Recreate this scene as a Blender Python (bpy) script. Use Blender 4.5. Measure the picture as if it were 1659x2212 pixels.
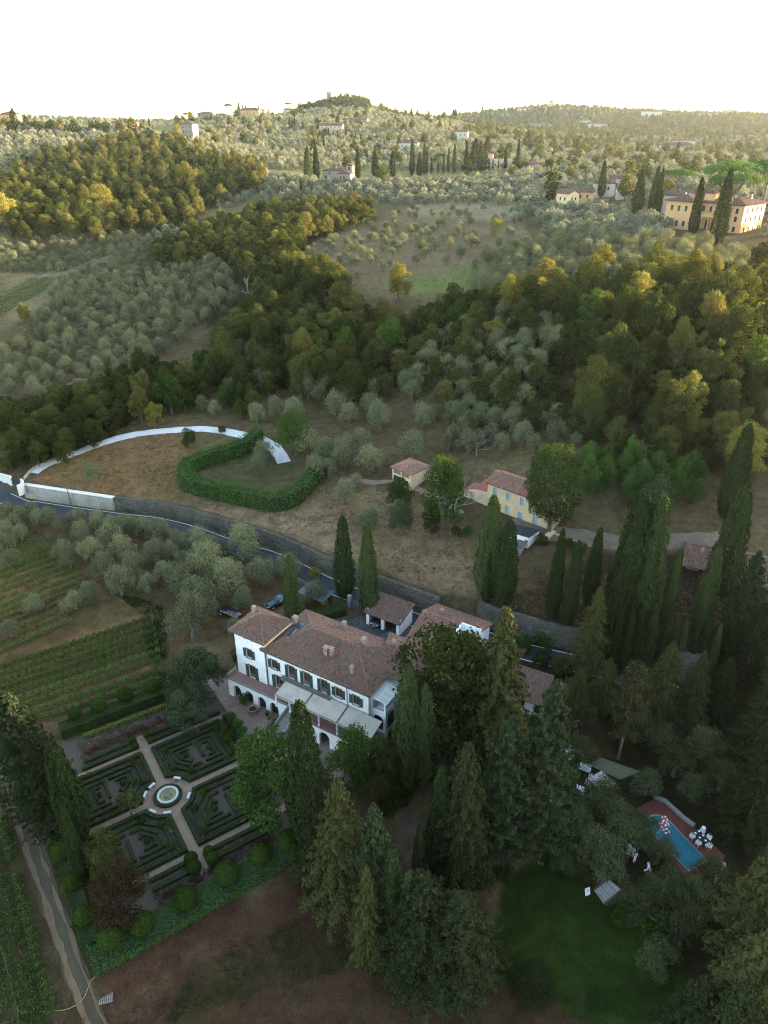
import bpy, bmesh, math, random
import numpy as np
from mathutils import Vector, Matrix

scene = bpy.context.scene
for _o in list(bpy.data.objects):
    bpy.data.objects.remove(_o, do_unlink=True)

# ------------------------------------------------------------------ camera
F_PX, CX, CY, PITCH, ZC = 1551.0, 829.5, 1106.0, math.radians(28.3), 80.0
cam_data = bpy.data.cameras.new("camera")
cam_data.sensor_fit = 'HORIZONTAL'
cam_data.sensor_width = 36.0
cam_data.lens = 36.0 * F_PX / 1659.0
cam_data.clip_start = 1.0
cam_data.clip_end = 20000.0
cam = bpy.data.objects.new("camera", cam_data)
scene.collection.objects.link(cam)
cam.location = (0, 0, ZC)
cam.rotation_euler = (math.radians(90) - PITCH, 0, 0)
scene.camera = cam

# ------------------------------------------------------------------ sky, sun, exposure
SUN_AZ, SUN_EL = math.radians(74), math.radians(7.5)     # azimuth clockwise from +Y
world = bpy.data.worlds.new("World")
scene.world = world
world.use_nodes = True
_nt = world.node_tree
_bg = _nt.nodes["Background"]
_sky = _nt.nodes.new("ShaderNodeTexSky")
_sky.sky_type = 'NISHITA'
_sky.sun_disc = False
_sky.sun_elevation = SUN_EL
_sky.sun_rotation = SUN_AZ
_sky.altitude = 200
_sky.air_density = 1.0
_sky.dust_density = 1.0
_sky.ozone_density = 1.0
_nt.links.new(_sky.outputs[0], _bg.inputs[0])
_bg.inputs[1].default_value = 0.15
sun_vec = Vector((math.sin(SUN_AZ) * math.cos(SUN_EL), math.cos(SUN_AZ) * math.cos(SUN_EL), math.sin(SUN_EL)))
sun_data = bpy.data.lights.new("sun", 'SUN')
sun_data.energy = 4.4
sun_data.angle = math.radians(0.6)
sun_data.color = (1.0, 0.82, 0.62)
sun = bpy.data.objects.new("sun", sun_data)
scene.collection.objects.link(sun)
sun.location = (200, 100, 150)
sun.rotation_euler = sun_vec.to_track_quat('Z', 'Y').to_euler()
scene.view_settings.view_transform = 'Standard'
scene.view_settings.look = 'None'
scene.view_settings.exposure = 3.5
scene.view_settings.gamma = 1.0
scene.cycles.use_denoising = True
scene.cycles.denoising_prefilter = 'NONE'
scene.cycles.filter_width = 1.15
scene.cycles.max_bounces = 5
scene.cycles.diffuse_bounces = 3
scene.cycles.glossy_bounces = 2
scene.cycles.transmission_bounces = 3
scene.cycles.transparent_max_bounces = 4
scene.cycles.volume_bounces = 0
scene.cycles.caustics_reflective = False
scene.cycles.caustics_refractive = False

# ------------------------------------------------------------------ layout maths
# pixel (in a 1659 x 2212 copy of the photograph) -> point in the place
_fw = np.array([0, math.cos(PITCH), -math.sin(PITCH)])
_up = np.array([0, math.sin(PITCH), math.cos(PITCH)])
_rt = np.array([1.0, 0, 0])
_eye = np.array([0, 0, ZC])
def ray(px, py):
    return _fw + _rt * (px - CX) / F_PX + _up * (CY - py) / F_PX
def at(px, py, z):
    d = ray(px, py)
    return _eye + d * ((z - ZC) / d[2])
def atd(px, py, dist):
    d = ray(px, py)
    return _eye + d * (dist / math.hypot(d[0], d[1]))
def proj(p):
    v = np.asarray(p, float) - _eye
    w = v @ _fw
    return CX + F_PX * (v @ _rt) / w, CY - F_PX * (v @ _up) / w
def z_at(x, y, py):
    lo, hi = -30.0, min(400.0, ZC + y / math.tan(PITCH) - 6)
    for _ in range(50):
        m = (lo + hi) / 2
        if proj((x, y, m))[1] > py: lo = m
        else: hi = m
    return m

# ------------------------------------------------------------------ terrain
def seg_dist(P, line):
    """signed distance (left of travel positive) and arc position of points to a polyline"""
    best = np.full(len(P), 1e9); sg = np.zeros(len(P)); tt = np.zeros(len(P)); acc = 0.0
    for k in range(len(line) - 1):
        a, b = np.array(line[k][:2]), np.array(line[k + 1][:2])
        d = b - a; L = np.hypot(*d)
        if L < 1e-6: continue
        t = np.clip(((P - a) @ d) / L ** 2, 0, 1)
        q = a + t[:, None] * d
        dist = np.hypot(*(P - q).T)
        cr = d[0] * (P[:, 1] - a[1]) - d[1] * (P[:, 0] - a[0])
        m = dist < best
        best[m] = dist[m]; sg[m] = np.sign(cr[m]); tt[m] = acc + t[m] * L
        acc += L
    return best * sg, tt, acc
def inside(P, poly):
    x, y = P[:, 0], P[:, 1]; r = np.zeros(len(P), bool); n = len(poly)
    for i in range(n):
        x1, y1 = poly[i][0], poly[i][1]; x2, y2 = poly[(i + 1) % n][0], poly[(i + 1) % n][1]
        c = ((y1 > y) != (y2 > y))
        if not c.any(): continue
        xi = (x2 - x1) * (y - y1) / (y2 - y1 + 1e-12) + x1
        r ^= c & (x < xi)
    return r
def poly_sd(P, poly):
    d, _, _ = seg_dist(P, list(poly) + [poly[0]])
    d = np.abs(d)
    return np.where(inside(P, poly), -d, d)
def smooth(x, a, b):
    t = np.clip((x - a) / (b - a), 0, 1)
    return t * t * (3 - 2 * t)

# villa frame (u along the front, v to the rear) and garden frame (a, b)
TERR = 4.5
V_O = at(515.8, 1450.5, TERR)[:2]
_va = math.radians(-31.3)
V_U = np.array([math.cos(_va), math.sin(_va)]); V_V = np.array([-V_U[1], V_U[0]])
def vw(u, v): return V_O + V_U * u + V_V * v
GZ = 1.0
G_C = at(363.3, 1721.4, GZ)[:2]
_ga = math.radians(33.4)
G_A = np.array([math.cos(_ga), math.sin(_ga)]); G_B = np.array([-G_A[1], G_A[0]])
def gw(a, b): return G_C + G_A * a + G_B * b

# the wall that holds the field above the road (travel left to right: the field is on the left hand)
WALL_TOPS = [(-30, 1030, 10.2), (50, 1048, 10.0), (150, 1063, 9.6), (245, 1077, 9.4), (350, 1089, 9.2), (450, 1113, 9.0), (500, 1129, 8.8),
             (600, 1159, 8.6), (725, 1214, 8.3), (829, 1252, 8.2), (950, 1297, 8.0)]
WALL_1 = [tuple(at(*w)) for w in WALL_TOPS]
WALL2_TOPS = [(1032, 1302, 9.0), (1109, 1329, 8.8), (1229, 1360, 8.8), (1309, 1377, 8.8), (1420, 1402, 8.8), (1520, 1420, 8.8)]
WALL_2 = [tuple(at(*w)) for w in WALL2_TOPS]
WALL_ALL = WALL_1 + WALL_2
def wall_step(P):
    s, t, L = seg_dist(P, WALL_ALL)
    h = np.interp(t / L, [0, .2, .42, .6, 1], [2.4, 2.8, 3.6, 4.0, 4.0])
    up_ = np.clip(1 - s / 26, 0, 1); dn = np.clip(1 + s / 26, 0, 1)
    k = smooth(s, 0.35, 0.95)
    endf = smooth(t, -1, 6) * 1.0
    return h * (k * up_ - (1 - k) * dn) * .5

CTRL = []
def cz(px, py, z): CTRL.append(tuple(at(px, py, z)))
def cd(px, py, d): CTRL.append(tuple(atd(px, py, d)))
for p in [(365,1720,1),(180,1590,1),(560,1690,1),(330,1960,.8),(60,2000,.2),(250,2150,-.3),(600,2000,.4),(700,2212,-.5),(1230,1950,0),(1300,2150,-.6),
          (1450,1800,2.2),(1600,2100,1.2),(1640,1600,4.5),(1250,1650,2.6),(1400,1550,3.6),(560,1560,1),(40,1850,.6),(100,1450,2.2),(100,1300,3.6),(330,1400,2.6),
          (450,1250,4),(300,1200,4.8),(60,1130,6),(200,1110,6.3),(750,1340,4.4),(705,1300,4.5),(600,1228,5),(420,1150,5.8),(200,1100,6.6),(30,1075,7),
          (850,1330,4.3),(1000,1400,4),(1150,1560,3),(1200,1420,4.6),(1350,1450,4.6),(1600,1480,4.8),
          (900,1230,9),(1180,1320,9),(500,1090,9.3),(800,1130,10.5),(1080,1130,11.5),(1300,1170,12.5),(1580,1210,13),(1420,1260,11),(560,1030,10.4),(220,1000,10),(100,990,10.2),(200,940,10.8),
          (330,900,12),(600,960,12.5),(700,1050,10.8),(800,900,16),(1000,930,17),(950,1010,14),(1250,1060,16),(1400,1010,18),(1560,1020,18),
          (100,830,10),(100,700,12),(250,650,15),(300,780,12),(450,780,13),(100,560,14),(40,630,12),(300,530,19),
          (550,700,16),(800,740,18),(1100,830,25),(1500,860,27),(1640,750,34),(1200,680,32),(900,650,25),(760,600,28),(900,520,32),(700,520,29),(1050,470,35),
          (1300,560,37),(1545,505,41),(1640,560,40),(1240,450,40),(450,500,21),(550,460,27)]: cz(*p)
for p in [(100,490,500),(0,480,520),(300,290,850),(100,300,800),(30,278,900),(500,400,620),(620,400,570),(727,388,600),(900,385,640),(1095,362,700),(1180,368,640),(1350,385,590),(1600,400,480),
          (400,290,950),(500,300,950),(600,330,850),(700,300,1000),(900,320,900),(960,300,1000),(450,259,1200),(545,257,1250),(620,252,1350),(680,234,1500),(720,220,1500),(760,215,1500),(800,231,1500),(850,251,1500),
          (950,263,1500),(1000,271,1600),(1100,330,900),(1250,345,850),(1400,355,800),(1250,318,1250),(1400,318,1450),(1600,330,1250),
          (1040,254,2400),(1110,243,2400),(1200,230,2500),(1290,241,2400),(1400,257,2300),(1520,254,2250),(1640,258,2200),(1300,288,1900),(1550,292,1800),(150,254,3200),(250,268,3000),(60,256,3400)]: cd(*p)
# the far sides of the crests, and the land outside the frame
for px, d, z in [(30,1250,45),(150,1700,30),(300,1400,35),(450,1900,50),(620,2200,60),(760,2300,70),(950,2200,40),(1200,3600,60),(1500,3300,70),(100,5200,90),(600,6000,90),(1000,6000,90),(1500,6500,90),(-400,6000,90),(2200,6000,90)]:
    q = atd(px, 280, d); CTRL.append((q[0], q[1], z))
CTRL += [(0,-120,-6),(-120,-60,-5),(-140,60,2),(-260,200,8),(-300,420,25),(-500,700,80),(120,-40,14),(95,60,10),
         (150,60,31),(150,140,34),(165,20,33),(215,90,55),(215,160,55),(220,0,53),(280,120,59),(290,200,50),(330,40,58),(420,150,56),(300,280,44),(360,320,44),(420,420,44),(-700,2500,60),(1500,1200,90),(2200,2500,120),(-2500,1500,100)]
CTRL = np.array(CTRL)
_cz = CTRL[:, 2] - wall_step(CTRL[:, :2])
def _ker(A, B):
    return np.sqrt(((A[:, None, :] - B[None, :, :]) ** 2).sum(-1) + 9.0)
_n = len(CTRL)
_K = np.zeros((_n + 3, _n + 3)); _K[:_n, :_n] = -_ker(CTRL[:, :2], CTRL[:, :2]) - np.eye(_n) * 0.8
_K[:_n, _n] = 1; _K[:_n, _n + 1:] = CTRL[:, :2] / 1000
_K[_n:, :_n] = _K[:_n, _n:].T
_W = np.linalg.solve(_K, np.concatenate([_cz, [0, 0, 0]]))
def _rbf(P):
    out = np.empty(len(P))
    for i in range(0, len(P), 20000):
        Q = P[i:i + 20000]
        out[i:i + 20000] = -_ker(Q, CTRL[:, :2]) @ _W[:_n] + _W[_n] + Q @ _W[_n + 1:] / 1000
    return out
_vg = [gw(-14.6, 23), gw(13, 23), gw(14, 10), vw(27, -9), gw(13, -19), gw(-14.8, -19)]
FLATS = [  # polygon, level, blend width
    ([gw(-14.6, 24), gw(12.2, 24), gw(12.6, -19), gw(-14.8, -19)], GZ, 3.0),
    ([vw(-3, 2), vw(-6, -1), vw(-7, -5), vw(-2, -13), vw(8, -14), vw(27, -9), vw(27, 2)], GZ, 1.2),
    ([vw(0.4, 1.6), vw(26.8, 1.6), vw(27, 11), vw(0.4, 11)], 4.3, .9),
    ([at(1375,1715,2.4), at(1225,1745,2.4), at(1254,1826,2.4), at(1275,1850,2.4), at(1326,1890,2.4), at(1355,1915,2.4), at(1376,1940,2.4), at(1446,2000,2.4), at(1560,1990,2.4), at(1610,1800,2.4), at(1480,1690,2.4)], 2.4, .7),
    ([vw(5, 11.5), vw(10, 19), vw(11, 27), vw(22, 27), vw(27, 20), vw(26, 11.5)], 4.5, 1.5),
]
def height(P):
    P = np.atleast_2d(np.asarray(P, float))[:, :2]
    z = _rbf(P) + wall_step(P)
    for poly, lv, w in FLATS:
        c = np.mean([q[:2] for q in poly], axis=0)
        near = np.hypot(*(P - c).T) < 60
        if near.any():
            d = poly_sd(P[near], poly)
            k = 1 - smooth(d, 0, w)
            z[near] = z[near] * (1 - k) + lv * k
    return z
def _axis(lo, hi, step, out_lo, out_hi, g, gmax):
    mid = list(np.arange(lo, hi + 1e-6, step)); a = []; s = step; x = hi
    while x < out_hi:
        s = min(s * g, gmax); x += s; mid.append(x)
    s = step; x = lo
    while x > out_lo:
        s = min(s * g, gmax); x -= s; a.append(x)
    return np.array(a[::-1] + mid)
GX = _axis(-70, 72, .8, -4200, 4200, 1.06, 160)
GY = _axis(28, 150, .8, -900, 9000, 1.045, 160)
_gx, _gy = np.meshgrid(GX, GY)
GRID_P = np.stack([_gx.ravel(), _gy.ravel()], 1)
GZS = height(GRID_P).reshape(len(GY), len(GX))
# gentle natural unevenness away from the levelled places
_rng = np.random.default_rng(5)
def _wave(P, n, lmin, lmax, amp, seed):
    r = np.random.default_rng(seed); o = np.zeros(len(P))
    for _ in range(n):
        L = r.uniform(lmin, lmax); a = r.uniform(0, 6.28); ph = r.uniform(0, 6.28)
        o += np.sin((P[:, 0] * math.cos(a) + P[:, 1] * math.sin(a)) * 6.283 / L + ph)
    return o * amp / math.sqrt(n)
_far = smooth(np.hypot(*GRID_P.T), 300, 900)
GZS += (_wave(GRID_P, 9, 90, 260, 2.2, 1) * _far + _wave(GRID_P, 9, 250, 700, 5.0, 2) * smooth(np.hypot(*GRID_P.T), 1500, 2600)).reshape(GZS.shape)
def ground_z(P):
    P = np.atleast_2d(np.asarray(P, float))
    i = np.clip(np.searchsorted(GX, P[:, 0]) - 1, 0, len(GX) - 2); j = np.clip(np.searchsorted(GY, P[:, 1]) - 1, 0, len(GY) - 2)
    fx = np.clip((P[:, 0] - GX[i]) / (GX[i + 1] - GX[i]), 0, 1); fy = np.clip((P[:, 1] - GY[j]) / (GY[j + 1] - GY[j]), 0, 1)
    return (GZS[j, i] * (1 - fx) * (1 - fy) + GZS[j, i + 1] * fx * (1 - fy) + GZS[j + 1, i] * (1 - fx) * fy + GZS[j + 1, i + 1] * fx * fy)
def gz(x, y): return float(ground_z([(x, y)])[0])
_TS = np.concatenate([np.arange(45, 300, .5), 300 * 1.004 ** np.arange(0, 700)])
def W(px, py, h=0.0):
    """where the sight line of a pixel meets the ground (raised by h)"""
    d = ray(px, py); d = d / math.hypot(d[0], d[1])
    Q = _eye + _TS[:, None] * d
    m = Q[:, 2] - (ground_z(Q) + h)
    k = np.nonzero(m < 0)[0]
    if len(k) == 0: k = len(_TS) - 1
    else: k = max(k[0], 1)
    if m[k] < 0 and m[k - 1] > 0:
        f = m[k - 1] / (m[k - 1] - m[k])
        q = Q[k - 1] + f * (Q[k] - Q[k - 1])
    else: q = Q[k]
    return np.array([q[0], q[1], gz(q[0], q[1])])
def Ws(pts, h=0.0): return [W(p[0], p[1], h) for p in pts]
# ------------------------------------------------------------------ helpers
COL = scene.collection
def tag(o, label=None, cat=None, group=None, kind=None):
    if label: o["label"] = label
    if cat: o["category"] = cat
    if group: o["group"] = group
    if kind: o["kind"] = kind
    return o
def link(o, parent=None):
    COL.objects.link(o)
    if parent is not None: o.parent = parent
    return o
def empty(name, loc=(0, 0, 0), rz=0.0):
    o = bpy.data.objects.new(name, None); o.location = loc; o.rotation_euler = (0, 0, rz); o.empty_display_size = .2
    return link(o)
def mesh_np(name, V, Fq, mats, mi=None, smooth_=False):
    """fast mesh from arrays: Fq is (n,k) with k 3 or 4, or a list of such arrays"""
    me = bpy.data.meshes.new(name)
    Fl = Fq if isinstance(Fq, list) else [Fq]
    V = np.asarray(V, np.float32)
    nl = sum(f.size for f in Fl); nf = sum(len(f) for f in Fl)
    me.vertices.add(len(V)); me.vertices.foreach_set("co", V.ravel())
    me.loops.add(nl); me.loops.foreach_set("vertex_index", np.concatenate([f.ravel() for f in Fl]).astype(np.int32))
    tot = np.concatenate([np.full(len(f), f.shape[1]) for f in Fl]).astype(np.int32)
    st = np.concatenate([[0], np.cumsum(tot)[:-1]]).astype(np.int32)
    me.polygons.add(nf); me.polygons.foreach_set("loop_start", st); me.polygons.foreach_set("loop_total", tot)
    for m in (mats if isinstance(mats, (list, tuple)) else [mats]): me.materials.append(m)
    if mi is not None: me.polygons.foreach_set("material_index", np.asarray(mi, np.int32))
    if smooth_: me.polygons.foreach_set("use_smooth", np.ones(nf, bool))
    me.update(calc_edges=True)
    return me
class MB:
    """collects faces; build() links them as one mesh object"""
    def __init__(s): s.v = []; s.f = []; s.m = []
    def poly(s, pts, m=0):
        n = len(s.v); s.v += [tuple(map(float, p)) for p in pts]; s.f.append(tuple(range(n, n + len(pts)))); s.m.append(m); return s
    def box(s, c, d, rz=0.0, m=0):
        cx, cy, cz_ = c; x, y, z = d[0] / 2, d[1] / 2, d[2] / 2; ca, sa = math.cos(rz), math.sin(rz); n = len(s.v)
        for k in range(8):
            a, b, e = (x if k & 1 else -x), (y if k & 2 else -y), (z if k & 4 else -z)
            s.v.append((cx + a * ca - b * sa, cy + a * sa + b * ca, cz_ + e))
        for f in ((0, 2, 3, 1), (4, 5, 7, 6), (0, 1, 5, 4), (2, 6, 7, 3), (0, 4, 6, 2), (1, 3, 7, 5)):
            s.f.append(tuple(n + i for i in f)); s.m.append(m)
        return s
    def hexa(s, p8, m=0):
        n = len(s.v); s.v += [tuple(map(float, p)) for p in p8]
        for f in ((0, 3, 2, 1), (4, 5, 6, 7), (0, 1, 5, 4), (1, 2, 6, 5), (2, 3, 7, 6), (3, 0, 4, 7)):
            s.f.append(tuple(n + i for i in f)); s.m.append(m)
        return s
    def prism(s, poly, z0, z1, m=0, mt=None):
        n = len(poly); b = len(s.v)
        s.v += [(float(p[0]), float(p[1]), float(z0)) for p in poly] + [(float(p[0]), float(p[1]), float(z1)) for p in poly]
        s.f.append(tuple(range(b + n - 1, b - 1, -1))); s.m.append(m)
        s.f.append(tuple(range(b + n, b + 2 * n))); s.m.append(m if mt is None else mt)
        for i in range(n):
            j = (i + 1) % n; s.f.append((b + i, b + j, b + n + j, b + n + i)); s.m.append(m)
        return s
    def tube(s, pts, rad, seg=6, m=0, caps=True):
        pts = [np.array(p, float) for p in pts]; rad = rad if isinstance(rad, (list, tuple)) else [rad] * len(pts)
        rings = []
        for i, p in enumerate(pts):
            d = pts[min(i + 1, len(pts) - 1)] - pts[max(i - 1, 0)]; d = d / (np.linalg.norm(d) + 1e-9)
            h = np.array([1.0, 0, 0]) if abs(d[0]) < .8 else np.array([0, 1.0, 0])
            a = np.cross(d, h); a /= np.linalg.norm(a); b = np.cross(d, a)
            n = len(s.v)
            s.v += [tuple(p + rad[i] * (math.cos(6.2832 * k / seg) * a + math.sin(6.2832 * k / seg) * b)) for k in range(seg)]
            rings.append(n)
        for i in range(len(rings) - 1):
            for k in range(seg):
                l = (k + 1) % seg; s.f.append((rings[i] + k, rings[i + 1] + k, rings[i + 1] + l, rings[i] + l)); s.m.append(m)
        if caps:
            s.f.append(tuple(rings[0] + k for k in range(seg))); s.m.append(m)
            s.f.append(tuple(rings[-1] + k for k in range(seg - 1, -1, -1))); s.m.append(m)
        return s
    def lathe(s, prof, c=(0, 0, 0), seg=16, m=0):
        n0 = len(s.v)
        for r, z in prof:
            s.v += [(c[0] + r * math.cos(6.2832 * k / seg), c[1] + r * math.sin(6.2832 * k / seg), c[2] + z) for k in range(seg)]
        for i in range(len(prof) - 1):
            for k in range(seg):
                l = (k + 1) % seg; s.f.append((n0 + i * seg + k, n0 + i * seg + l, n0 + (i + 1) * seg + l, n0 + (i + 1) * seg + k)); s.m.append(m)
        return s
    def build(s, name, mats, parent=None, sm=False):
        me = bpy.data.meshes.new(name); me.from_pydata(s.v, [], s.f)
        for m_ in (mats if isinstance(mats, (list, tuple)) else [mats]): me.materials.append(m_)
        me.polygons.foreach_set("material_index", s.m)
        if sm: me.polygons.foreach_set("use_smooth", [True] * len(s.f))
        me.update()
        return link(bpy.data.objects.new(name, me), parent)

# ------------------------------------------------------------------ materials
def newmat(name):
    m = bpy.data.materials.new(name); m.use_nodes = True; nt = m.node_tree; nt.nodes.clear()
    return m, nt, nt.nodes.new("ShaderNodeOutputMaterial")
def nd(nt, t, **kw):
    n = nt.nodes.new(t)
    for k, v in kw.items():
        if k.startswith("i_"):
            key = k[2:]; n.inputs[int(key) if key.isdigit() else key.replace("_", " ")].default_value = v
        else: setattr(n, k, v)
    return n
def rgba(c): return (c[0], c[1], c[2], 1.0)
def mixc(nt, fac, a, b, mode='MIX'):
    n = nd(nt, "ShaderNodeMix", data_type='RGBA', blend_type=mode)
    for sock, v in ((n.inputs[0], fac), (n.inputs[6], a), (n.inputs[7], b)):
        if hasattr(v, "is_linked") or hasattr(v, "node"): nt.links.new(v, sock)
        elif isinstance(v, (int, float)): sock.default_value = v
        else: sock.default_value = rgba(v)
    return n.outputs[2]
def noise(nt, scale, detail=4, rough=.6, vec=None):
    n = nd(nt, "ShaderNodeTexNoise"); n.inputs["Scale"].default_value = scale; n.inputs["Detail"].default_value = detail; n.inputs["Roughness"].default_value = rough
    if vec is None:
        g = nd(nt, "ShaderNodeNewGeometry"); vec = g.outputs["Position"]
    nt.links.new(vec, n.inputs["Vector"]); return n.outputs["Fac"]
def ramp(nt, fac, a, b):
    n = nd(nt, "ShaderNodeMapRange"); n.inputs[1].default_value = a; n.inputs[2].default_value = b; n.clamp = True
    nt.links.new(fac, n.inputs[0]); return n.outputs[0]
def leafmat(name, c1, c2, trans=.35, c3=None, tcol=None):
    m, nt, out = newmat(name)
    g = nd(nt, "ShaderNodeNewGeometry"); oi = nd(nt, "ShaderNodeObjectInfo")
    col = mixc(nt, g.outputs["Random Per Island"], c1, c2)
    if c3 is not None: col = mixc(nt, ramp(nt, oi.outputs["Random"], .35, 1.0), col, c3)
    hsv = nd(nt, "ShaderNodeHueSaturation"); nt.links.new(col, hsv.inputs["Color"])
    mr = nd(nt, "ShaderNodeMapRange"); mr.inputs[3].default_value = .72; mr.inputs[4].default_value = 1.28; nt.links.new(oi.outputs["Random"], mr.inputs[0]); nt.links.new(mr.outputs[0], hsv.inputs["Value"])
    d = nd(nt, "ShaderNodeBsdfDiffuse"); t = nd(nt, "ShaderNodeBsdfTranslucent"); mx = nd(nt, "ShaderNodeMixShader"); mx.inputs[0].default_value = trans
    nt.links.new(hsv.outputs[0], d.inputs[0])
    tc = mixc(nt, 1.0, hsv.outputs[0], tcol or (1.5, 1.35, .6), 'MULTIPLY')
    nt.links.new(tc, t.inputs[0])
    nt.links.new(d.outputs[0], mx.inputs[1]); nt.links.new(t.outputs[0], mx.inputs[2]); nt.links.new(mx.outputs[0], out.inputs[0])
    return m
def surf(name, c1, c2, scale=1.0, rough=.85, bump=0.0, bscale=None, c3=None, s3=.15, island=0.0, metal=0.0, spec=.3, det=5):
    """plain weathered surface: two tones mixed by noise, an optional third in large stains"""
    m, nt, out = newmat(name)
    p = nd(nt, "ShaderNodeBsdfPrincipled"); p.inputs["Roughness"].default_value = rough; p.inputs["Metallic"].default_value = metal
    p.inputs["Specular IOR Level"].default_value = spec
    n1 = noise(nt, scale, det, .65)
    col = mixc(nt, ramp(nt, n1, .32, .68), c1, c2)
    if c3 is not None: col = mixc(nt, ramp(nt, noise(nt, s3, 4, .7), .48, .72), col, c3)
    if island:
        g = nd(nt, "ShaderNodeNewGeometry"); mr = nd(nt, "ShaderNodeMapRange"); mr.inputs[3].default_value = 1 - island; mr.inputs[4].default_value = 1 + island
        nt.links.new(g.outputs["Random Per Island"], mr.inputs[0])
        hs = nd(nt, "ShaderNodeHueSaturation"); nt.links.new(col, hs.inputs["Color"]); nt.links.new(mr.outputs[0], hs.inputs["Value"]); col = hs.outputs[0]
    nt.links.new(col, p.inputs["Base Color"])
    if bump:
        b = nd(nt, "ShaderNodeBump"); b.inputs["Strength"].default_value = bump; b.inputs["Distance"].default_value = .05
        nt.links.new(noise(nt, bscale or scale * 4, 5, .7), b.inputs["Height"]); nt.links.new(b.outputs[0], p.inputs["Normal"])
    nt.links.new(p.outputs[0], out.inputs[0])
    return m
def tilemat(name, cols):
    """old clay tiles: every tile its own tone"""
    m, nt, out = newmat(name)
    g = nd(nt, "ShaderNodeNewGeometry"); cr = nd(nt, "ShaderNodeValToRGB"); r = cr.color_ramp; r.interpolation = 'LINEAR'
    for i, (pos, c) in enumerate(cols):
        e = r.elements[i] if i < 2 else r.elements.new(pos)
        e.position = pos; e.color = rgba(c)
    nt.links.new(g.outputs["Random Per Island"], cr.inputs[0])
    col = mixc(nt, ramp(nt, noise(nt, .8, 5, .75), .45, .75), cr.outputs[0], (.10, .095, .085))
    col = mixc(nt, ramp(nt, noise(nt, 6, 3, .7), .5, .8), col, (.20, .17, .13))
    p = nd(nt, "ShaderNodeBsdfPrincipled"); p.inputs["Roughness"].default_value = .9; p.inputs["Specular IOR Level"].default_value = .2
    nt.links.new(col, p.inputs["Base Color"]); nt.links.new(p.outputs[0], out.inputs[0])
    return m
M = {}
M["olive"] = leafmat("olive_leaf", (0.09623, 0.09895, 0.05267), (0.1675, 0.1628, 0.0928), .25, (0.1426, 0.1373, 0.07022), (1.25, 1.2, .7))
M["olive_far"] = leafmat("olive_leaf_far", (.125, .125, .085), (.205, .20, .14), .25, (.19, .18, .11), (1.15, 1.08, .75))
M["oak"] = leafmat("oak_leaf", (0.02431, 0.03471, 0.01055), (0.05164, 0.06159, 0.01876), .35, (0.05164, 0.05488, 0.01759))
M["wood"] = leafmat("wood_leaf", (0.04189, 0.04973, 0.01578), (0.08727, 0.08616, 0.02726), .35, (0.09426, 0.08287, 0.02582))
M["lime"] = leafmat("lime_leaf", (0.0187, 0.0306, 0.00935), (0.0425, 0.0561, 0.017), .25, None)
M["holm"] = leafmat("holm_leaf", (0.0315, 0.0432, 0.021), (0.0585, 0.072, 0.035), .15, None)
M["darkolive"] = leafmat("shade_tinted_olive_leaf", (0.036, 0.04439, 0.01904), (0.0702, 0.07853, 0.03451), .2, None)  # olive leaf darkened so the terrace shade sits in its colour
M["green"] = leafmat("bright_leaf", (0.02874, 0.05082, 0.0121), (0.05486, 0.0847, 0.0209), .35, None)
M["gold"] = leafmat("yellow_sunlit_leaf", (0.1137, 0.1078, 0.02508), (0.1847, 0.1582, 0.0418), .4, None)  # yellow foliage; in the right wood it also paints sunlit crowns
M["rust"] = leafmat("rust_leaf", (0.0315, 0.02025, 0.012), (0.054, 0.03375, 0.0168), .3, None)
M["cyp"] = leafmat("cypress_leaf", (0.01806, 0.02889, 0.01014), (0.03732, 0.04936, 0.01622), .12, (0.04213, 0.05116, 0.01723))
M["conifer"] = leafmat("conifer_leaf", (0.01733, 0.02305, 0.009333), (0.03876, 0.044, 0.01804), .15, (0.05016, 0.04819, 0.01555))
M["blueconifer"] = leafmat("blue_conifer_leaf", (0.01935, 0.02659, 0.01255), (0.03709, 0.04536, 0.01938), .15, None)
M["pine"] = leafmat("pine_leaf", (.045, .085, .022), (.085, .135, .035), .2, None)
M["hedge"] = leafmat("hedge_leaf", (0.02387, 0.04036, 0.00625), (0.04774, 0.06836, 0.01161), .25, None)
M["laurel"] = leafmat("laurel_leaf", (0.0248, 0.0527, 0.01116), (0.0527, 0.093, 0.02108), .25, None)
M["bamboo"] = leafmat("bamboo_leaf", (0.038, 0.072, 0.018), (0.076, 0.117, 0.03), .3, None)
M["vine"] = leafmat("vine_leaf", (0.04, 0.068, 0.016), (0.088, 0.12, 0.0336), .3, None)
M["grassblade"] = leafmat("grass_blade", (.030, .048, .012), (.058, .075, .022), .3, None)
M["lawnblade"] = leafmat("lawn_blade", (.012, .030, .006), (.022, .045, .010), .2, None)
M["dryneedle"] = leafmat("dry_needles", (.030, .032, .014), (.06, .05, .022), .2, None)
M["bark"] = surf("bark", (0.06, 0.051, 0.042), (0.114, 0.096, 0.081), 3, .95)
M["palebark"] = surf("pale_bark", (0.125, 0.11, 0.095), (0.2, 0.18, 0.155), 3, .95)
M["core"] = surf("hedge_core", (.012, .018, .006), (.02, .03, .01), 3, 1.0)

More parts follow.
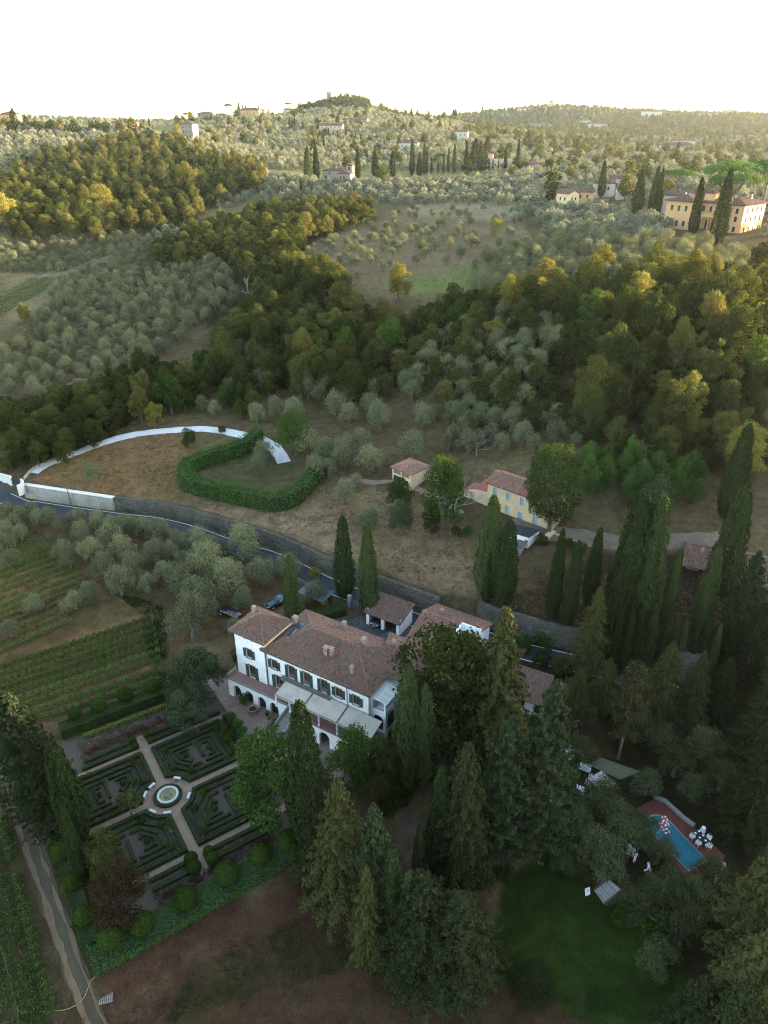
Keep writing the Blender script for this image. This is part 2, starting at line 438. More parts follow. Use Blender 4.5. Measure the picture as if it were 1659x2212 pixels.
# ------------------------------------------------------------------ leaves and trees
def leaf_quads(rng, C, N, size, aspect=.5, spread=.7, up=0.0):
    """one small rhombic leaf (or spray) at every point C, facing about N"""
    n = len(C); N = N + rng.normal(0, spread, (n, 3)); N /= np.linalg.norm(N, axis=1)[:, None] + 1e-9
    A = rng.normal(0, 1, (n, 3)); A[:, 2] += up * 3
    A -= (A * N).sum(1)[:, None] * N; A /= np.linalg.norm(A, axis=1)[:, None] + 1e-9
    B = np.cross(N, A); s = (np.asarray(size) * rng.uniform(.65, 1.35, n))[:, None]
    V = np.stack([C - A * s * .5, C + B * s * aspect * .5, C + A * s * .55, C - B * s * aspect * .5], 1).reshape(-1, 3)
    return V, np.arange(4 * n).reshape(n, 4)
def lumps_pts(rng, lumps, n, shell=.22, upbias=.25):
    """points near the outside of a union of ellipsoid lumps"""
    L = np.array(lumps, float)                       # cx cy cz rx ry rz
    w = (L[:, 3] * L[:, 5]); w = w / w.sum()
    k = rng.choice(len(L), int(n * 1.6), p=w)
    D = rng.normal(0, 1, (len(k), 3)); D[:, 2] += upbias; D /= np.linalg.norm(D, axis=1)[:, None]
    r = 1 - np.abs(rng.normal(0, shell, len(k))); r *= 1 + rng.normal(0, .05, len(k))
    P = L[k, :3] + D * L[k, 3:] * r[:, None]
    keep = np.ones(len(P), bool)
    for i in range(len(L)):
        q = (P - L[i, :3]) / L[i, 3:]
        keep &= ~(((q ** 2).sum(1) < .42) & (k != i))
    P, D = P[keep][:n], D[keep][:n]
    return P, D
def trunk_mb(rng, h, r, limbs=4, reach=1.5, fork=.45, top=.4):
    b = MB(); bend = rng.normal(0, .06 * h, 2)
    mid = np.array([bend[0] * .5, bend[1] * .5, h * .5]); tp = np.array([bend[0], bend[1], h])
    b.tube([(0, 0, -.4), (0, 0, .15 * h), mid, tp], [r * 1.35, r, r * .8, r * top], 6, caps=False)
    for i in range(limbs):
        a = 6.28 * (i + rng.uniform(-.2, .2)) / limbs; z0 = h * rng.uniform(fork, .9)
        s = mid + (tp - mid) * max(0, (z0 / h - .5) * 2)
        e = s + np.array([math.cos(a) * reach, math.sin(a) * reach, reach * rng.uniform(.6, 1.2)])
        b.tube([s, (s + e) / 2 + [0, 0, reach * .1], e], [r * .5, r * .35, r * .14], 5, caps=False)
    return b
def mb_mesh(b, name, mat):
    me = bpy.data.meshes.new(name); me.from_pydata(b.v, [], b.f); me.materials.append(mat); me.update(); return me
def ring_lumps(rng, n, R, z0, z1, r0, r1, flat=.85, top=True):
    L = []
    for i in range(n):
        a = 2.399 * i + rng.uniform(-.3, .3); t = (i + .5) / n; z = z0 + (z1 - z0) * t
        e = math.sqrt(max(0, 1 - (2 * t - .75) ** 2 * .75)); rr = R * e * rng.uniform(.55, 1.0); s = rng.uniform(r0, r1)
        L.append((rr * math.cos(a), rr * math.sin(a), z, s, s * rng.uniform(.85, 1.15), s * flat * rng.uniform(.85, 1.2)))
    L.append((0, 0, (z0 + z1) / 2, R * .6, R * .6, (z1 - z0) * .42))
    return L
PROTO = {}
def proto(kind, i, crown, trunk, tname="trunk"):
    PROTO.setdefault(kind, []).append((crown, trunk, tname))
def crown_mesh(name, V, Q, mat): return mesh_np(name, V, Q, mat)
def make_protos():
    # olives: low, wide, upright sprays
    for i in range(5):
        r = np.random.default_rng(100 + i)
        L = ring_lumps(r, 17, 1.85, 1.35, 3.8, .4, 1.0, 1.1); L = [q for q in L[:-1] if r.random() > .18] + [(0, 0, 2.5, .9, .9, .9)]
        P, D = lumps_pts(r, L, 3600, .25, .35)
        P += r.normal(0, .07, P.shape); k = r.random(len(P)) < .16; P[k] += D[k] * r.uniform(.1, .5, k.sum())[:, None] + [0, 0, .15]
        V, Q = leaf_quads(r, P, D, .23, .38, .75, .55)
        proto("olive", i, crown_mesh("olive_crown", V, Q, M["olive"]), mb_mesh(trunk_mb(r, 2.0, .22, 5, 1.1), "olive_trunk", M["bark"]))
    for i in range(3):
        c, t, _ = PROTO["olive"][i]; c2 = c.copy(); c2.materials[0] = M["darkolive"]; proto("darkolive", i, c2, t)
    for i in range(4):
        r = np.random.default_rng(130 + i)
        L = ring_lumps(r, 9, 1.9, 1.3, 3.9, .8, 1.25, 1.0)
        P, D = lumps_pts(r, L, 420, .2, .35); V, Q = leaf_quads(r, P, D, .62, .6, .6, .4)
        proto("olive_far", i, crown_mesh("olive_far_crown", V, Q, M["olive_far"]), mb_mesh(trunk_mb(r, 2.0, .22, 0), "olive_far_trunk", M["bark"]))
    # broadleaved trees
    for kind, mat, cnt in (("oak", "oak", 5), ("wood", "wood", 4), ("green", "green", 3), ("gold", "gold", 3), ("rust", "rust", 2), ("holm", "holm", 2), ("bamboo", "bamboo", 2)):
        for i in range(cnt):
            r = np.random.default_rng(200 + 17 * i + len(kind) * 7)
            L = ring_lumps(r, 40, 3.7, 2.2, 9.9, .45, 1.55, .8); ax = r.uniform(0, 6.28); L = [(q[0] * (1 + .28 * math.cos(math.atan2(q[1], q[0]) - ax)), q[1] * (1 + .28 * math.cos(math.atan2(q[1], q[0]) - ax)), q[2] + r.normal(0, .45), *q[3:]) for q in L[:-1] if r.random() > .15] + [(0, 0, 5.6, 1.9, 1.9, 2.4)]
            P, D = lumps_pts(r, L, 8500, .22, .3); P += r.normal(0, .10, P.shape)
            k = r.random(len(P)) < .10; P[k] += D[k] * r.uniform(.1, .6, k.sum())[:, None]
            V, Q = leaf_quads(r, P, D, .30, .62, .6)
            proto(kind, i, crown_mesh(kind + "_crown", V, Q, M[mat]), mb_mesh(trunk_mb(r, 6.0, .30, 7, 2.6, .35), kind + "_trunk", M["bark"]))
    for kind, mat in (("wood_far", "wood"), ("oak_far", "oak")):
        for i in range(4):
            r = np.random.default_rng(260 + i)
            L = ring_lumps(r, 14, 3.3, 2.0, 9.2, 1.2, 2.0, .85)
            P, D = lumps_pts(r, L, 800, .2, .3); V, Q = leaf_quads(r, P, D, .95, .7, .5)
            proto(kind, i, crown_mesh(kind + "_crown", V, Q, M[mat]), mb_mesh(trunk_mb(r, 6.0, .30, 0), kind + "_trunk", M["bark"]))
    # columnar cypresses, unit 15 m
    for i in range(5):
        r = np.random.default_rng(300 + i); H = 15.0; n = 9000
        t = r.beta(1.05, 1.25, n); a = r.uniform(0, 6.283, n)
        rad = 1.62 * np.minimum(1, (t / .30 + .22)) ** .55 * np.clip(1 - t, 0, 1) ** .48 * 1.12
        ph = r.uniform(0, 6.28, 4)
        fl = 1 + .10 * np.sin(5 * a + ph[0] + 3 * t) + .07 * np.sin(9 * a + ph[1] - 9 * t) + .06 * np.sin(23 * t + ph[2] + 2 * a) + .05 * np.sin(57 * t + ph[3] + 3 * a)
        rr = rad * fl * (1 - np.abs(r.normal(0, .10, n)))
        P = np.stack([rr * np.cos(a), rr * np.sin(a), .5 + t * (H - .5)], 1); P += r.normal(0, .05, P.shape)
        D = np.stack([np.cos(a), np.sin(a), np.full(n, .25)], 1)
        V, Q = leaf_quads(r, P, D, .32, .42, .5, 1.6)
        proto("cyp", i, crown_mesh("cypress_crown", V, Q, M["cyp"]), mb_mesh(MB().tube([(0, 0, -.5), (0, 0, 1.6), (0, 0, 12)], [.26, .2, .05], 6, caps=False), "cypress_trunk", M["bark"]))
    for i in range(2):
        r = np.random.default_rng(330 + i); H = 15.0; n = 420
        t = r.beta(1.05, 1.2, n); a = r.uniform(0, 6.283, n); rad = 1.7 * np.minimum(1, (t / .16 + .15)) ** .6 * np.clip(1 - t, 0, 1) ** .6 * 1.2
        P = np.stack([rad * np.cos(a), rad * np.sin(a), .4 + t * (H - .4)], 1); D = np.stack([np.cos(a), np.sin(a), np.full(n, .25)], 1)
        V, Q = leaf_quads(r, P, D, 1.3, .5, .4, 1.6)
        proto("cyp_far", i, crown_mesh("cypress_far_crown", V, Q, M["cyp"]), mb_mesh(MB().tube([(0, 0, -.5), (0, 0, 12)], [.26, .05], 5, caps=False), "cypress_far_trunk", M["bark"]))
    # full, ragged conifers (foreground), unit 18 m
    for kind, mat, R, droop, cnt in (("conifer", "conifer", 4.0, -.25, 4), ("blueconifer", "blueconifer", 3.7, .25, 3), ("spruce", "conifer", 3.1, -.7, 2)):
        for i in range(cnt):
            r = np.random.default_rng(400 + i * 3 + len(kind)); H = 18.0; P = []; D = []
            nb = 300
            for b in range(nb):
                t = (b + r.uniform(0, 1)) / nb; t = t ** 1.05; a = 2.399 * b + r.uniform(-.4, .4)
                env = (min(1, t / .14 + .62)) * (1 - t) ** .72 * 1.08 + .035
                Lb = R * env * r.uniform(.72, 1.18) * (1.25 if r.random() < .08 else 1)
                z0 = .9 + t * (H - 1.2); m = int(30 + 46 * Lb / R)
                s = r.uniform(.12, 1.0, m) ** .6
                zz = z0 + Lb * s * (.30 if droop > 0 else .12) + droop * Lb * s ** 2 * .55
                w = (.16 + .20 * Lb * .5) * (1.15 - s)
                side = r.normal(0, 1, m) * w
                x = Lb * s * math.cos(a) - side * math.sin(a); y = Lb * s * math.sin(a) + side * math.cos(a)
                P.append(np.stack([x, y, zz + r.normal(0, .10, m)], 1)); D.append(np.stack([np.full(m, math.cos(a) * .8), np.full(m, math.sin(a) * .8), np.full(m, .75)], 1))
            P = np.concatenate(P); D = np.concatenate(D)
            V, Q = leaf_quads(r, P, D, .34, .42, .6, .35 if droop > 0 else -.3)
            proto(kind, i, crown_mesh(kind + "_crown", V, Q, M[mat]), mb_mesh(MB().tube([(0, 0, -.5), (0, 0, 2), (0, 0, 16)], [.36, .3, .05], 7, caps=False), kind + "_trunk", M["bark"]))
    # umbrella pines, unit 15 m
    for i in range(3):
        r = np.random.default_rng(500 + i); L = []
        for k in range(30):
            a = 2.399 * k; rr = 6.0 * math.sqrt((k + .5) / 30); L.append((rr * math.cos(a), rr * math.sin(a), 13.0 - .035 * rr ** 2 + r.uniform(-.3, .3), r.uniform(1.1, 1.6), r.uniform(1.1, 1.6), r.uniform(.6, .9)))
        P, D = lumps_pts(r, L, 3400, .25, .6); V, Q = leaf_quads(r, P, D, .5, .5, .6)
        b = MB(); b.tube([(0, 0, -.5), (.1, 0, 5), (-.1, .1, 9.3)], [.42, .34, .26], 7, caps=False)
        for k in range(9):
            a = 6.28 * k / 9; rr = r.uniform(2.5, 4.8); b.tube([(0, 0, 8.2 + .12 * k), (rr * .5 * math.cos(a), rr * .5 * math.sin(a), 10.6), (rr * math.cos(a), rr * math.sin(a), 12.6)], [.16, .11, .06], 5, caps=False)
        proto("umbrella", i, crown_mesh("umbrella_pine_crown", V, Q, M["pine"]), mb_mesh(b, "umbrella_pine_trunk", M["bark"]))
    # thin pine with a bare trunk
    r = np.random.default_rng(520); P = []; D = []
    for b in range(150):
        t = r.uniform(.36, 1); a = r.uniform(0, 6.28); Lb = 3.9 * (1.1 - t) ** .7 * r.uniform(.5, 1.1) + .3; m = 34; s = r.uniform(.35, 1, m)
        P.append(np.stack([Lb * s * math.cos(a) + r.normal(0, .25, m), Lb * s * math.sin(a) + r.normal(0, .25, m), 16 * t + r.normal(0, .2, m)], 1)); D.append(np.tile([math.cos(a), math.sin(a), .6], (m, 1)))
    V, Q = leaf_quads(r, np.concatenate(P), np.concatenate(D), .42, .4, .8)
    proto("thinpine", 0, crown_mesh("thin_pine_crown", V, Q, M["dryneedle"]), mb_mesh(MB().tube([(0, 0, -.5), (.1, 0, 8), (0, 0, 15.5)], [.2, .15, .05], 6, caps=False), "thin_pine_trunk", M["bark"]))
    # dense rounded lime (linden) and clipped balls
    for kind, mat, n, sz in (("lime", "lime", 15000, .32),):
        r = np.random.default_rng(540); L = [(0, 0, 9.6, 4.6, 4.6, 7.2)]
        for k in range(40):
            a = 2.399 * k; t = (k + .5) / 40; z = 3.2 + 12.6 * t; e = math.sqrt(max(0.02, 1 - ((z - 9.6) / 7.0) ** 2)); L.append((4.2 * e * math.cos(a), 4.2 * e * math.sin(a), z, 1.15, 1.15, 1.2))
        P, D = lumps_pts(r, L, n, .12, .2); V, Q = leaf_quads(r, P, D, sz, .7, .45)
        proto(kind, 0, crown_mesh("lime_crown", V, Q, M[mat]), mb_mesh(trunk_mb(r, 6, .4, 5, 2), "lime_trunk", M["bark"]))
    for kind, mat in (("bush", "hedge"), ("laurelbush", "laurel"), ("oakbush", "oak")):
        for i in range(3):
            r = np.random.default_rng(560 + i + len(kind)); L = ring_lumps(r, 9, .8, .4, 1.7, .4, .65, .9)
            P, D = lumps_pts(r, L, 900, .2, .35); V, Q = leaf_quads(r, P, D, .26, .55, .6)
            proto(kind, i, crown_mesh(kind + "_crown", V, Q, M[mat]), mb_mesh(trunk_mb(r, .9, .06, 3, .4), kind + "_stem", M["bark"]), "stem")
    r = np.random.default_rng(580); D = r.normal(0, 1, (2600, 3)); D /= np.linalg.norm(D, axis=1)[:, None]; P = D * (1 + r.normal(0, .025, len(D)))[:, None]; P[:, 2] += .85
    V, Q = leaf_quads(r, P, D, .16, .65, .5); b = MB(); b.lathe([(.01, -.05), (.6, .05), (.93, .6), (.95, 1.1), (.6, 1.62), (.01, 1.8)], seg=14)
    n0 = len(V); me = bpy.data.meshes.new("ball")
    proto("ball", 0, crown_mesh("topiary_leaves", V, Q, M["hedge"]), mb_mesh(b, "topiary_core", M["core"]), "core")
    # bare dead tree
    r = np.random.default_rng(590); b = MB()
    def branch(p, d, L, rad, lv):
        e = p + d * L; mid = (p + e) / 2 + r.normal(0, .06 * L, 3); b.tube([p, mid, e], [rad, rad * .75, rad * .5], 5, caps=False)
        if lv:
            for _ in range(3):
                q = d + r.normal(0, .55, 3); q[2] = abs(q[2]) * .8 + .15; branch(e if r.random() < .6 else mid, q / np.linalg.norm(q), L * r.uniform(.55, .8), rad * .5, lv - 1)
    branch(np.array([0, 0, -.3]), np.array([0, 0, 1.0]), 4.0, .22, 3)
    PROTO["dead"] = [(None, mb_mesh(b, "dead_tree_wood", M["palebark"]), "trunk")]
make_protos()
_cnt = {}
def plant(kind, name, p, s=1.0, sz=None, rz=None, label=None, cat="tree", group=None, i=None, seed=0, bare=False):
    """one tree: an Empty at its foot with its crown and trunk"""
    k = _cnt.get(kind, 0); _cnt[kind] = k + 1
    r = random.Random(k * 7919 + hash(kind) % 1000 * 0 + len(kind) * 31 + seed)
    c, t, tn = PROTO[kind][(k if i is None else i) % len(PROTO[kind])]
    e = empty(name, (p[0], p[1], p[2] if len(p) > 2 else gz(p[0], p[1])), r.uniform(0, 6.28) if rz is None else rz)
    e.scale = (s, s, s if sz is None else sz)
    if c is not None: link(bpy.data.objects.new("crown", c), e)
    if t is not None: link(bpy.data.objects.new(tn, t), e)
    tag(e, label, cat, group)
    return e
H0 = {"olive": 4.8, "oak": 10.6, "wood": 10.6, "green": 10.6, "gold": 10.6, "rust": 10.6, "cyp": 15.0, "cyp_far": 15.0, "conifer": 18.0, "blueconifer": 18.0, "spruce": 18.0, "umbrella": 14.2, "thinpine": 16.0, "lime": 16.6, "holm": 10.6, "darkolive": 4.8, "bush": 2.2, "laurelbush": 2.2, "oakbush": 2.2, "dead": 9.0}
def plant_px(kind, name, bx, by, ty, wide=1.0, label=None, cat="tree", group=None, i=None, d=None):
    """tree whose foot stands at pixel (bx, by) and whose tip reaches row ty"""
    p = W(bx, by) if d is None else atd(bx, by, d)
    if d is not None: p = np.array([p[0], p[1], gz(p[0], p[1])])
    h = max(1.0, z_at(p[0], p[1], ty) - p[2]); sz = h / H0[kind]
    return plant(kind, name, p, sz ** .6 * wide, sz, None, label, cat, group, i)

# many trees beyond counting: points on one mesh, a tree set on each by geometry nodes
def grove(name, kinds, P, S, label, cat, seed=1):
    src = bpy.data.collections.new(name + "_source")
    for kd in kinds:
        for (c, t, _) in PROTO[kd]:
            bmx = bmesh.new(); bmx.from_mesh(c); n = len(bmx.faces); bmx.from_mesh(t); bmx.faces.ensure_lookup_table()
            for f in bmx.faces[n:]: f.material_index = 1
            me = bpy.data.meshes.new(kd + "_whole"); bmx.to_mesh(me); bmx.free(); me.materials.append(c.materials[0]); me.materials.append(t.materials[0])
            src.objects.link(bpy.data.objects.new(kd + "_whole", me))
    P = np.asarray(P, np.float32); n = len(P); r = np.random.default_rng(seed)
    me = bpy.data.meshes.new(name); me.vertices.add(n); me.vertices.foreach_set("co", P.ravel())
    a = me.attributes.new("siz", 'FLOAT_VECTOR', 'POINT'); s = np.asarray(S, np.float32); S3 = np.stack([s, s, s * r.uniform(.8, 1.2, n)], 1).astype(np.float32); a.data.foreach_set("vector", S3.ravel())
    a = me.attributes.new("rot", 'FLOAT_VECTOR', 'POINT'); R3 = np.zeros((n, 3), np.float32); R3[:, 2] = r.uniform(0, 6.28, n); a.data.foreach_set("vector", R3.ravel())
    a = me.attributes.new("pick", 'INT', 'POINT'); a.data.foreach_set("value", r.integers(0, len(src.objects), n).astype(np.int32))
    o = link(bpy.data.objects.new(name, me)); tag(o, label, cat, None, "stuff")
    ng = bpy.data.node_groups.new(name + "_nodes", 'GeometryNodeTree'); ng.interface.new_socket("Geometry", in_out='INPUT', socket_type='NodeSocketGeometry'); ng.interface.new_socket("Geometry", in_out='OUTPUT', socket_type='NodeSocketGeometry')
    gi = ng.nodes.new("NodeGroupInput"); go = ng.nodes.new("NodeGroupOutput"); ip = ng.nodes.new("GeometryNodeInstanceOnPoints"); ci = ng.nodes.new("GeometryNodeCollectionInfo")
    ci.inputs["Collection"].default_value = src; ci.inputs["Separate Children"].default_value = True; ci.inputs["Reset Children"].default_value = True
    def na(t, nm):
        x = ng.nodes.new("GeometryNodeInputNamedAttribute"); x.data_type = t; x.inputs["Name"].default_value = nm; return x.outputs["Attribute"]
    e2r = ng.nodes.new("FunctionNodeEulerToRotation")
    ng.links.new(na('FLOAT_VECTOR', "rot"), e2r.inputs[0])
    ip.inputs["Pick Instance"].default_value = True
    ng.links.new(gi.outputs[0], ip.inputs["Points"]); ng.links.new(ci.outputs[0], ip.inputs["Instance"]); ng.links.new(na('INT', "pick"), ip.inputs["Instance Index"])
    ng.links.new(e2r.outputs[0], ip.inputs["Rotation"]); ng.links.new(na('FLOAT_VECTOR', "siz"), ip.inputs["Scale"]); ng.links.new(ip.outputs[0], go.inputs[0])
    md = o.modifiers.new("trees", 'NODES'); md.node_group = ng
    return o
# ------------------------------------------------------------------ ground
DRY, DRY2 = (.215, .150, .088), (.17, .12, .072)
COVER = [  # world polygon, colour, soft edge
]
def cover(pix, col, edge=2.0, world=False):
    P_ = pix if world else Ws(pix); dm = np.mean([math.hypot(q[0], q[1]) for q in P_]); COVER.append((P_, np.array(col) * (np.array([1.10, .96, .90]) if dm < 220 else np.array([.92, .94, .96])) * np.interp(dm, [60, 120, 300, 420], [.50, .66, .75, .9]), edge))  # nearer covers multiplied darker, foreground shade put into their colour
def build_ground():
    P = GRID_P; n = len(P); d = np.hypot(P[:, 0], P[:, 1])
    w1 = _wave(P, 8, 14, 60, 1, 31); w2 = _wave(P, 8, 3, 11, 1, 32)
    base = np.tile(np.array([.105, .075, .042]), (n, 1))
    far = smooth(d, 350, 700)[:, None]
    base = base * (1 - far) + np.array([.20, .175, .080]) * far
    for poly, c, e in COVER:
        c0 = np.mean([q[:2] for q in poly], axis=0); R = max(np.hypot(*(np.array(q[:2]) - c0)) for q in poly) + 3 * e + 2
        m = np.hypot(*(P - c0).T) < R
        if not m.any(): continue
        sd = poly_sd(P[m], poly) + w2[m] * e * .35
        k = (1 - smooth(sd, -e * .5, e * .5))[:, None]
        base[m] = base[m] * (1 - k) + c * k
    base *= (1 + .10 * w1 * np.clip(1.2 - d / 900, .2, 1) + .05 * w2)[:, None]
    ny, nx = GZS.shape; I = np.arange(ny * nx).reshape(ny, nx)
    Q = np.stack([I[:-1, :-1], I[:-1, 1:], I[1:, 1:], I[1:, :-1]], -1).reshape(-1, 4)
    V = np.column_stack([P, GZS.ravel()])
    m, nt, out = newmat("ground")
    at_ = nd(nt, "ShaderNodeAttribute"); at_.attribute_name = "cover"
    p = nd(nt, "ShaderNodeBsdfDiffuse")
    n1 = noise(nt, .55, 6, .7); n2 = noise(nt, 3.5, 4, .75); n3 = noise(nt, .09, 4, .6); n4 = noise(nt, 11, 3, .8)
    c = mixc(nt, ramp(nt, n1, .35, .7), mixc(nt, 1.0, at_.outputs["Color"], (.68, .66, .62), 'MULTIPLY'), mixc(nt, 1.0, at_.outputs["Color"], (1.28, 1.25, 1.2), 'MULTIPLY'))
    c = mixc(nt, ramp(nt, n2, .5, .72), c, mixc(nt, 1.0, c, (.55, .56, .5), 'MULTIPLY'))
    c = mixc(nt, ramp(nt, n4, .42, .66), mixc(nt, 1.0, c, (.62, .62, .60), 'MULTIPLY'), mixc(nt, 1.0, c, (1.22, 1.2, 1.15), 'MULTIPLY'))
    c = mixc(nt, ramp(nt, n3, .52, .75), c, mixc(nt, 1.0, c, (.82, 1.02, .70), 'MULTIPLY'))
    b = nd(nt, "ShaderNodeBump"); b.inputs["Strength"].default_value = .6; b.inputs["Distance"].default_value = .25
    nt.links.new(noise(nt, 1.6, 6, .75), b.inputs["Height"]); nt.links.new(b.outputs[0], p.inputs["Normal"])
    nt.links.new(c, p.inputs["Color"]); nt.links.new(p.outputs[0], out.inputs[0])
    me = mesh_np("ground", V, Q, m, None, True)
    ca = me.color_attributes.new("cover", 'FLOAT_COLOR', 'POINT'); ca.data.foreach_set("color", np.column_stack([np.clip(base, 0, 1), np.ones(n)]).astype(np.float32).ravel())
    o = link(bpy.data.objects.new("ground", me)); o["kind"] = "structure"
    return o
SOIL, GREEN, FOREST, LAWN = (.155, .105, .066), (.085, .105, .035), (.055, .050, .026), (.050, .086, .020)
cover([(-300,1980),(600,1960),(1750,1960),(1900,2600),(-400,2600)], (.105, .066, .046), 6)
cover([(60,1080),(420,1130),(620,1215),(700,1290),(560,1310),(480,1380),(360,1400),(290,1290),(0,1240),(0,1075)], (.135, .105, .062), 3)
cover([(0,1160),(90,1150),(130,1180),(60,1230),(0,1240)], GREEN, 3)
cover([(0,1245),(110,1195),(200,1220),(230,1290),(330,1320),(345,1400),(350,1460),(150,1530),(60,1590),(-40,1620),(-40,1250)], (.225, .140, .080), 1.5)
cover([(230,1270),(350,1310),(370,1480),(330,1470),(320,1330)], (.075, .085, .034), 2)
cover([(60,1040),(150,1058),(245,1072),(380,1085),(420,1000),(390,935),(300,930),(150,985)], (.235, .150, .082), 1.5)
cover([(0,1010),(120,950),(260,890),(330,880),(280,925),(120,985),(40,1020)], (.215, .140, .078), 2)
cover([(430,1000),(560,950),(640,1000),(600,1060),(480,1050)], (.10, .105, .05), 2)
cover([(380,1085),(420,1040),(600,1100),(720,1010),(830,1060),(1000,1150),(1030,1290),(900,1270),(700,1200),(540,1140)], (.25, .185, .12), 2)
cover([(640,545),(900,440),(1130,440),(1140,520),(1150,560),(1000,640),(900,650),(760,630)], (.215, .150, .090), 5)
cover([(880,600),(960,590),(1050,560),(1130,540),(1150,575),(1020,620),(930,650),(880,640)], (.20, .195, .075), 5)
cover([(880,430),(960,420),(1140,440),(1100,475),(900,470)], (.27, .205, .125), 5)
cover([(0,590),(130,585),(230,545),(260,555),(160,610),(60,690),(0,710)], (.225, .165, .09), 4)
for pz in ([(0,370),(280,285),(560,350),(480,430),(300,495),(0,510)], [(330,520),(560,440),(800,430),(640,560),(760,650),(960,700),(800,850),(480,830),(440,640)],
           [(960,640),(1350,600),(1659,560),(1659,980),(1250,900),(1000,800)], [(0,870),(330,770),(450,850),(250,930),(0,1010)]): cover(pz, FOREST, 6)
cover([(1030,1310),(1300,1190),(1659,1200),(1659,1900),(1330,1650),(1200,1640),(1100,1480)], (.065, .052, .034), 4)
cover([(1160,1450),(1659,1450),(1659,2212),(1400,2212),(1450,2010),(1250,1850),(1150,1800)], (.050, .048, .026), 3)
cover([(1190,1555),(1290,1545),(1330,1640),(1230,1630)], (.12, .075, .05), 2)
cover([(1080,1900),(1150,1850),(1200,1830),(1310,1920),(1420,1990),(1470,2060),(1480,2212),(1450,2420),(1150,2420),(1060,2100)], LAWN, 1.0)
cover([(200,2212),(230,2090),(420,1990),(640,1900),(720,1880),(850,2040),(920,2212),(900,2400),(200,2400)], (.125, .072, .050), 2)
cover([(350,2212),(420,2090),(640,1990),(730,2030),(780,2212)], (.095, .072, .042), 4)
cover([(400,2110),(470,2060),(540,2040),(480,2110)], (.15, .10, .065), 2)
cover([(230,2190),(330,2110),(450,2040),(560,1995),(600,1985),(420,2075),(270,2212)], (.165, .105, .068), 1.5)
cover([(0,1700),(40,1760),(130,2120),(175,2212),(0,2212)], (.135, .105, .060), 1.0)
cover([(0,1690),(12,1690),(60,1850),(105,2212),(75,2212),(35,1900),(0,1780)], (.075, .085, .034), 1.0)
cover([(8,1640),(25,1660),(70,1800),(130,1990),(195,2212),(160,2212),(100,2000),(55,1840),(18,1700)], (.165, .122, .078), .8)
cover([(30,1720),(55,1760),(100,1890),(150,2060),(200,2180),(230,2212),(200,2212),(130,2030),(80,1860)], (.085, .070, .045), .9)
cover([(105,1820),(140,1830),(230,2070),(210,2110),(150,1990)], (.05, .075, .022), 1.0)
cover([(850,1640),(870,1700),(920,1770),(935,1860),(1040,1880),(960,1920),(880,1890),(870,1800),(850,1730)], (.20, .155, .13), 1.0)
cover([(970,1890),(1060,1860),(1030,1920),(960,1950)], (.20, .13, .09), 1.0)
cover([(-40,1420),(0,1395),(130,1345),(225,1292),(330,1318),(200,1362),(65,1408),(0,1440),(-40,1455)], (.125, .095, .05), 1.5)
cover([(0,1640),(30,1660),(80,1790),(160,2000),(240,2212),(150,2212),(90,2010),(40,1860),(0,1760)], (.105, .078, .046), 1.0)
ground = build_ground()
# ------------------------------------------------------------------ vegetation over the hills
def fill(pix, spacing, jitter=.35, ang=.5, h=2.0, seed=1, holes=(), world=False, prob=1.0):
    poly = [q[:2] for q in (pix if world else Ws(pix, h))]
    A = np.array(poly); lo, hi = A.min(0), A.max(0); c = (lo + hi) / 2; R = np.hypot(*(hi - lo)) / 2 + spacing
    n = int(R / spacing) + 1; r = np.random.default_rng(seed)
    I, J = np.meshgrid(np.arange(-n, n + 1), np.arange(-n, n + 1)); X = I.ravel() * spacing; Y = J.ravel() * spacing
    P = c + np.stack([X * math.cos(ang) - Y * math.sin(ang), X * math.sin(ang) + Y * math.cos(ang)], 1)
    P += r.uniform(-jitter, jitter, P.shape) * spacing
    k = inside(P, poly)
    for hp in holes: k &= ~inside(P, hp)
    if prob < 1: k &= r.random(len(P)) < prob
    return P[k]
def with_z(P): return np.column_stack([P, ground_z(P)])
def seen_first(P):
    """nearest first"""
    return P[np.argsort(np.hypot(P[:, 0], P[:, 1]))]

OL_LABEL_N = {}
OLIVES = []        # (x, y, scale, label, group)
def olive(x, y, s, label, group): OLIVES.append((x, y, s, label, group))
# -- olives between the vineyard and the road, one by one (crown centre and width in pixels)
z5 = lambda x, y: (x * .5, 1069.3 + y * .5)
for (x, y, dd) in [(30,70,70),(90,80,70),(20,140,60),(85,155,60),(20,195,55),(160,95,70),(210,85,70),(270,120,70),(330,100,80),(350,145,80),(420,110,80),(480,120,70),(540,130,90),(620,140,90),(690,160,100),(480,190,110),(360,190,75),
        (390,255,110),(275,240,90),(300,275,80),(525,240,115),(670,255,115),(450,325,115),(575,320,115),(630,375,70),(520,390,130),(710,335,100),(795,290,100),(790,395,140),(900,320,170),(860,210,120),(930,240,110),
        (1050,240,165),(990,390,170),(1050,450,100),(1135,345,130),(1240,320,120),(860,470,180),(830,570,190),(760,200,90),(800,215,100),(60,115,60),(580,135,80),(130,60,60),(740,240,80)]:
    px, py = z5(x, y); p = W(px, py, 2.2); sc = dd * .5 / F_PX * math.dist((0, 0, ZC), p) / 5.0
    olive(p[0], p[1], max(.85, sc * 1.15), "silvery olive in the grove below the road", "olive trees between the vineyard and the road")
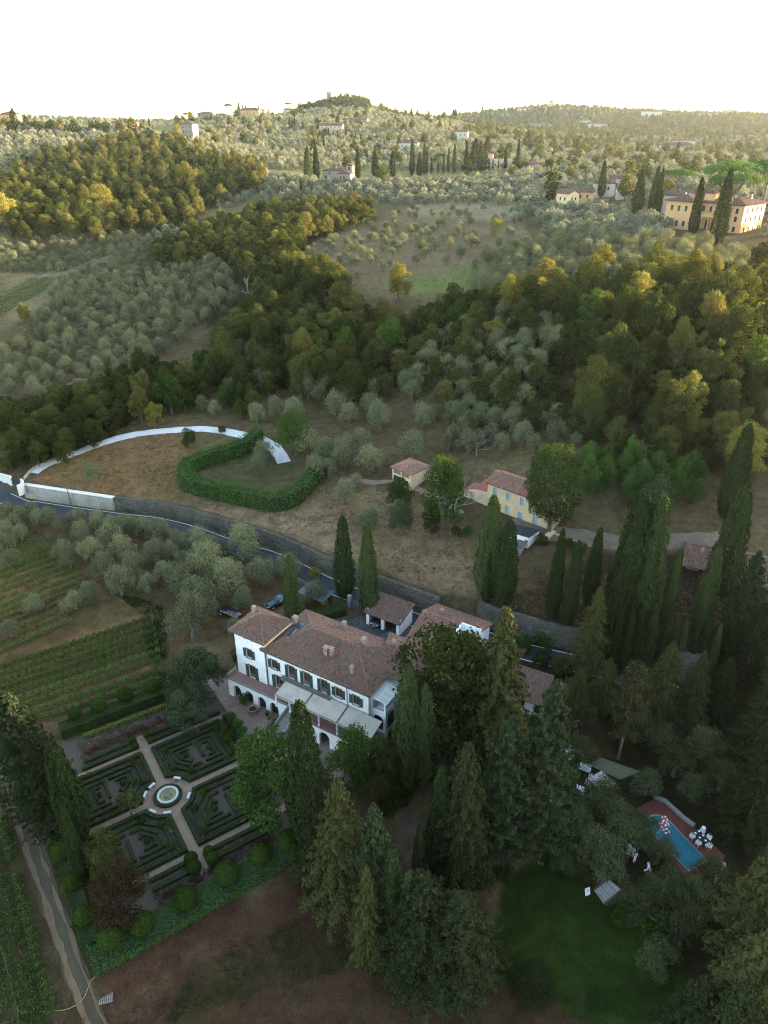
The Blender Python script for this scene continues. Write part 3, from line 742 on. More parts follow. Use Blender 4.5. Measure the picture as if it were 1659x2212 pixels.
for (x, y, dd, lab) in [(385,410,90,"olive tree at the upper right corner of the lower vineyard"),(315,465,100,"olive tree among the vine rows, rightmost of the three below the path"),(145,470,95,"olive tree standing in the middle of the upper vine rows"),
        (50,275,90,"olive tree at the grassy top edge of the vineyard on the left"),(40,570,85,"olive tree between vine rows at the left edge of the photo"),(1365,430,130,"olive tree beside the dark metal roofed shed by the gate"),(1010,560,90,"small olive tree at the left foot of the white villa tower"),(1310,450,70,"grey bush-like olive just right of the lone cypress behind the villa")]:
    px, py = z5(x, y); p = W(px, py, 2.0); olive(p[0], p[1], dd * .5 / F_PX * math.dist((0, 0, ZC), p) / 5.0, lab, None)
z3 = lambda x, y: (x * .5, 583 + y * .5)
for (x, y, dd) in [(395,885,110),]:
    px, py = z3(x, y); p = W(px, py, 2.0); olive(p[0], p[1], 1.05, "lone round olive tree in the orange-brown field inside the white track", None)
for (x, y, dd, lab) in [(1110,855,100,"olive inside the hedge loop, nearer the camera"),(1140,790,100,"olive inside the hedge loop, farther one"),(1240,955,90,"pale olive growing against the front of the hedge loop"),(1365,870,120,"broad olive at the right tip of the hedge loop"),
        (1590,110 + 1037 - 60,110,"olive left of the thin orchard tree on the mown field"),(1485,975,120,"olive on the mown field right of the hedge loop"),(1540,910,80,"olive on the mown field nearest the small yellow house")]:
    px, py = z3(x, y); p = W(px, py, 2.0); olive(p[0], p[1], dd * .5 / F_PX * math.dist((0, 0, ZC), p) / 5.0, lab, None)
for (px, py, dd, lab) in [(797,1124,60,"round dark olive on the mown field above the road wall"),(745,995,55,"olive beside the small yellow house, first to its left"),(800,1005,50,"olive just in front of the small yellow house"),(890,975,70,"large olive just behind and right of the small yellow house")]:
    p = W(px, py, 2.0); olive(p[0], p[1], dd / F_PX * math.dist((0, 0, ZC), p) / 5.0, lab, None)
g1 = "olive trees on the slope above the hedge loop"
for (x, y, dd) in [(870,580,60),(925,600,60),(1110,630,80),(1190,610,90),(1270,620,100),(1000,430,90),(1130,500,130),(1060,480,70),(1180,470,80),(1030,360,100),(1100,370,90),(1330,530,110),(1400,550,110),(1450,600,110),(1500,560,90),(1510,630,90),(1600,590,90),
        (1555,500,50),(1620,520,70),(1560,770,130),(1490,810,130),(1600,840,130),(1640,650,110),(1330,770,120),(1400,790,100),(1100,420,80),(1150,430,80),(1000,510,70),(1420,860,80)]:
    px, py = z3(x, y); p = W(px, py, 2.0); olive(p[0], p[1], min(1.5, 1.2 * dd * .5 / F_PX * math.dist((0, 0, ZC), p) / 5.0), "olive on the slope above the hedge loop", g1)
z2 = lambda x, y: (829.5 + x * .5, 162 + y * .5)
g2 = "olive trees scattered on the brown hillside field"
for (x, y) in [(330,740),(285,730),(400,720),(60,740),(115,675),(180,770),(270,800),(230,715),(165,735),(550,790),(735,715),(665,755),(740,645),(590,620),(640,635),(215,660),(60,680),(325,600),(350,690),(320,670),(370,680),(160,690),(175,650),(250,600),(210,600),
        (315,545),(370,550),(435,540),(230,545),(180,555),(500,525),(550,525),(10,650),(40,630),(20,700),(490,780),(540,680),(370,635),(300,690),(110,600),(140,580),(60,590),(-40,700),(-70,640),(-100,750),(-160,720),(-60,800),(-130,690),(-190,800),(-230,700),(-220,740),(-170,780),(-260,720)]:
    px, py = z2(x, y); p = W(px, py, 2.0); olive(p[0], p[1], .92 + .3 * ((x * 7) % 10) / 10, "olive scattered on the brown hillside field", g2)
for k, q in enumerate(fill([(650,545),(780,480),(900,445),(1130,445),(1140,520),(1000,560),(880,600),(770,600)], 11.0, .45, .3, 2, 16, prob=.7)): olive(q[0], q[1], .75 + .4 * ((k * 13) % 10) / 10, "olive scattered on the brown hillside field", g2)
g3 = "olive trees in the wide grove on the left slope"
A1 = fill([(130,600),(330,525),(440,545),(520,610),(500,660),(420,700),(340,770),(230,850),(0,850),(0,770),(70,700)], 5.0, .40, .35, 2, 11)
A2 = fill([(0,525),(240,495),(330,520),(250,548),(130,580),(0,585)], 5.4, .4, .3, 2, 12)
A3 = fill([(1030,560),(1200,500),(1300,500),(1480,520),(1640,570),(1560,590),(1420,600),(1240,620),(1090,690),(1010,640)], 5.8, .3, .9, 2, 13)
A4 = fill([(850,790),(980,700),(1090,690),(1240,700),(1260,760),(1130,830),(1160,900),(1030,960),(900,900)], 5.2, .4, .5, 2, 14)
A5 = fill([(980,880),(1240,870),(1270,960),(1130,985),(960,960)], 4.9, .35, .5, 2, 15)
for A_, lab, g, sc in ((A1, "grey olive in the wide left grove", g3, .95), (A2, "olive in the grove below the left wood", "olive trees below the left wood", .95),
                       (A3, "olive on the slope below the ochre villa", "olive trees below the ochre villa", 1.15), (A4, "olive in the woodland right of the gully", "olive trees in the central woodland", 1.1), (A5, "olive behind the small yellow house", "olive trees behind the small yellow house", 1.05)):
    for k, q in enumerate(A_): olive(q[0], q[1], sc * (.68 + .6 * ((k * 37) % 100) / 100), lab, g)
# -- far groves
FAROL = [fill([(400,400),(560,400),(700,395),(1150,385),(1170,440),(1000,430),(850,440),(800,425),(560,430),(470,445)], 6.5, .3, .6, 2, 21),
         fill([(560,370),(700,392),(1200,372),(1180,400),(560,405)], 7, .35, .4, 2, 22),
         fill([(330,505),(440,475),(470,500),(420,545),(330,530)], 6, .3, .4, 2, 23),
         fill([(0,300),(60,280),(240,290),(180,315),(60,345),(0,375)], 7, .3, .4, 2, 24),
         fill([(1150,470),(1180,440),(1330,450),(1450,470),(1440,510),(1200,505)], 6.5, .3, .4, 2, 25)]
def sector(px0, px1, d0, d1, spacing, seed, prob=1.0):
    """trees over a wedge of far country between two distances"""
    q = [atd(px0, 300, d0), atd(px1, 300, d0), atd(px1, 300, d1), atd((px0 + px1) / 2, 300, d1), atd(px0, 300, d1)]
    return fill(q, spacing, .38, .4, 0, seed, world=True, prob=prob)
FAROL += [sector(380, 1100, 690, 1120, 8, 31, .8), sector(400, 1000, 1120, 1520, 9, 32, .85), sector(1050, 1750, 620, 1000, 8, 33, .75), sector(1000, 1750, 1000, 1700, 10, 34, .7), sector(-150, 330, 800, 960, 8, 35, .8)]
_hole = [[q[:2] for q in (atd(a, 400, d0), atd(b, 400, d0), atd(b, 400, d1), atd(a, 400, d1))] for a, b, d0, d1 in ((1190, 1365, 405, 500), (1435, 1659, 290, 385), (1405, 1470, 370, 440))]
FAROL += [np.array([q for q in sector(1120, 1800, 400, 630, 7.5, 36, .8) if not any(inside(np.array([q]), h)[0] for h in _hole)]), np.array([q for q in sector(1430, 1800, 330, 420, 8, 37, .6) if not any(inside(np.array([q]), h)[0] for h in _hole)])]
FAROL = np.concatenate(FAROL)
OLIVES.sort(key=lambda o: math.hypot(o[0], o[1]))
NEARO, RESTO = OLIVES[:300], OLIVES[300:]
def zone_labels(items, gl, gi, si):
    """say in which part of its grove a tree stands and how big it is among its neighbours"""
    out = {}; by = {}
    for k, o in enumerate(items):
        if o[gi]: by.setdefault(o[gi], []).append(k)
    for g, ks in by.items():
        if len(ks) < 5: continue
        A = np.array([proj((items[k][0], items[k][1], gz(items[k][0], items[k][1]) + 2)) for k in ks]); S = np.array([items[k][si] for k in ks])
        qx = np.quantile(A[:, 0], [.2, .4, .6, .8]); qy = np.quantile(A[:, 1], [.25, .5, .75]); qs = np.quantile(S, [.33, .67])
        for k, (x, y), sz in zip(ks, A, S):
            ix, iy, iz = int((x > qx).sum()), int((y > qy).sum()), int((sz > qs).sum())
            out[k] = ["small ", "middling ", "large "][iz] + items[k][gl] + ", " + ["top", "upper", "lower", "bottom"][iy] + " " + ["far left", "left", "centre", "right", "far right"][ix] + " of it"
    return out
_zl = zone_labels(NEARO, 3, 4, 2)
NEARO = [(o[0], o[1], o[2], _zl.get(k, o[3]), o[4]) for k, o in enumerate(NEARO)]
for (x, y, s, lab, g) in NEARO:
    plant("olive", "olive_tree", (x, y, gz(x, y)), s, s * 1.0, None, lab, "tree", g)
rng = np.random.default_rng(77)
if RESTO:
    P = np.array([(o[0], o[1]) for o in RESTO]); grove("olive_grove", ["olive"], with_z(P), [o[2] for o in RESTO], "grey-green olive groves farther up the slopes", "olive grove", 3)
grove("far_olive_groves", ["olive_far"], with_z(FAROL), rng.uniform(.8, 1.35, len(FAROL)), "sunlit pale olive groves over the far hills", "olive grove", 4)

# -- woods
WOODS = []
def woods(P, mix, s0, s1, lab, g, seed):
    r = random.Random(seed)
    for q in P:
        t = r.random(); acc = 0
        for kd, w in mix:
            acc += w
            if t <= acc: break
        WOODS.append((q[0], q[1], r.uniform(s0, s1), kd, lab, g))
gully = [(330,530),(440,485),(560,445),(800,435),(805,460),(660,500),(645,560),(740,590),(760,640),(880,690),(950,650),(960,740),(860,820),(800,850),(650,830),(520,825),(430,790),(470,720),(530,660),(560,620),(470,540),(420,560),(330,560)]
woods(fill(gully, 6.6, .35, .3, 5, 41), (("oak", .72), ("wood", .18), ("rust", .04), ("green", .06)), .5, 1.12, "dark tree in the wooded gully", "trees in the wooded gully", 1)
woods(fill([(960,650),(1130,610),(1350,610),(1420,600),(1659,570),(1659,980),(1530,1000),(1440,960),(1260,900),(1240,780),(1240,700),(1090,690),(1000,760)], 6.2, .35, .3, 5, 42), (("oak", .60), ("wood", .28), ("rust", .005), ("green", .045), ("gold", .07)), .48, 1.15, "tree in the dense right wood", "trees in the wood on the right slope", 2)  # gold share puts golden sunlight into some crowns as leaf colour
woods(fill([(860,840),(960,760),(1240,770),(1250,900),(1100,960),(1000,930)], 9.5, .4, .3, 4, 43), (("oak", .75), ("wood", .25)), .5, .8, "broadleaf among the central olives", "broadleaf trees among the central olives", 3)
woods(fill([(1230,890),(1440,940),(1659,960),(1659,1045),(1540,1015),(1400,985),(1290,965),(1240,950)], 5.2, .35, .3, 4, 48), (("oak", .8), ("green", .2)), .42, .7, "leafy tree above the bamboo", "trees above the bamboo", 7)
woods(fill([(0,880),(90,865),(215,815),(330,775),(400,800),(440,830),(430,860),(330,868),(250,925),(100,985),(0,1010)], 5.8, .35, .3, 4, 44), (("oak", .85), ("wood", .15)), .5, .75, "dark tree in the belt beside the orange field", "trees in the belt beside the orange field", 4)
woods(fill([(420,790),(470,780),(520,830),(570,850),(540,890),(480,870),(440,850)], 5, .35, .3, 3, 47), (("oak", .8), ("green", .2)), .4, .6, "leafy tree at the gully foot", "trees at the foot of the gully", 5)
LW = fill([(0,380),(60,345),(180,315),(280,292),(390,295),(420,330),(520,340),(570,352),(560,400),(480,420),(430,445),(430,475),(330,490),(250,495),(100,500),(0,505)], 9.0, .35, .3, 6, 45)
woods(LW, (("wood", .9), ("oak", .1)), .85, 1.25, "tree in the large left wood", "trees of the large left wood", 6)
WOODS.sort(key=lambda o: math.hypot(o[0], o[1]))
NW, RW = WOODS[:300], WOODS[300:]
_zl = zone_labels(NW, 4, 5, 2)
NW = [(o[0], o[1], o[2], o[3], _zl.get(k, o[4]), o[5]) for k, o in enumerate(NW)]
for (x, y, s, kd, lab, g) in NW:
    plant(kd, "broadleaf_tree", (x, y, gz(x, y)), s, s * random.Random(int(x * 10)).uniform(.78, 1.35), None, lab, "tree", g)
for kd in ("oak", "wood", "rust", "green"):
    Q = [o for o in RW if o[3] == kd]
    if len(Q) > 0:
        WOODS_REST = np.array([(o[0], o[1]) for o in Q])
        if kd in ("rust", "green"): kd2 = "oak"
        else: kd2 = kd
rest = [o for o in RW]
if rest: grove("woodland", ["wood", "wood", "oak"], with_z(np.array([(o[0], o[1]) for o in rest])), [o[2] for o in rest], "olive-brown woodland massed on the far left and right slopes", "woodland", 5)
FW = np.concatenate([sector(380, 1100, 690, 1500, 26, 51, .45), sector(1050, 1750, 620, 1100, 20, 52, .5), sector(1000, 1750, 1100, 1750, 17, 53, .5), sector(950, 1750, 1700, 2600, 14, 54, .8), sector(-100, 320, 840, 900, 11, 55, .6), sector(-200, 420, 2500, 3300, 20, 56, .6), sector(1150, 1800, 420, 620, 26, 59, .5), sector(820, 1000, 1450, 1560, 12, 60, .8), sector(1000, 1750, 2000, 2350, 16, 58, .9)])
CH = sector(655, 800, 1420, 1560, 8, 57, .95); grove("castle_hill_wood", ["oak_far"], with_z(CH), rng.uniform(.7, 1.3, len(CH)), "dark wood covering the hilltop around the castle tower", "woodland", 8)
grove("far_woods", ["wood_far", "oak_far"], with_z(FW), rng.uniform(.6, 1.25, len(FW)), "hazy scattered woods over the far hills", "woodland", 6)

# low growth under and between the trees
UG = np.concatenate([fill(gully, 4.0, .45, .3, 2, 61), fill([(960,650),(1130,610),(1350,610),(1420,600),(1659,570),(1659,1000),(1530,1010),(1440,965),(1260,905),(1130,900),(1000,880),(960,760)], 4.2, .45, .3, 2, 62), fill([(0,880),(90,865),(215,815),(330,775),(400,800),(440,830),(430,860),(330,868),(250,925),(100,985),(0,1010)], 3.6, .45, .3, 2, 63)])
grove("undergrowth", ["oakbush"], with_z(UG), rng.uniform(1.0, 2.3, len(UG)), "dark green undergrowth filling the gully and the right wood", "undergrowth", 9)
# ------------------------------------------------------------------ roads, tracks, walls
def resample(pts, step):
    P = np.array([p[:2] for p in pts], float); L = np.concatenate([[0], np.cumsum(np.hypot(*np.diff(P, axis=0).T))])
    # Catmull-Rom through the points, then even steps
    Q = []
    for i in range(len(P) - 1):
        p0, p1, p2, p3 = P[max(i - 1, 0)], P[i], P[i + 1], P[min(i + 2, len(P) - 1)]
        for t in np.linspace(0, 1, 12, endpoint=False):
            Q.append(.5 * ((2 * p1) + (-p0 + p2) * t + (2 * p0 - 5 * p1 + 4 * p2 - p3) * t ** 2 + (-p0 + 3 * p1 - 3 * p2 + p3) * t ** 3))
    Q.append(P[-1]); Q = np.array(Q); l = np.concatenate([[0], np.cumsum(np.hypot(*np.diff(Q, axis=0).T))])
    n = max(2, int(l[-1] / step) + 1); s = np.linspace(0, l[-1], n)
    return np.stack([np.interp(s, l, Q[:, 0]), np.interp(s, l, Q[:, 1])], 1)
def normals(C):
    T = np.gradient(C, axis=0); T /= np.hypot(*T.T)[:, None] + 1e-9
    return np.stack([-T[:, 1], T[:, 0]], 1)
def ribbon(name, pts, width, mat, lift=.06, step=.8, cross=5, off=0.0, rag=0.0, seed=3, parent=None):
    C = resample(pts, step); N = normals(C); n = len(C); r = np.random.default_rng(seed)
    w = np.ones((n, 2)) * width / 2
    if rag: w += np.stack([np.convolve(r.normal(0, rag, n), np.ones(3) / 3, 'same') for _ in range(2)], 1)
    t = np.linspace(-1, 1, cross); V = []
    for k in t:
        ww = w[:, 0] if k < 0 else w[:, 1]
        V.append(C + N * (off + k * ww)[:, None])
    V = np.stack(V, 1).reshape(-1, 2); z = ground_z(V) + lift
    I = np.arange(n * cross).reshape(n, cross); Q = np.stack([I[:-1, :-1], I[:-1, 1:], I[1:, 1:], I[1:, :-1]], -1).reshape(-1, 4)[:, ::-1]
    o = link(bpy.data.objects.new(name, mesh_np(name, np.column_stack([V, z]), Q, mat, None, True)), parent)
    if parent is None: o["kind"] = "structure"
    return o
def sheet(name, poly, mat, lift=.05, z=None, step=1.0, kind="structure"):
    """flat or draped patch of paving inside a world polygon"""
    bmx = bmesh.new(); vs = [bmx.verts.new((p[0], p[1], 0)) for p in poly]; f = bmx.faces.new(vs); bmx.normal_update()
    if f.normal.z < 0: bmesh.ops.reverse_faces(bmx, faces=[f])
    bmesh.ops.triangulate(bmx, faces=bmx.faces[:])
    if z is None:
        for _ in range(7):
            E_ = [e for e in bmx.edges if e.calc_length() > step]
            if not E_: break
            bmesh.ops.subdivide_edges(bmx, edges=E_, cuts=1)
            bmesh.ops.triangulate(bmx, faces=bmx.faces[:])
    co = np.array([v.co[:2] for v in bmx.verts]); zz = ground_z(co) + lift if z is None else np.full(len(co), z)
    for v, q in zip(bmx.verts, zz): v.co.z = q
    me = bpy.data.meshes.new(name); bmx.to_mesh(me); bmx.free(); me.materials.append(mat)
    o = link(bpy.data.objects.new(name, me))
    if kind: o["kind"] = kind
    return o
def stonemat(name, c1, c2, mortar, scale=2.2):
    m, nt, out = newmat(name)
    g = nd(nt, "ShaderNodeNewGeometry"); mp = nd(nt, "ShaderNodeMapping"); mp.inputs["Scale"].default_value = (1, 1, 1.9); nt.links.new(g.outputs["Position"], mp.inputs["Vector"])
    v1 = nd(nt, "ShaderNodeTexVoronoi"); v1.inputs["Scale"].default_value = scale; nt.links.new(mp.outputs[0], v1.inputs["Vector"])
    v2 = nd(nt, "ShaderNodeTexVoronoi", feature='DISTANCE_TO_EDGE'); v2.inputs["Scale"].default_value = scale; nt.links.new(mp.outputs[0], v2.inputs["Vector"])
    sp = nd(nt, "ShaderNodeSeparateColor"); nt.links.new(v1.outputs["Color"], sp.inputs[0])
    col = mixc(nt, sp.outputs[0], c1, c2); col = mixc(nt, ramp(nt, noise(nt, .35, 5, .7), .45, .7), col, tuple(x * .55 for x in c1))
    col = mixc(nt, ramp(nt, v2.outputs["Distance"], .02, .09), mortar, col)
    p = nd(nt, "ShaderNodeBsdfPrincipled"); p.inputs["Roughness"].default_value = .95; p.inputs["Specular IOR Level"].default_value = .15
    b = nd(nt, "ShaderNodeBump"); b.inputs["Strength"].default_value = .8; b.inputs["Distance"].default_value = .06; nt.links.new(ramp(nt, v2.outputs["Distance"], 0, .2), b.inputs["Height"]); nt.links.new(b.outputs[0], p.inputs["Normal"])
    nt.links.new(col, p.inputs["Base Color"]); nt.links.new(p.outputs[0], out.inputs[0]); return m
M["asphalt"] = surf("asphalt", (0.027, 0.027, 0.0288), (0.039, 0.039, 0.0408), 2.5, .9, .2, 30, (0.033, 0.0312, 0.03), .2)
M["line"] = surf("road_paint", (.62, .62, .60), (.45, .45, .44), 3, .8)
M["whitegravel"] = surf("white_gravel", (0.396, 0.3683, 0.3499), (0.4896, 0.4486, 0.4212), 1.6, .95, .4, 18, (0.324, 0.2946, 0.2657), .3)
M["gravel"] = surf("garden_gravel", (0.173, 0.1091, 0.06909), (0.2254, 0.1466, 0.09612), 2.5, .95, .4, 25, (0.1368, 0.0873, 0.05707), .5)
M["court"] = surf("court_gravel", (0.1622, 0.1084, 0.07953), (0.2038, 0.1372, 0.1028), 1.5, .95, .3, 25, (0.129, 0.08575, 0.06363), .25)
M["flag"] = stonemat("court_flagstone", (0.06325, 0.05775, 0.0539), (0.088, 0.0814, 0.0759), (0.04125, 0.0374, 0.0341), 1.1)
M["dirt"] = surf("track_dirt", (0.1105, 0.07719, 0.04972), (0.143, 0.1019, 0.06728), .9, .95, .5, 8, (0.065, 0.05249, 0.03217), .25)
M["stone"] = stonemat("field_stone", (0.06353, 0.05225, 0.03926), (0.121, 0.099, 0.07332), (0.03932, 0.0319, 0.02365))
M["palestone"] = stonemat("pale_stone", (0.2304, 0.1946, 0.1555), (0.32, 0.2736, 0.2246), (0.2688, 0.231, 0.1901))
M["coping"] = surf("white_coping", (0.4464, 0.4018, 0.3694), (0.5328, 0.4821, 0.4471), 1.5, .85)
M["greystone"] = surf("grey_stone", (0.1555, 0.141, 0.1214), (0.2138, 0.192, 0.1637), 2, .9, .3)
def wall_strip(name, pts, thick, below, mat, parent=None, top=None, zadd=0.0, off=0.0, thin=0.0):
    """a wall following points (x, y, top z); foot on the ground of its low side"""
    C = resample(pts, 1.2); N = normals(C)
    P = np.array([p[:2] for p in pts]); L = np.concatenate([[0], np.cumsum(np.hypot(*np.diff(P, axis=0).T))]); l = np.concatenate([[0], np.cumsum(np.hypot(*np.diff(C, axis=0).T))])
    zt = np.interp(l / l[-1], L / L[-1], [p[2] for p in pts]) + zadd if top is None else ground_z(C) + top
    a, b_ = C + N * (thick / 2 + off), C - N * (thick / 2 - off)
    zb = np.minimum(ground_z(C - N * (thick / 2 + .9)), ground_z(C + N * (thick / 2 + .9))) - below
    if thin: zb = zt - thin
    n = len(C); V = np.concatenate([np.column_stack([b_, zb]), np.column_stack([b_, zt]), np.column_stack([a, zt]), np.column_stack([a, zb])])
    I = np.arange(n - 1); Q = np.concatenate([np.stack([k * n + I, k * n + I + 1, ((k + 1) % 4) * n + I + 1, ((k + 1) % 4) * n + I], 1) for k in range(3)])
    Q = np.concatenate([Q, [[0, n, 2 * n, 3 * n], [n - 1, 4 * n - 1, 3 * n - 1, 2 * n - 1]]])
    return link(bpy.data.objects.new(name, mesh_np(name, V, Q, mat)), parent)
# the road below the wall
ROAD = [at(-60, 1046, 7.3), at(50, 1072, 6.9), at(150, 1088, 6.7), at(250, 1100, 6.5), at(340, 1117, 6.2), at(430, 1144, 5.8), at(520, 1176, 5.4), at(600, 1206, 5.1), at(660, 1233, 4.9), at(720, 1262, 4.7), at(770, 1288, 4.6), at(850, 1320, 4.5), at(950, 1355, 4.4), at(1100, 1390, 4.5), at(1309, 1428, 4.6), at(1600, 1470, 4.8)]
_wl = resample(WALL_ALL[1:], 3.0); _wn = normals(_wl)
ROADC = np.concatenate([[np.array(at(-60, 1046, 7.3)[:2])], _wl - _wn * 2.9])
road = ribbon("road", ROADC, 4.2, M["asphalt"], .07)
for k, o_ in ((0, 1.85), (1, -1.85)):
    ribbon("road_edge_line", ROADC, .15, M["line"], .10, cross=2, off=o_)
# walls along the road
w = empty("retaining_wall", (*WALL_1[6][:2], 5.5)); w.location = (0, 0, 0)
rw = wall_strip("retaining_wall", WALL_1[3:], 1.0, .5, M["stone"], None, None, .25, .25); tag(rw, "long dark rubble stone retaining wall curving along the upper side of the road", "wall")
bpy.data.objects.remove(w)
rw = wall_strip("retaining_wall", WALL_2, 1.0, .5, M["stone"], None, None, .25, .25); tag(rw, "grey stone retaining wall below the cypress lawn, right of the outbuilding", "wall")
_pw = empty("boundary_wall", (*WALL_1[2][:2], gz(*WALL_1[2][:2])))
def at_root(o, root):
    o.parent = root; o.matrix_parent_inverse = Matrix.Translation(-Vector(root.location)); return o
at_root(wall_strip("masonry", WALL_1[1:4], .9, .5, M["palestone"], None, None, .1, .2), _pw)
at_root(wall_strip("coping", [(p[0], p[1], p[2] + .28) for p in WALL_1[1:4]], 1.05, 0, M["coping"], None, None, 0.0, .2, .16), _pw)
tag(_pw, "new pale stone boundary wall with white coping beside the black gate", "wall")
lw = wall_strip("roadside_wall", np.array(resample(ROADC, 4.0))[1:24] - normals(resample(ROADC, 4.0))[1:24] * 2.6, .4, .3, M["stone"], None, .75); tag(lw, "low stone parapet wall along the lower side of the road above the olives", "wall")
# white gravel track
TRACK = Ws([(70,1022),(100,1004),(160,980),(235,953),(300,938),(370,930),(430,927),(480,931),(520,940),(560,950),(588,965),(606,985),(613,1000)])
track = ribbon("white_track", TRACK, 3.1, M["whitegravel"], .07, rag=.18)
lw = wall_strip("track_wall", Ws([(52,1036),(75,1012),(110,1000),(145,985)]), .35, .2, M["palestone"], None, .55); tag(lw, "low pale wall lining the start of the white gravel track", "wall")
ribbon("dirt_path", Ws([(735,1035),(800,1042),(850,1042),(900,1055),(950,1080),(1000,1110)]), 1.6, M["gravel"], .05, rag=.3)
ribbon("farm_drive", Ws([(1100,1135),(1180,1150),(1240,1158),(1300,1168),(1380,1175),(1460,1170),(1560,1165)]), 4.4, M["dirt"], .05, rag=.3)
ribbon("field_track", Ws([(0,640),(60,615),(120,585),(200,565),(250,550)]), 3.0, M["dirt"], .08, step=2, rag=.3)
sheet("asphalt_apron", Ws([(-20,1035),(25,1042),(50,1050),(52,1068),(20,1066),(-20,1058)]), M["asphalt"], .085)
# paved and gravelled places around the villa
sheet("rear_court", [vw(5.5, 11.2), vw(2.5, 22.6), vw(9.2, 23.2), vw(17.3, 25.0), vw(20.2, 24.5), vw(20.3, 11.2)], M["flag"], z=4.53)
sheet("forecourt", [vw(-3.6, 2.8), gw(12.6, 19.0), gw(12.9, 3.0), vw(9, -12), vw(15, -12), vw(22, -9), vw(29, -6), vw(27.5, 0), vw(0, 0)], M["court"], z=GZ + .03)
lawn_poly = Ws([(1080,1900),(1150,1850),(1195,1832),(1262,1880),(1310,1925),(1380,1980),(1430,2010),(1470,2065),(1445,2212),(1400,2330),(1180,2330),(1060,2110)])

DT = Ws([(-10,1625),(15,1665),(40,1740),(70,1830),(105,1930),(140,2030),(175,2130),(215,2230)])
ribbon("dirt_track", DT, 2.3, surf("track_earth", (.034, .024, .013), (.052, .036, .020), .8, .95, .5, 8, (.038, .032, .016), .3), .045, rag=.25, seed=8)
for _o, _s in ((-.72, 9), (.65, 10)): ribbon("wheel_rut", DT, (.6 if _s == 9 else .3), surf("rut_dirt", (.085, .045, .023), (.12, .066, .036), .9, .95, .5, 8, (.075, .06, .036), .35), .075, off=_o, rag=.22, seed=_s)
# ------------------------------------------------------------------ building kit
M["plaster"] = surf("white_plaster", (0.6732, 0.6204, 0.5961), (0.7548, 0.6956, 0.6689), .9, .9, .1, 12, (0.5916, 0.5358, 0.5005), .35)
M["cream"] = surf("cream_plaster", (0.4785, 0.3432, 0.1986), (0.5394, 0.39, 0.2354), .7, .9, .1, 10, (0.4002, 0.2964, 0.1986), .3)
M["ochre"] = surf("ochre_plaster", (0.4001, 0.2234, 0.1053), (0.4416, 0.2507, 0.1245), .4, .9, 0, 8, (0.3588, 0.2071, 0.1053), .12)
M["pink"] = surf("pink_plaster", (0.4, 0.256, 0.208), (0.448, 0.296, 0.24), .3, .9)
M["greyrender"] = surf("stone_render", (0.1944, 0.1535, 0.1209), (0.2376, 0.1881, 0.1488), .5, .95)
M["whitefar"] = surf("pale_plaster", (0.3348, 0.2871, 0.2418), (0.378, 0.3267, 0.279), .4, .9)
M["redfar"] = surf("red_plaster", (0.375, 0.165, 0.105), (0.4125, 0.195, 0.1275), .4, .9)
M["roof"] = tilemat("roof_tile", [(0, (0.07448, 0.0383, 0.02584)), (.25, (0.1329, 0.05586, 0.03264)), (.5, (0.1756, 0.07022, 0.03944)), (.72, (0.149, 0.07342, 0.0476)), (1, (0.2234, 0.1157, 0.0714))])
M["redroof"] = tilemat("red_roof_tile", [(0, (0.168, 0.0736, 0.04675)), (.3, (0.273, 0.1012, 0.0578)), (.6, (0.3255, 0.1242, 0.068)), (.8, (0.231, 0.1288, 0.0935)), (1, (0.357, 0.184, 0.1148))])
M["slab"] = surf("roof_channel", (0.06375, 0.0435, 0.03375), (0.0975, 0.06375, 0.04725), 5, .95)
M["glass"] = surf("window_glass", (.015, .016, .018), (.03, .032, .034), .4, .15, spec=.35)
M["shutter"] = surf("dark_green_shutter", (.020, .038, .034), (.032, .052, .046), 3, .7)
M["blueshutter"] = surf("pale_blue_shutter", (0.189, 0.288, 0.3384), (0.252, 0.3528, 0.396), 3, .8)
M["woodframe"] = surf("brown_wood_frame", (0.128, 0.068, 0.032), (0.184, 0.104, 0.052), 4, .7)
M["frame"] = surf("stone_surround", (.45, .43, .40), (.52, .50, .46), 3, .85)
M["metal"] = surf("dark_iron", (.03, .03, .033), (.05, .05, .055), 4, .6, metal=.4)
M["awning"] = surf("awning_canvas", (0.3616, 0.294, 0.2336), (0.4159, 0.3397, 0.2693), .7, .9, .05, 30, (0.3073, 0.2482, 0.1946), .4)
M["terracotta"] = surf("terracotta", (0.208, 0.104, 0.065), (0.273, 0.143, 0.091), 3, .9)
M["floor"] = surf("terracotta_floor", (0.182, 0.091, 0.07), (0.238, 0.133, 0.105), 4, .8)
M["brick"] = surf("chimney_brick", (0.21, 0.119, 0.084), (0.294, 0.21, 0.168), 5, .9)
M["solar"] = surf("solar_glass", (.018, .024, .034), (.028, .036, .048), .6, .18, spec=.6)
M["poly"] = surf("translucent_sheet", (0.36, 0.351, 0.297), (0.414, 0.405, 0.351), .8, .4)
M["black"] = surf("bitumen_roof", (.02, .019, .02), (.035, .033, .034), .9, .85, .2, 8)
M["dark"] = surf("dark_interior", (.015, .014, .013), (.025, .022, .02), 2, .9)
M["zinc"] = surf("dark_sheet_roof", (0.0595, 0.063, 0.07), (0.084, 0.0875, 0.0945), .8, .6)
M["white"] = surf("white_paint", (0.68, 0.646, 0.6324), (0.76, 0.722, 0.7068), 2, .7)
M["cloth"] = surf("white_cloth", (0.68, 0.6555, 0.6882), (0.76, 0.7315, 0.7626), 5, .95)

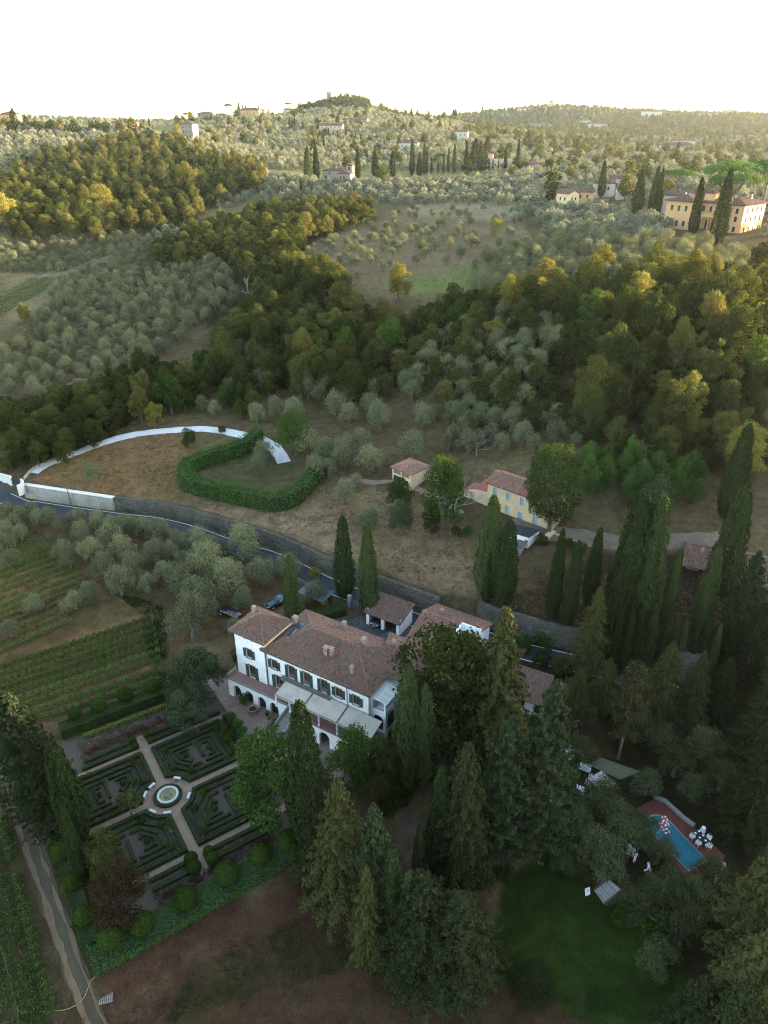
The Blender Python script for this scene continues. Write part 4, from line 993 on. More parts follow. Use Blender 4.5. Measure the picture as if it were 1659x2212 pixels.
def wallseg(b, p0, p1, z0, z1, ops=(), m=0, depth=.28, mr=None):
    """outer face of a wall from p0 to p1 (outside on the right hand) with real openings: (s0, s1, za, zb, arched)"""
    p0, p1 = np.array(p0, float), np.array(p1, float); d = p1 - p0; L = np.hypot(*d); d = d / L; nin = np.array([-d[1], d[0]])
    mr = m if mr is None else mr
    def pt(s, z, dep=0.0): q = p0 + d * s + nin * dep; return (q[0], q[1], z)
    S = sorted({0.0, L, *[o[0] for o in ops], *[o[1] for o in ops]}); Zs = sorted({z0, z1, *[o[2] for o in ops], *[o[3] for o in ops]})
    for i in range(len(S) - 1):
        for j in range(len(Zs) - 1):
            sc, zc_ = (S[i] + S[i + 1]) / 2, (Zs[j] + Zs[j + 1]) / 2
            if any(o[0] < sc < o[1] and o[2] < zc_ < o[3] for o in ops): continue
            b.poly([pt(S[i], Zs[j]), pt(S[i + 1], Zs[j]), pt(S[i + 1], Zs[j + 1]), pt(S[i], Zs[j + 1])], m)
    for o in ops:
        s0, s1, za, zb = o[:4]; arch = len(o) > 4 and o[4]
        if arch:
            r = (s1 - s0) / 2; c = (s0 + s1) / 2; zs = zb - r; n = 10
            A = [(c - r * math.cos(math.pi * k / n), zs + r * math.sin(math.pi * k / n)) for k in range(n + 1)]
            for k in range(n):
                e = s0 if (A[k][0] + A[k + 1][0]) / 2 < c else s1
                b.poly([pt(*A[k]), pt(*A[k + 1]), pt(A[k + 1][0], zb), pt(A[k][0], zb)] if True else [], m)
                b.poly([pt(*A[k + 1]), pt(*A[k]), pt(*A[k], depth), pt(*A[k + 1], depth)], mr)
            zt = zs
        else:
            zt = zb; b.poly([pt(s0, zb), pt(s1, zb), pt(s1, zb, depth), pt(s0, zb, depth)], mr)
        b.poly([pt(s0, za), pt(s0, zt), pt(s0, zt, depth), pt(s0, za, depth)], mr); b.poly([pt(s1, zt), pt(s1, za), pt(s1, za, depth), pt(s1, zt, depth)], mr)
        b.poly([pt(s1, za), pt(s0, za), pt(s0, za, depth), pt(s1, za, depth)], mr)
    return b
def boxw(b, p0, d, s0, s1, za, zb, o0, o1, m=0):
    """box on a wall: along s, up z, from offset o0 to o1 outwards"""
    nout = np.array([d[1], -d[0]])
    def q(s, o): r = p0 + d * s + nout * o; return (r[0], r[1])
    A = [q(s0, o0), q(s1, o0), q(s1, o1), q(s0, o1)]
    b.hexa([(*A[3], za), (*A[2], za), (*A[1], za), (*A[0], za), (*A[3], zb), (*A[2], zb), (*A[1], zb), (*A[0], zb)], m)
def window(parent, p0, p1, o, frame, pane="glass", shutters=None, sill=True, depth=.22, lintel=False, bars=2, name="window"):
    """a window or glazed door in the opening o: frame with its pane, shutters folded back on the wall"""
    p0, p1 = np.array(p0, float), np.array(p1, float); d = (p1 - p0) / np.hypot(*(p1 - p0)); s0, s1, za, zb = o[:4]; arch = len(o) > 4 and o[4]
    b = MB(); f = .09
    boxw(b, p0, d, s0, s0 + f, za, zb, -depth, -depth + .07); boxw(b, p0, d, s1 - f, s1, za, zb, -depth, -depth + .07)
    boxw(b, p0, d, s0 + f, s1 - f, zb - f, zb, -depth, -depth + .07); boxw(b, p0, d, s0 + f, s1 - f, za, za + f, -depth, -depth + .07)
    for k in range(1, bars): c = s0 + (s1 - s0) * k / bars; boxw(b, p0, d, c - .04, c + .04, za + f, zb - f, -depth, -depth + .068)
    if zb - za > 2.0: boxw(b, p0, d, s0 + f, s1 - f, za + f, za + .75, -depth, -depth + .05)
    if sill: boxw(b, p0, d, s0 - .08, s1 + .08, za - .1, za - .003, -.05, .12)
    if lintel: boxw(b, p0, d, s0 - .12, s1 + .12, zb + .003, zb + .14, -.05, .1)
    w_ = b.build(name, [frame], parent)
    q = MB(); boxw(q, p0, d, s0, s1, za, zb, -depth - .04, -depth + .015); q.build("pane", M[pane], w_)
    if shutters:
        sw = (s1 - s0) / 2
        for (a0, a1) in ((s0 - sw - .02, s0 - .02), (s1 + .02, s1 + sw + .02)):
            q = MB(); boxw(q, p0, d, a0, a0 + .07, za, zb, .02, .075); boxw(q, p0, d, a1 - .07, a1, za, zb, .02, .075)
            nsl = max(4, int((zb - za) / .16))
            for k in range(nsl):
                z_ = za + .04 + (zb - za - .08) * k / nsl; boxw(q, p0, d, a0 + .07, a1 - .07, z_, z_ + (zb - za) / nsl * .62, .03, .065)
            q.build("shutter", shutters, w_)
    return w_
def tiles(parent, planes, mat, ds=.26, dt=.42, rad=.10, seed=1, name="roof_tiles"):
    """rows of half-round cover tiles on roof planes; a plane is its corner list, the first two corners being the eave"""
    r = np.random.default_rng(seed); VV = []; QQ = []; n0 = 0
    for pl in planes:
        P = np.array(pl, float); e = P[1] - P[0]; e /= np.linalg.norm(e); nrm = np.cross(e, P[2] - P[0]); nrm /= np.linalg.norm(nrm)
        if nrm[2] < 0: nrm = -nrm
        up_ = np.cross(nrm, e);
        if up_[2] < 0: up_ = -up_
        S = (P - P[0]) @ e; T = (P - P[0]) @ up_
        C = []
        for s in np.arange(S.min() + ds / 2, S.max(), ds):
            ts = []
            for i in range(len(P)):
                j = (i + 1) % len(P)
                if (S[i] - s) * (S[j] - s) <= 0 and abs(S[i] - S[j]) > 1e-9: ts.append(T[i] + (T[j] - T[i]) * (s - S[i]) / (S[j] - S[i]))
            if len(ts) < 2: continue
            t0, t1 = min(ts), max(ts)
            for t in np.arange(t0 - .06, t1 - dt * .3, dt): C.append((s, t, min(t + dt * 1.12, t1 + .05)))
        if not C: continue
        C = np.array(C); k = len(C); s = C[:, 0] + r.normal(0, .014, k); t0 = C[:, 1] + r.normal(0, .02, k); t1 = C[:, 2]; lift = .012 + np.abs(r.normal(0, .014, k)); sk = r.normal(0, .012, k)
        rows = []
        for end, tt, rr, hh in ((0, t0, rad * 1.1, .035), (1, t1, rad * .88, .0)):
            for a in (0.0, 1.05, 2.09, 3.1416):
                x = s + (sk if end else -sk) - rr * math.cos(a); h = rr * .95 * math.sin(a) + hh + lift
                rows.append(P[0] + x[:, None] * e + tt[:, None] * up_ + h[:, None] * nrm)
        V = np.stack(rows, 1).reshape(-1, 3); b0 = n0 + np.arange(k)[:, None] * 8
        Q = np.concatenate([b0 + np.array([[i, i + 1, i + 5, i + 4]]) for i in range(3)])
        VV.append(V); QQ.append(Q); n0 += 8 * k
    o = link(bpy.data.objects.new(name, mesh_np(name, np.concatenate(VV), np.concatenate(QQ), mat)), parent); o["kind"] = "stuff"
    return o
def slab(b, pl, th=.12, m=0):
    P = [np.array(p, float) for p in pl]; n = len(P); o = len(b.v)
    b.v += [tuple(p) for p in P] + [(p[0], p[1], p[2] - th) for p in P]
    b.f.append(tuple(range(o, o + n))); b.m.append(m); b.f.append(tuple(range(o + 2 * n - 1, o + n - 1, -1))); b.m.append(m)
    for i in range(n):
        j = (i + 1) % n; b.f.append((o + i, o + n + i, o + n + j, o + j)); b.m.append(m)
def hip(x0, x1, y0, y1, ze, zr, ridge=None, hips=(True, True)):
    """planes of a hipped (or gabled) roof over a rectangle; first two corners of each are the eave"""
    yc = (y0 + y1) / 2; a = (y1 - y0) / 2
    if ridge is None: ridge = (x0 + (a if hips[0] else 0), x1 - (a if hips[1] else 0))
    R0, R1 = (ridge[0], yc, zr), (ridge[1], yc, zr); A, B, C, D = (x0, y0, ze), (x1, y0, ze), (x1, y1, ze), (x0, y1, ze)
    pl = [[A, B, R1, R0], [C, D, R0, R1]]; caps = [(R0, R1)]
    if abs(ridge[0] - ridge[1]) < .05: pl = [[A, B, R1], [C, D, R0]]; caps = []
    if hips[0]: pl.append([D, A, R0]); caps += [(A, R0), (D, R0)]
    if hips[1]: pl.append([B, C, R1]); caps += [(B, R1), (C, R1)]
    return pl, caps
def roof(parent, planes, caps, mat, ds=.26, dt=.42, rad=.10, seed=1, cap=.14):
    b = MB()
    for p in planes: slab(b, p)
    r = b.build("roof", M["slab"], parent)
    tiles(r, planes, mat, ds, dt, rad, seed)
    if caps:
        b = MB()
        for (p, q) in caps:
            p, q = np.array(p), np.array(q); n = max(2, int(np.linalg.norm(q - p) / .45)); rr = np.random.default_rng(seed + n)
            for k in range(n):
                a_, c_ = p + (q - p) * k / n, p + (q - p) * (k + .93) / n; j = rr.normal(0, .012, 3); b.tube([a_ + j + [0, 0, .07], c_ + j + [0, 0, .05]], [cap, cap * .88], 7)
        o = b.build("ridge_tiles", mat, r); o["kind"] = "stuff"
    return r
def chimney(parent, x, y, z, w_=.5, h=1.1, mat="brick"):
    b = MB(); b.box((x, y, z + h / 2 - .3), (w_, w_, h + .6)); b.box((x, y, z + h + .06), (w_ * 1.3, w_ * 1.3, .12)); b.box((x, y, z + h + .28), (w_ * .8, w_ * .8, .3)); b.hexa([(x - w_ * .7, y - w_ * .7, z + h + .45), (x + w_ * .7, y - w_ * .7, z + h + .45), (x + w_ * .7, y + w_ * .7, z + h + .45), (x - w_ * .7, y + w_ * .7, z + h + .45), (x - .05, y - .05, z + h + .75), (x + .05, y - .05, z + h + .75), (x + .05, y + .05, z + h + .75), (x - .05, y + .05, z + h + .75)])
    return b.build("chimney", M[mat], parent)
def root(name, p, rz, label, cat="building", group=None):
    e = empty(name, tuple(p), rz); tag(e, label, cat, group); return e

# ------------------------------------------------------------------ the white villa
VILLA = root("white_villa", (V_O[0], V_O[1], GZ), _va, "large white villa with corner tower, dark green shutters and old tiled roofs")
def villa():
    b = MB(); T = 3.5; up2 = 7.0
    tw = [(2.1, 3.2, 7.35, 9.05), (2.3, 3.5, T, T + 2.45)]
    small = [(1.85, 2.25, 10.75, 11.2), (3.35, 3.75, 10.75, 11.2)]
    wallseg(b, (0, 0), (5.75, 0), 0, 11.7, tw + small)
    wallseg(b, (0, 5.8), (0, 0), 0, 11.7, [(2.4, 3.4, 7.3, 9.0)])
    wallseg(b, (5.75, 0), (5.75, 5.8), 0, 11.7); wallseg(b, (5.75, 5.8), (0, 5.8), 0, 11.7)
    ft = [(6.75 - 5.75, 7.85 - 5.75, 7.05, 8.75), (1.55, 2.75, T, T + 2.45), (9.95 - 5.75, 11.05 - 5.75, 6.65, 9.05), (12.75 - 5.75, 13.85 - 5.75, 6.65, 9.05), (15.85 - 5.75, 16.95 - 5.75, 6.65, 9.05), (18.4 - 5.75, 19.5 - 5.75, 7.05, 8.75), (21.4 - 5.75, 22.5 - 5.75, 7.05, 8.75)]
    ft += [(10.6 - 5.75, 12.0 - 5.75, T, T + 2.5, True), (14.4 - 5.75, 15.8 - 5.75, T, T + 2.5, True), (18.4 - 5.75, 19.8 - 5.75, T, T + 2.5, True), (21.8 - 5.75, 23.2 - 5.75, T, T + 2.5, True)]
    wallseg(b, (5.75, .25), (24, .25), 0, 10.3, ft)
    wallseg(b, (24, .25), (24, 10.6), 0, 10.3); wallseg(b, (24, 10.6), (5.75, 10.6), 0, 10.3, [(2, 3.1, 4.2, 6.4), (6, 7, 5, 6.5), (11, 12, 5, 6.5)]); wallseg(b, (5.75, 10.6), (5.75, 5.8), 0, 10.3)
    wl = b.build("wall", M["plaster"], VILLA)
    gut = MB(); gut.tube([(5.85, -.12, 10.2), (5.9, .1, 9.6), (5.9, .1, 3.6)], .06, 6); gut.tube([(20.5, .12, 10.2), (20.5, .12, 3.6)], .06, 6); gut.tube([(5.2, -.28, 10.12), (24.5, -.28, 10.12)], .07, 6); gut.tube([(-.55, -.55, 11.62), (6.3, -.55, 11.62)], .07, 6); gut.build("gutter", M["metal"], VILLA)
    S = M["shutter"]
    for o in tw: window(VILLA, (0, 0), (5.75, 0), o, M["woodframe"], "glass", S, o[2] > 4, lintel=True)
    for o in small: window(VILLA, (0, 0), (5.75, 0), o, M["shutter"], "glass", None, False, bars=1)
    window(VILLA, (0, 5.8), (0, 0), (2.4, 3.4, 7.3, 9.0), M["woodframe"], "glass", S)
    for k, o in enumerate(ft):
        if len(o) > 4: window(VILLA, (5.75, .25), (24, .25), o, M["metal"], "glass", None, False, bars=3, name="french_door")
        else: window(VILLA, (5.75, .25), (24, .25), o, M["woodframe"], "glass", S, o[3] - o[2] < 2, lintel=True)
    # tower and main roofs
    pl, cp = hip(-.6, 6.35, -.6, 6.4, 11.7, 13.75, (2.87, 2.88)); roof(VILLA, pl, cp, M["roof"], seed=2)
    ze, zr = 10.35, 12.75
    A, B, C, D = (5.2, -.35, ze), (24.6, -.35, ze), (24.6, 11.2, ze), (5.2, 11.2, ze); R0, R1 = (10.9, 5.4, zr), (19.0, 5.4, zr)
    roof(VILLA, [[A, B, R1, R0], [C, D, R0, R1], [B, C, R1], [D, A, R0]], [(R0, R1), (A, R0), (D, R0), (B, R1), (C, R1)], M["roof"], seed=3)
    b = MB(); b.poly([(6.42, -.58, 11.35), (6.42, 6.38, 11.35), (6.42, 6.38, 11.72), (6.42, -.58, 11.72)]); b.box((6.36, 2.9, 11.5), (.1, 6.9, .42)); b.build("fascia", M["cream"], VILLA)
    # rear wing behind the big maple
    b = MB(); wallseg(b, (24.0, 5.2), (29.5, 5.2), 0, 10); wallseg(b, (29.5, 5.2), (29.5, 12.8), 0, 10, [(2, 3, 6.6, 8.2)]); wallseg(b, (29.5, 12.8), (20, 12.8), 0, 10); b.build("wing_wall", M["plaster"], VILLA)
    pl, cp = hip(19.5, 30.1, 4.6, 13.4, 10.1, 11.9, (21.5, 26.0), (False, True)); roof(VILLA, pl, cp, M["roof"], seed=4)
    # chimneys, panels
    for (x, y, z, w_, h) in ((.6, 4.2, 12.3, .5, .9), (6.6, 6.7, 11.1, .6, .9), (15.3, 2.7, 11.5, .6, 1.0), (16.1, 2.9, 11.6, .5, .9), (20.4, 1.7, 11.0, .45, .9), (13.8, 9.5, 11.0, .5, 1.0), (19.3, 6.6, 12.2, .55, .9), (22.6, 9.6, 11.2, .45, .8)): chimney(VILLA, x, y, z, w_, h)
    b = MB()
    for k in range(3):
        y0 = 3.1 + 1.25 * k; f = lambda y, x: (x, y, 10.35 + (x - 5.2) * (zr - ze) / 5.7 + .22)
        for j in (0, 1):
            x0 = 6.7 + 1.05 * j; slab(b, [f(y0, x0), f(y0, x0 + 1.0), f(y0 + 1.2, x0 + 1.0), f(y0 + 1.2, x0)], .06)
    sp = b.build("solar_panel", M["solar"], VILLA); sp["label"] = "dark solar panels on the roof beside the tower"
    # terrace over an arcade
    b = MB(); arc = [(1.0, 2.6, 0, 2.6, True), (3.4, 5.0, 0, 2.6, True), (5.9, 7.5, 0, 2.6, True), (8.3, 9.9, 0, 2.6, True)]
    wallseg(b, (-.6, -1.95), (11.6, -1.95), 0, 3.3, arc, depth=.45); wallseg(b, (-.6, 0), (-.6, -1.95), 0, 3.3)
    arc2 = [(1.0, 2.8, 0, 2.7, True), (4.0, 5.8, 0, 2.7, True), (7.2, 9.0, 0, 2.7, True), (10.2, 11.8, 0, 2.7, True)]
    wallseg(b, (13.6, -3.0), (26.4, -3.0), 0, 3.3, arc2, depth=.45); wallseg(b, (26.4, -3.0), (26.4, .25), 0, 3.3); wallseg(b, (13.6, -1.95), (13.6, -3.0), 0, 3.3)
    b.build("arcade", M["plaster"], VILLA)
    b = MB(); b.poly([(-.5, -1.3, .0), (26, -1.3, 0), (26, -1.3, 3.2), (-.5, -1.3, 3.2)]); b.build("arcade_shadow_wall", M["dark"], VILLA).name = "arcade_shade_sheet"  # near-black sheet, the shade behind the arches put into its colour
    b = MB(); b.prism([(-.6, -2.0), (11.9, -2.0), (11.9, 0.2), (-.6, 0.2)], 3.3, 3.49); b.prism([(11.9, -2.0), (26.5, -2.0), (26.5, .24), (11.9, .24)], 3.3, 3.488); b.prism([(13.6, -3.1), (26.5, -3.1), (26.5, -2.0), (13.6, -2.0)], 3.3, 3.486)
    b.build("terrace_floor", M["floor"], VILLA)
    b = MB(); b.box((-.55, -1.0, 3.85), (.22, 2.2, .7)); b.box((5.6, -2.0, 3.62), (12.3, .18, .26)); b.build("terrace_curb", M["greystone"], VILLA)
    # balustrade under the awnings
    b = MB(); b.tube([(13.7, -3.02, 4.35), (26.4, -3.02, 4.35)], .04, 5)
    for k in range(43): b.tube([(13.75 + .3 * k, -3.02, 3.49), (13.75 + .3 * k, -3.02, 4.33)], .018, 4)
    b.build("railing", M["metal"], VILLA)
    # balcony of the upper floor
    b = MB(); b.box((13.35, -.15, 6.52), (8.9, .8, .14)); b.build("balcony_slab", M["greystone"], VILLA)
    b = MB()
    for z_ in (6.7, 7.5): b.tube([(8.9, .2, z_), (8.9, -.52, z_), (17.8, -.52, z_), (17.8, .2, z_)], .025, 4)
    for k in range(60): x = 8.9 + 8.9 * k / 59; b.tube([(x, -.52, 6.6), (x, -.52, 7.5)], .013, 4)
    b.build("balcony_railing", M["metal"], VILLA)
    # awnings on posts
    for (x0, x1) in ((9.8, 14.85), (14.95, 20.7), (20.8, 26.5)):
        b = MB(); n = 6; zz = lambda t: 6.55 - .75 * t - .05 * math.sin(3.1416 * t)
        for k in range(n):
            t0, t1 = k / n, (k + 1) / n; slab(b, [(x0, -.1 - 2.9 * t0, zz(t0)), (x0, -.1 - 2.9 * t1, zz(t1)), (x1, -.1 - 2.9 * t1, zz(t1)), (x1, -.1 - 2.9 * t0, zz(t0))][::-1], .02)
        b.box(((x0 + x1) / 2, -3.02, 5.67), (x1 - x0, .015, .26)); b.build("awning", M["awning"], VILLA)
        b = MB(); b.tube([(x0 - .02, -.1, 6.6), (x0 - .02, -3.0, 5.85)], .04, 5); b.tube([(x1 + .02, -.1, 6.6), (x1 + .02, -3.0, 5.85)], .04, 5); b.tube([(x0, -3.0, 5.82), (x1, -3.0, 5.82)], .04, 5); b.build("awning_frame", M["metal"], VILLA)
    for x in (9.9, 12.4, 14.9, 17.6, 20.75, 23.6, 26.35):
        b = MB(); b.tube([(x, -2.98, 3.5 if x > 13 else 3.5), (x, -2.98, 5.8)], .07, 6); b.build("awning_post", M["white"], VILLA)
        b = MB(); b.tube([(x, -2.86, 5.8), (x + .05, -2.84, 4.8), (x, -2.86, 3.6)], [.16, .07, .2], 7); b.build("curtain", M["cloth"], VILLA)
    # stairs down to the forecourt
    for k in range(14):
        t = k / 14; x = 12.75 - 1.5 * t; y = -2.1 - .31 * k
        b = MB(); b.box((x, y, (3.5 - .25 * k) / 2), (1.75, .33, 3.5 - .25 * k)); b.build("stair", M["greystone"], VILLA)
    b = MB()
    for sx in (-1.0, 1.0):
        p0, p1 = (12.75 + sx, -2.0), (11.35 + sx, -6.3); b.hexa([(p0[0] - .1, p0[1], 0), (p0[0] + .1, p0[1], 0), (p1[0] + .1, p1[1], 0), (p1[0] - .1, p1[1], 0), (p0[0] - .1, p0[1], 4.3), (p0[0] + .1, p0[1], 4.3), (p1[0] + .1, p1[1], .75), (p1[0] - .1, p1[1], .75)])
    b.build("stair_parapet", M["greystone"], VILLA)
    # veranda at the right end
    b = MB(); wallseg(b, (24, .9), (26.4, .9), 0, 6.7, [(.4, 2.0, 3.6, 6.2, True)]); wallseg(b, (26.4, .9), (26.4, 6.4), 0, 6.7, [(.5, 2.5, 3.4, 6.3, True), (3.1, 5.0, 3.4, 6.3, True)])
    b.box((24.15, 1.05, 7.8), (.3, .3, 2.2)); b.box((26.25, 1.05, 7.8), (.3, .3, 2.2)); b.box((26.25, 6.2, 7.8), (.3, .3, 2.2)); b.box((25.2, 1.0, 6.95), (2.0, .16, .5)); b.box((26.32, 3.6, 6.95), (.16, 5.0, .5)); b.box((25.2, 1.0, 8.98), (2.5, .2, .16)); b.box((26.34, 3.6, 8.98), (.2, 5.6, .16))
    b.prism([(24, .95), (26.35, .95), (26.35, 6.3), (24, 6.3)], 6.6, 6.68); b.build("veranda", M["plaster"], VILLA)
    window(VILLA, (26.4, .9), (26.4, 6.4), (.5, 2.5, 3.4, 6.3, True), M["metal"], bars=4, sill=False); window(VILLA, (26.4, .9), (26.4, 6.4), (3.1, 5.0, 3.4, 6.3, True), M["metal"], bars=4, sill=False); window(VILLA, (24, .9), (26.4, .9), (.4, 2.0, 3.6, 6.2, True), M["metal"], bars=4, sill=False)
    g = lambda x, y: (x, y, 10.0 - .28 * (x - 23.9) - .02 * y)
    for i in range(2):
        for j in range(5):
            x0, y0 = 23.95 + 1.42 * i, .5 + 1.16 * j; b = MB(); slab(b, [g(x0, y0), g(x0 + 1.34, y0), g(x0 + 1.34, y0 + 1.08), g(x0, y0 + 1.08)], .03); b.build("veranda_roof_panel", M["poly"], VILLA)
    b = MB()
    for i in range(3): x = 23.91 + 1.42 * i; b.tube([(x, .45, g(x, .45)[2] + .01), (x, 6.3, g(x, 6.3)[2] + .01)], .045, 4)
    for j in range(6): y = .46 + 1.16 * j; b.tube([(23.9, y, g(23.9, y)[2] + .012), (26.8, y, g(26.8, y)[2] + .012)], .045, 4)
    b.build("veranda_roof_frame", M["white"], VILLA)
    b = MB(); b.box((25.2, 2.2, 7.1), (1.1, 1.6, .05)); b.tube([(25.2, 2.2, 6.7), (25.2, 2.2, 7.1)], .06, 6); b.build("veranda_table", M["cloth"], VILLA)
villa()
# ------------------------------------------------------------------ outbuildings of the villa
def vroot(name, u, v, z, label, cat="building"):
    q = vw(u, v); return root(name, (q[0], q[1], z), _va, label, cat)
def garage():
    R = vroot("open_garage", 10.8, 21.0, 4.5, "open fronted white garage with tiled lean-to roof beside the gate")
    for x in (0, 2.95, 5.95):
        b = MB(); b.box((x, 0, 1.2), (.55, .55, 2.4)); b.build("pillar", M["plaster"], R)
    b = MB(); b.box((2.97, 4.1, 1.5), (6.5, .3, 3.2)); b.box((-.2, 2.1, 1.4), (.25, 3.9, 2.9)); b.box((6.15, 2.1, 1.4), (.25, 3.9, 2.9)); b.build("wall", M["plaster"], R)
    b = MB(); b.box((2.97, 0, 2.5), (6.5, .3, .2)); b.build("beam", M["woodframe"], R)
    roof(R, [[(-.6, -.6, 2.55), (6.6, -.6, 2.55), (6.6, 4.5, 3.75), (-.6, 4.5, 3.75)]], [((-.55, -.5, 2.6), (-.55, 4.4, 3.75)), ((6.55, -.5, 2.6), (6.55, 4.4, 3.75))], M["roof"], seed=8)
def outbuilding():
    R = vroot("tiled_outbuilding", 20.7, 17.4, 4.5, "tiled outbuilding with an orange patched roof and curved white parapet")
    b = MB(); wallseg(b, (0, 0), (9.5, 0), 0, 2.9, [(1.2, 2.2, 1, 2.2), (4, 5.2, 0, 2.2)]); wallseg(b, (9.5, 0), (9.5, 10.5), 0, 2.9); wallseg(b, (9.5, 10.5), (0, 10.5), 0, 2.9); wallseg(b, (0, 10.5), (0, 0), 0, 2.9, [(6, 7.2, .8, 2.2)])
    b.poly([(0, 10.5, 2.9), (0, 0, 2.9), (0, 5.6, 4.9)]); b.poly([(9.5, 0, 2.9), (9.5, 10.5, 2.9), (9.5, 5.6, 4.9)]); b.build("wall", M["plaster"], R)
    window(R, (0, 0), (9.5, 0), (1.2, 2.2, 1, 2.2), M["woodframe"]); window(R, (0, 0), (9.5, 0), (4, 5.2, 0, 2.2), M["woodframe"], sill=False, name="door"); window(R, (0, 10.5), (0, 0), (6, 7.2, .8, 2.2), M["woodframe"])
    roof(R, [[(-.6, -.6, 2.75), (6.2, -.6, 2.75), (6.2, 5.6, 4.95), (-.6, 5.6, 4.95)], [(10.0, 11.0, 3.0), (-.6, 11.0, 3.0), (-.6, 5.6, 4.95), (10.0, 5.6, 4.95)], [(6.8, -.6, 2.2), (10.0, -.6, 2.2), (10.0, 5.4, 4.0), (6.8, 5.4, 4.0)]], [((-.6, 5.6, 5.0), (10.0, 5.6, 5.0))], M["redroof"], seed=9)
    b = MB(); n = 10
    P = [(6.5, -.6 + 6.2 * k / n, 2.95 + 2.1 * (k / n) + .45 * math.sin(3.14 * k / n)) for k in range(n + 1)]
    for k in range(n):
        a, c = P[k], P[k + 1]; b.hexa([(a[0] - .15, a[1], 2.3), (a[0] + .15, a[1], 2.3), (c[0] + .15, c[1], 2.3), (c[0] - .15, c[1], 2.3), (a[0] - .15, a[1], a[2]), (a[0] + .15, a[1], a[2]), (c[0] + .15, c[1], c[2]), (c[0] - .15, c[1], c[2])])
    b.box((8.3, 5.6, 4.4), (3.4, .3, 1.9)); b.build("parapet", M["white"], R)
    b = MB(); b.box((7.3, 5.0, 4.2), (.7, .35, .55)); b.build("air_conditioner", M["white"], R)
    chimney(R, 2.2, 7.2, 4.2, .5, .7)
def low_building():
    q = at(1115.0, 1497.0, 4.2); R = root("long_low_outbuilding", (19.3, 80.6, 3.6), math.radians(-27), "long low tiled outbuilding half hidden behind the dark spruce")
    b = MB(); wallseg(b, (-1, 0), (6.2, 0), -1, 2.3, [(1.5, 2.6, .6, 1.8), (4, 5, 0, 2)]); wallseg(b, (6.2, 0), (6.2, 4.6), -1, 2.3); wallseg(b, (6.2, 4.6), (-1, 4.6), -1, 2.3); wallseg(b, (-1, 4.6), (-1, 0), -1, 2.3); b.build("wall", M["plaster"], R)
    window(R, (-1, 0), (6.2, 0), (1.5, 2.6, .6, 1.8), M["woodframe"])
    roof(R, [[(-1.5, -.5, 2.3), (4.4, -.5, 2.3), (4.4, 5.0, 3.8), (-1.5, 5.0, 3.8)], [(4.5, -.9, 1.9), (7.2, -.9, 1.9), (7.2, 4.6, 3.3), (4.5, 4.6, 3.3)]], [], M["roof"], seed=10)
    b = MB(); b.tube([(5.6, 4.2, 3.2), (5.6, 4.2, 4.4)], .07, 6); b.build("flue", M["zinc"], R)
def shed():
    p = at(700, 1290, 4.9); R = root("open_shed", (-12.2, 106.2, gz(-12.2, 106.2)), math.radians(-34), "small open shed with a dark metal sheet roof beside the road")
    for x in (-2.4, 2.4):
        for y in (-1.2, 1.2):
            b = MB(); b.box((x, y, 1.0), (.14, .14, 2.2)); b.build("post", M["woodframe"], R)
    for k in range(3):
        b = MB(); x0 = -2.9 + 1.95 * k; slab(b, [(x0, -1.7, 2.0), (x0 + 1.92, -1.7, 2.0), (x0 + 1.92, 1.7, 2.45), (x0, 1.7, 2.45)], .05); b.build("roof_sheet", M["zinc"], R)
    b = MB(); b.box((0, 1.3, .9), (5.2, .12, 1.8)); b.build("back_wall", M["stone"], R)
    b = MB(); r = random.Random(4)
    for k in range(40): b.tube([(1.2 + r.uniform(0, 1.2), r.uniform(-.9, -.1), r.uniform(.1, 1.2)), (1.9 + r.uniform(0, .4), r.uniform(.1, .8), r.uniform(.1, 1.2))], .09, 6)
    b.build("log_pile", M["woodframe"], R)["kind"] = "stuff"
def gate():
    p = at(685, 1321, 4.6); q = at(790, 1322, 4.6)
    a = np.array(at(*(635 + .2031 * 610, 1231.3 + .2031 * 400), 4.6)); c = np.array(at(*(635 + .2031 * 752, 1231.3 + .2031 * 443), 4.6)); L = np.hypot(*(c - a)[:2]); rz = math.atan2(c[1] - a[1], c[0] - a[0])
    R = root("driveway_gate", (a[0], a[1], 4.5), rz, "dark grey double leaf metal gate between stone pillars", "gate")
    for k in range(2):
        b = MB(); b.box((L * (.25 + .5 * k), 0, .95), (L / 2 - .05, .06, 1.75)); lf = b.build("gate_leaf", M["zinc"], R)
        b = MB(); b.box((L * (.25 + .5 * k), -.05, 1.35), (L / 2 - .3, .03, .05)); b.box((L * (.25 + .5 * k), -.05, .5), (L / 2 - .3, .03, .05)); b.build("rail", M["metal"], lf)
    for x in (-.3, L + .3):
        b = MB(); b.box((x, 0, 1.2), (.55, .55, 2.6)); b.box((x, 0, 2.56), (.68, .68, .14)); b.build("pillar", M["palestone"] if 0 else M["greystone"], R)
    b = MB(); b.box((L * .86, -.06, 1.45), (.22, .02, .26)); b.build("notice", M["white"], R)
garage(); outbuilding(); low_building(); shed(); gate()
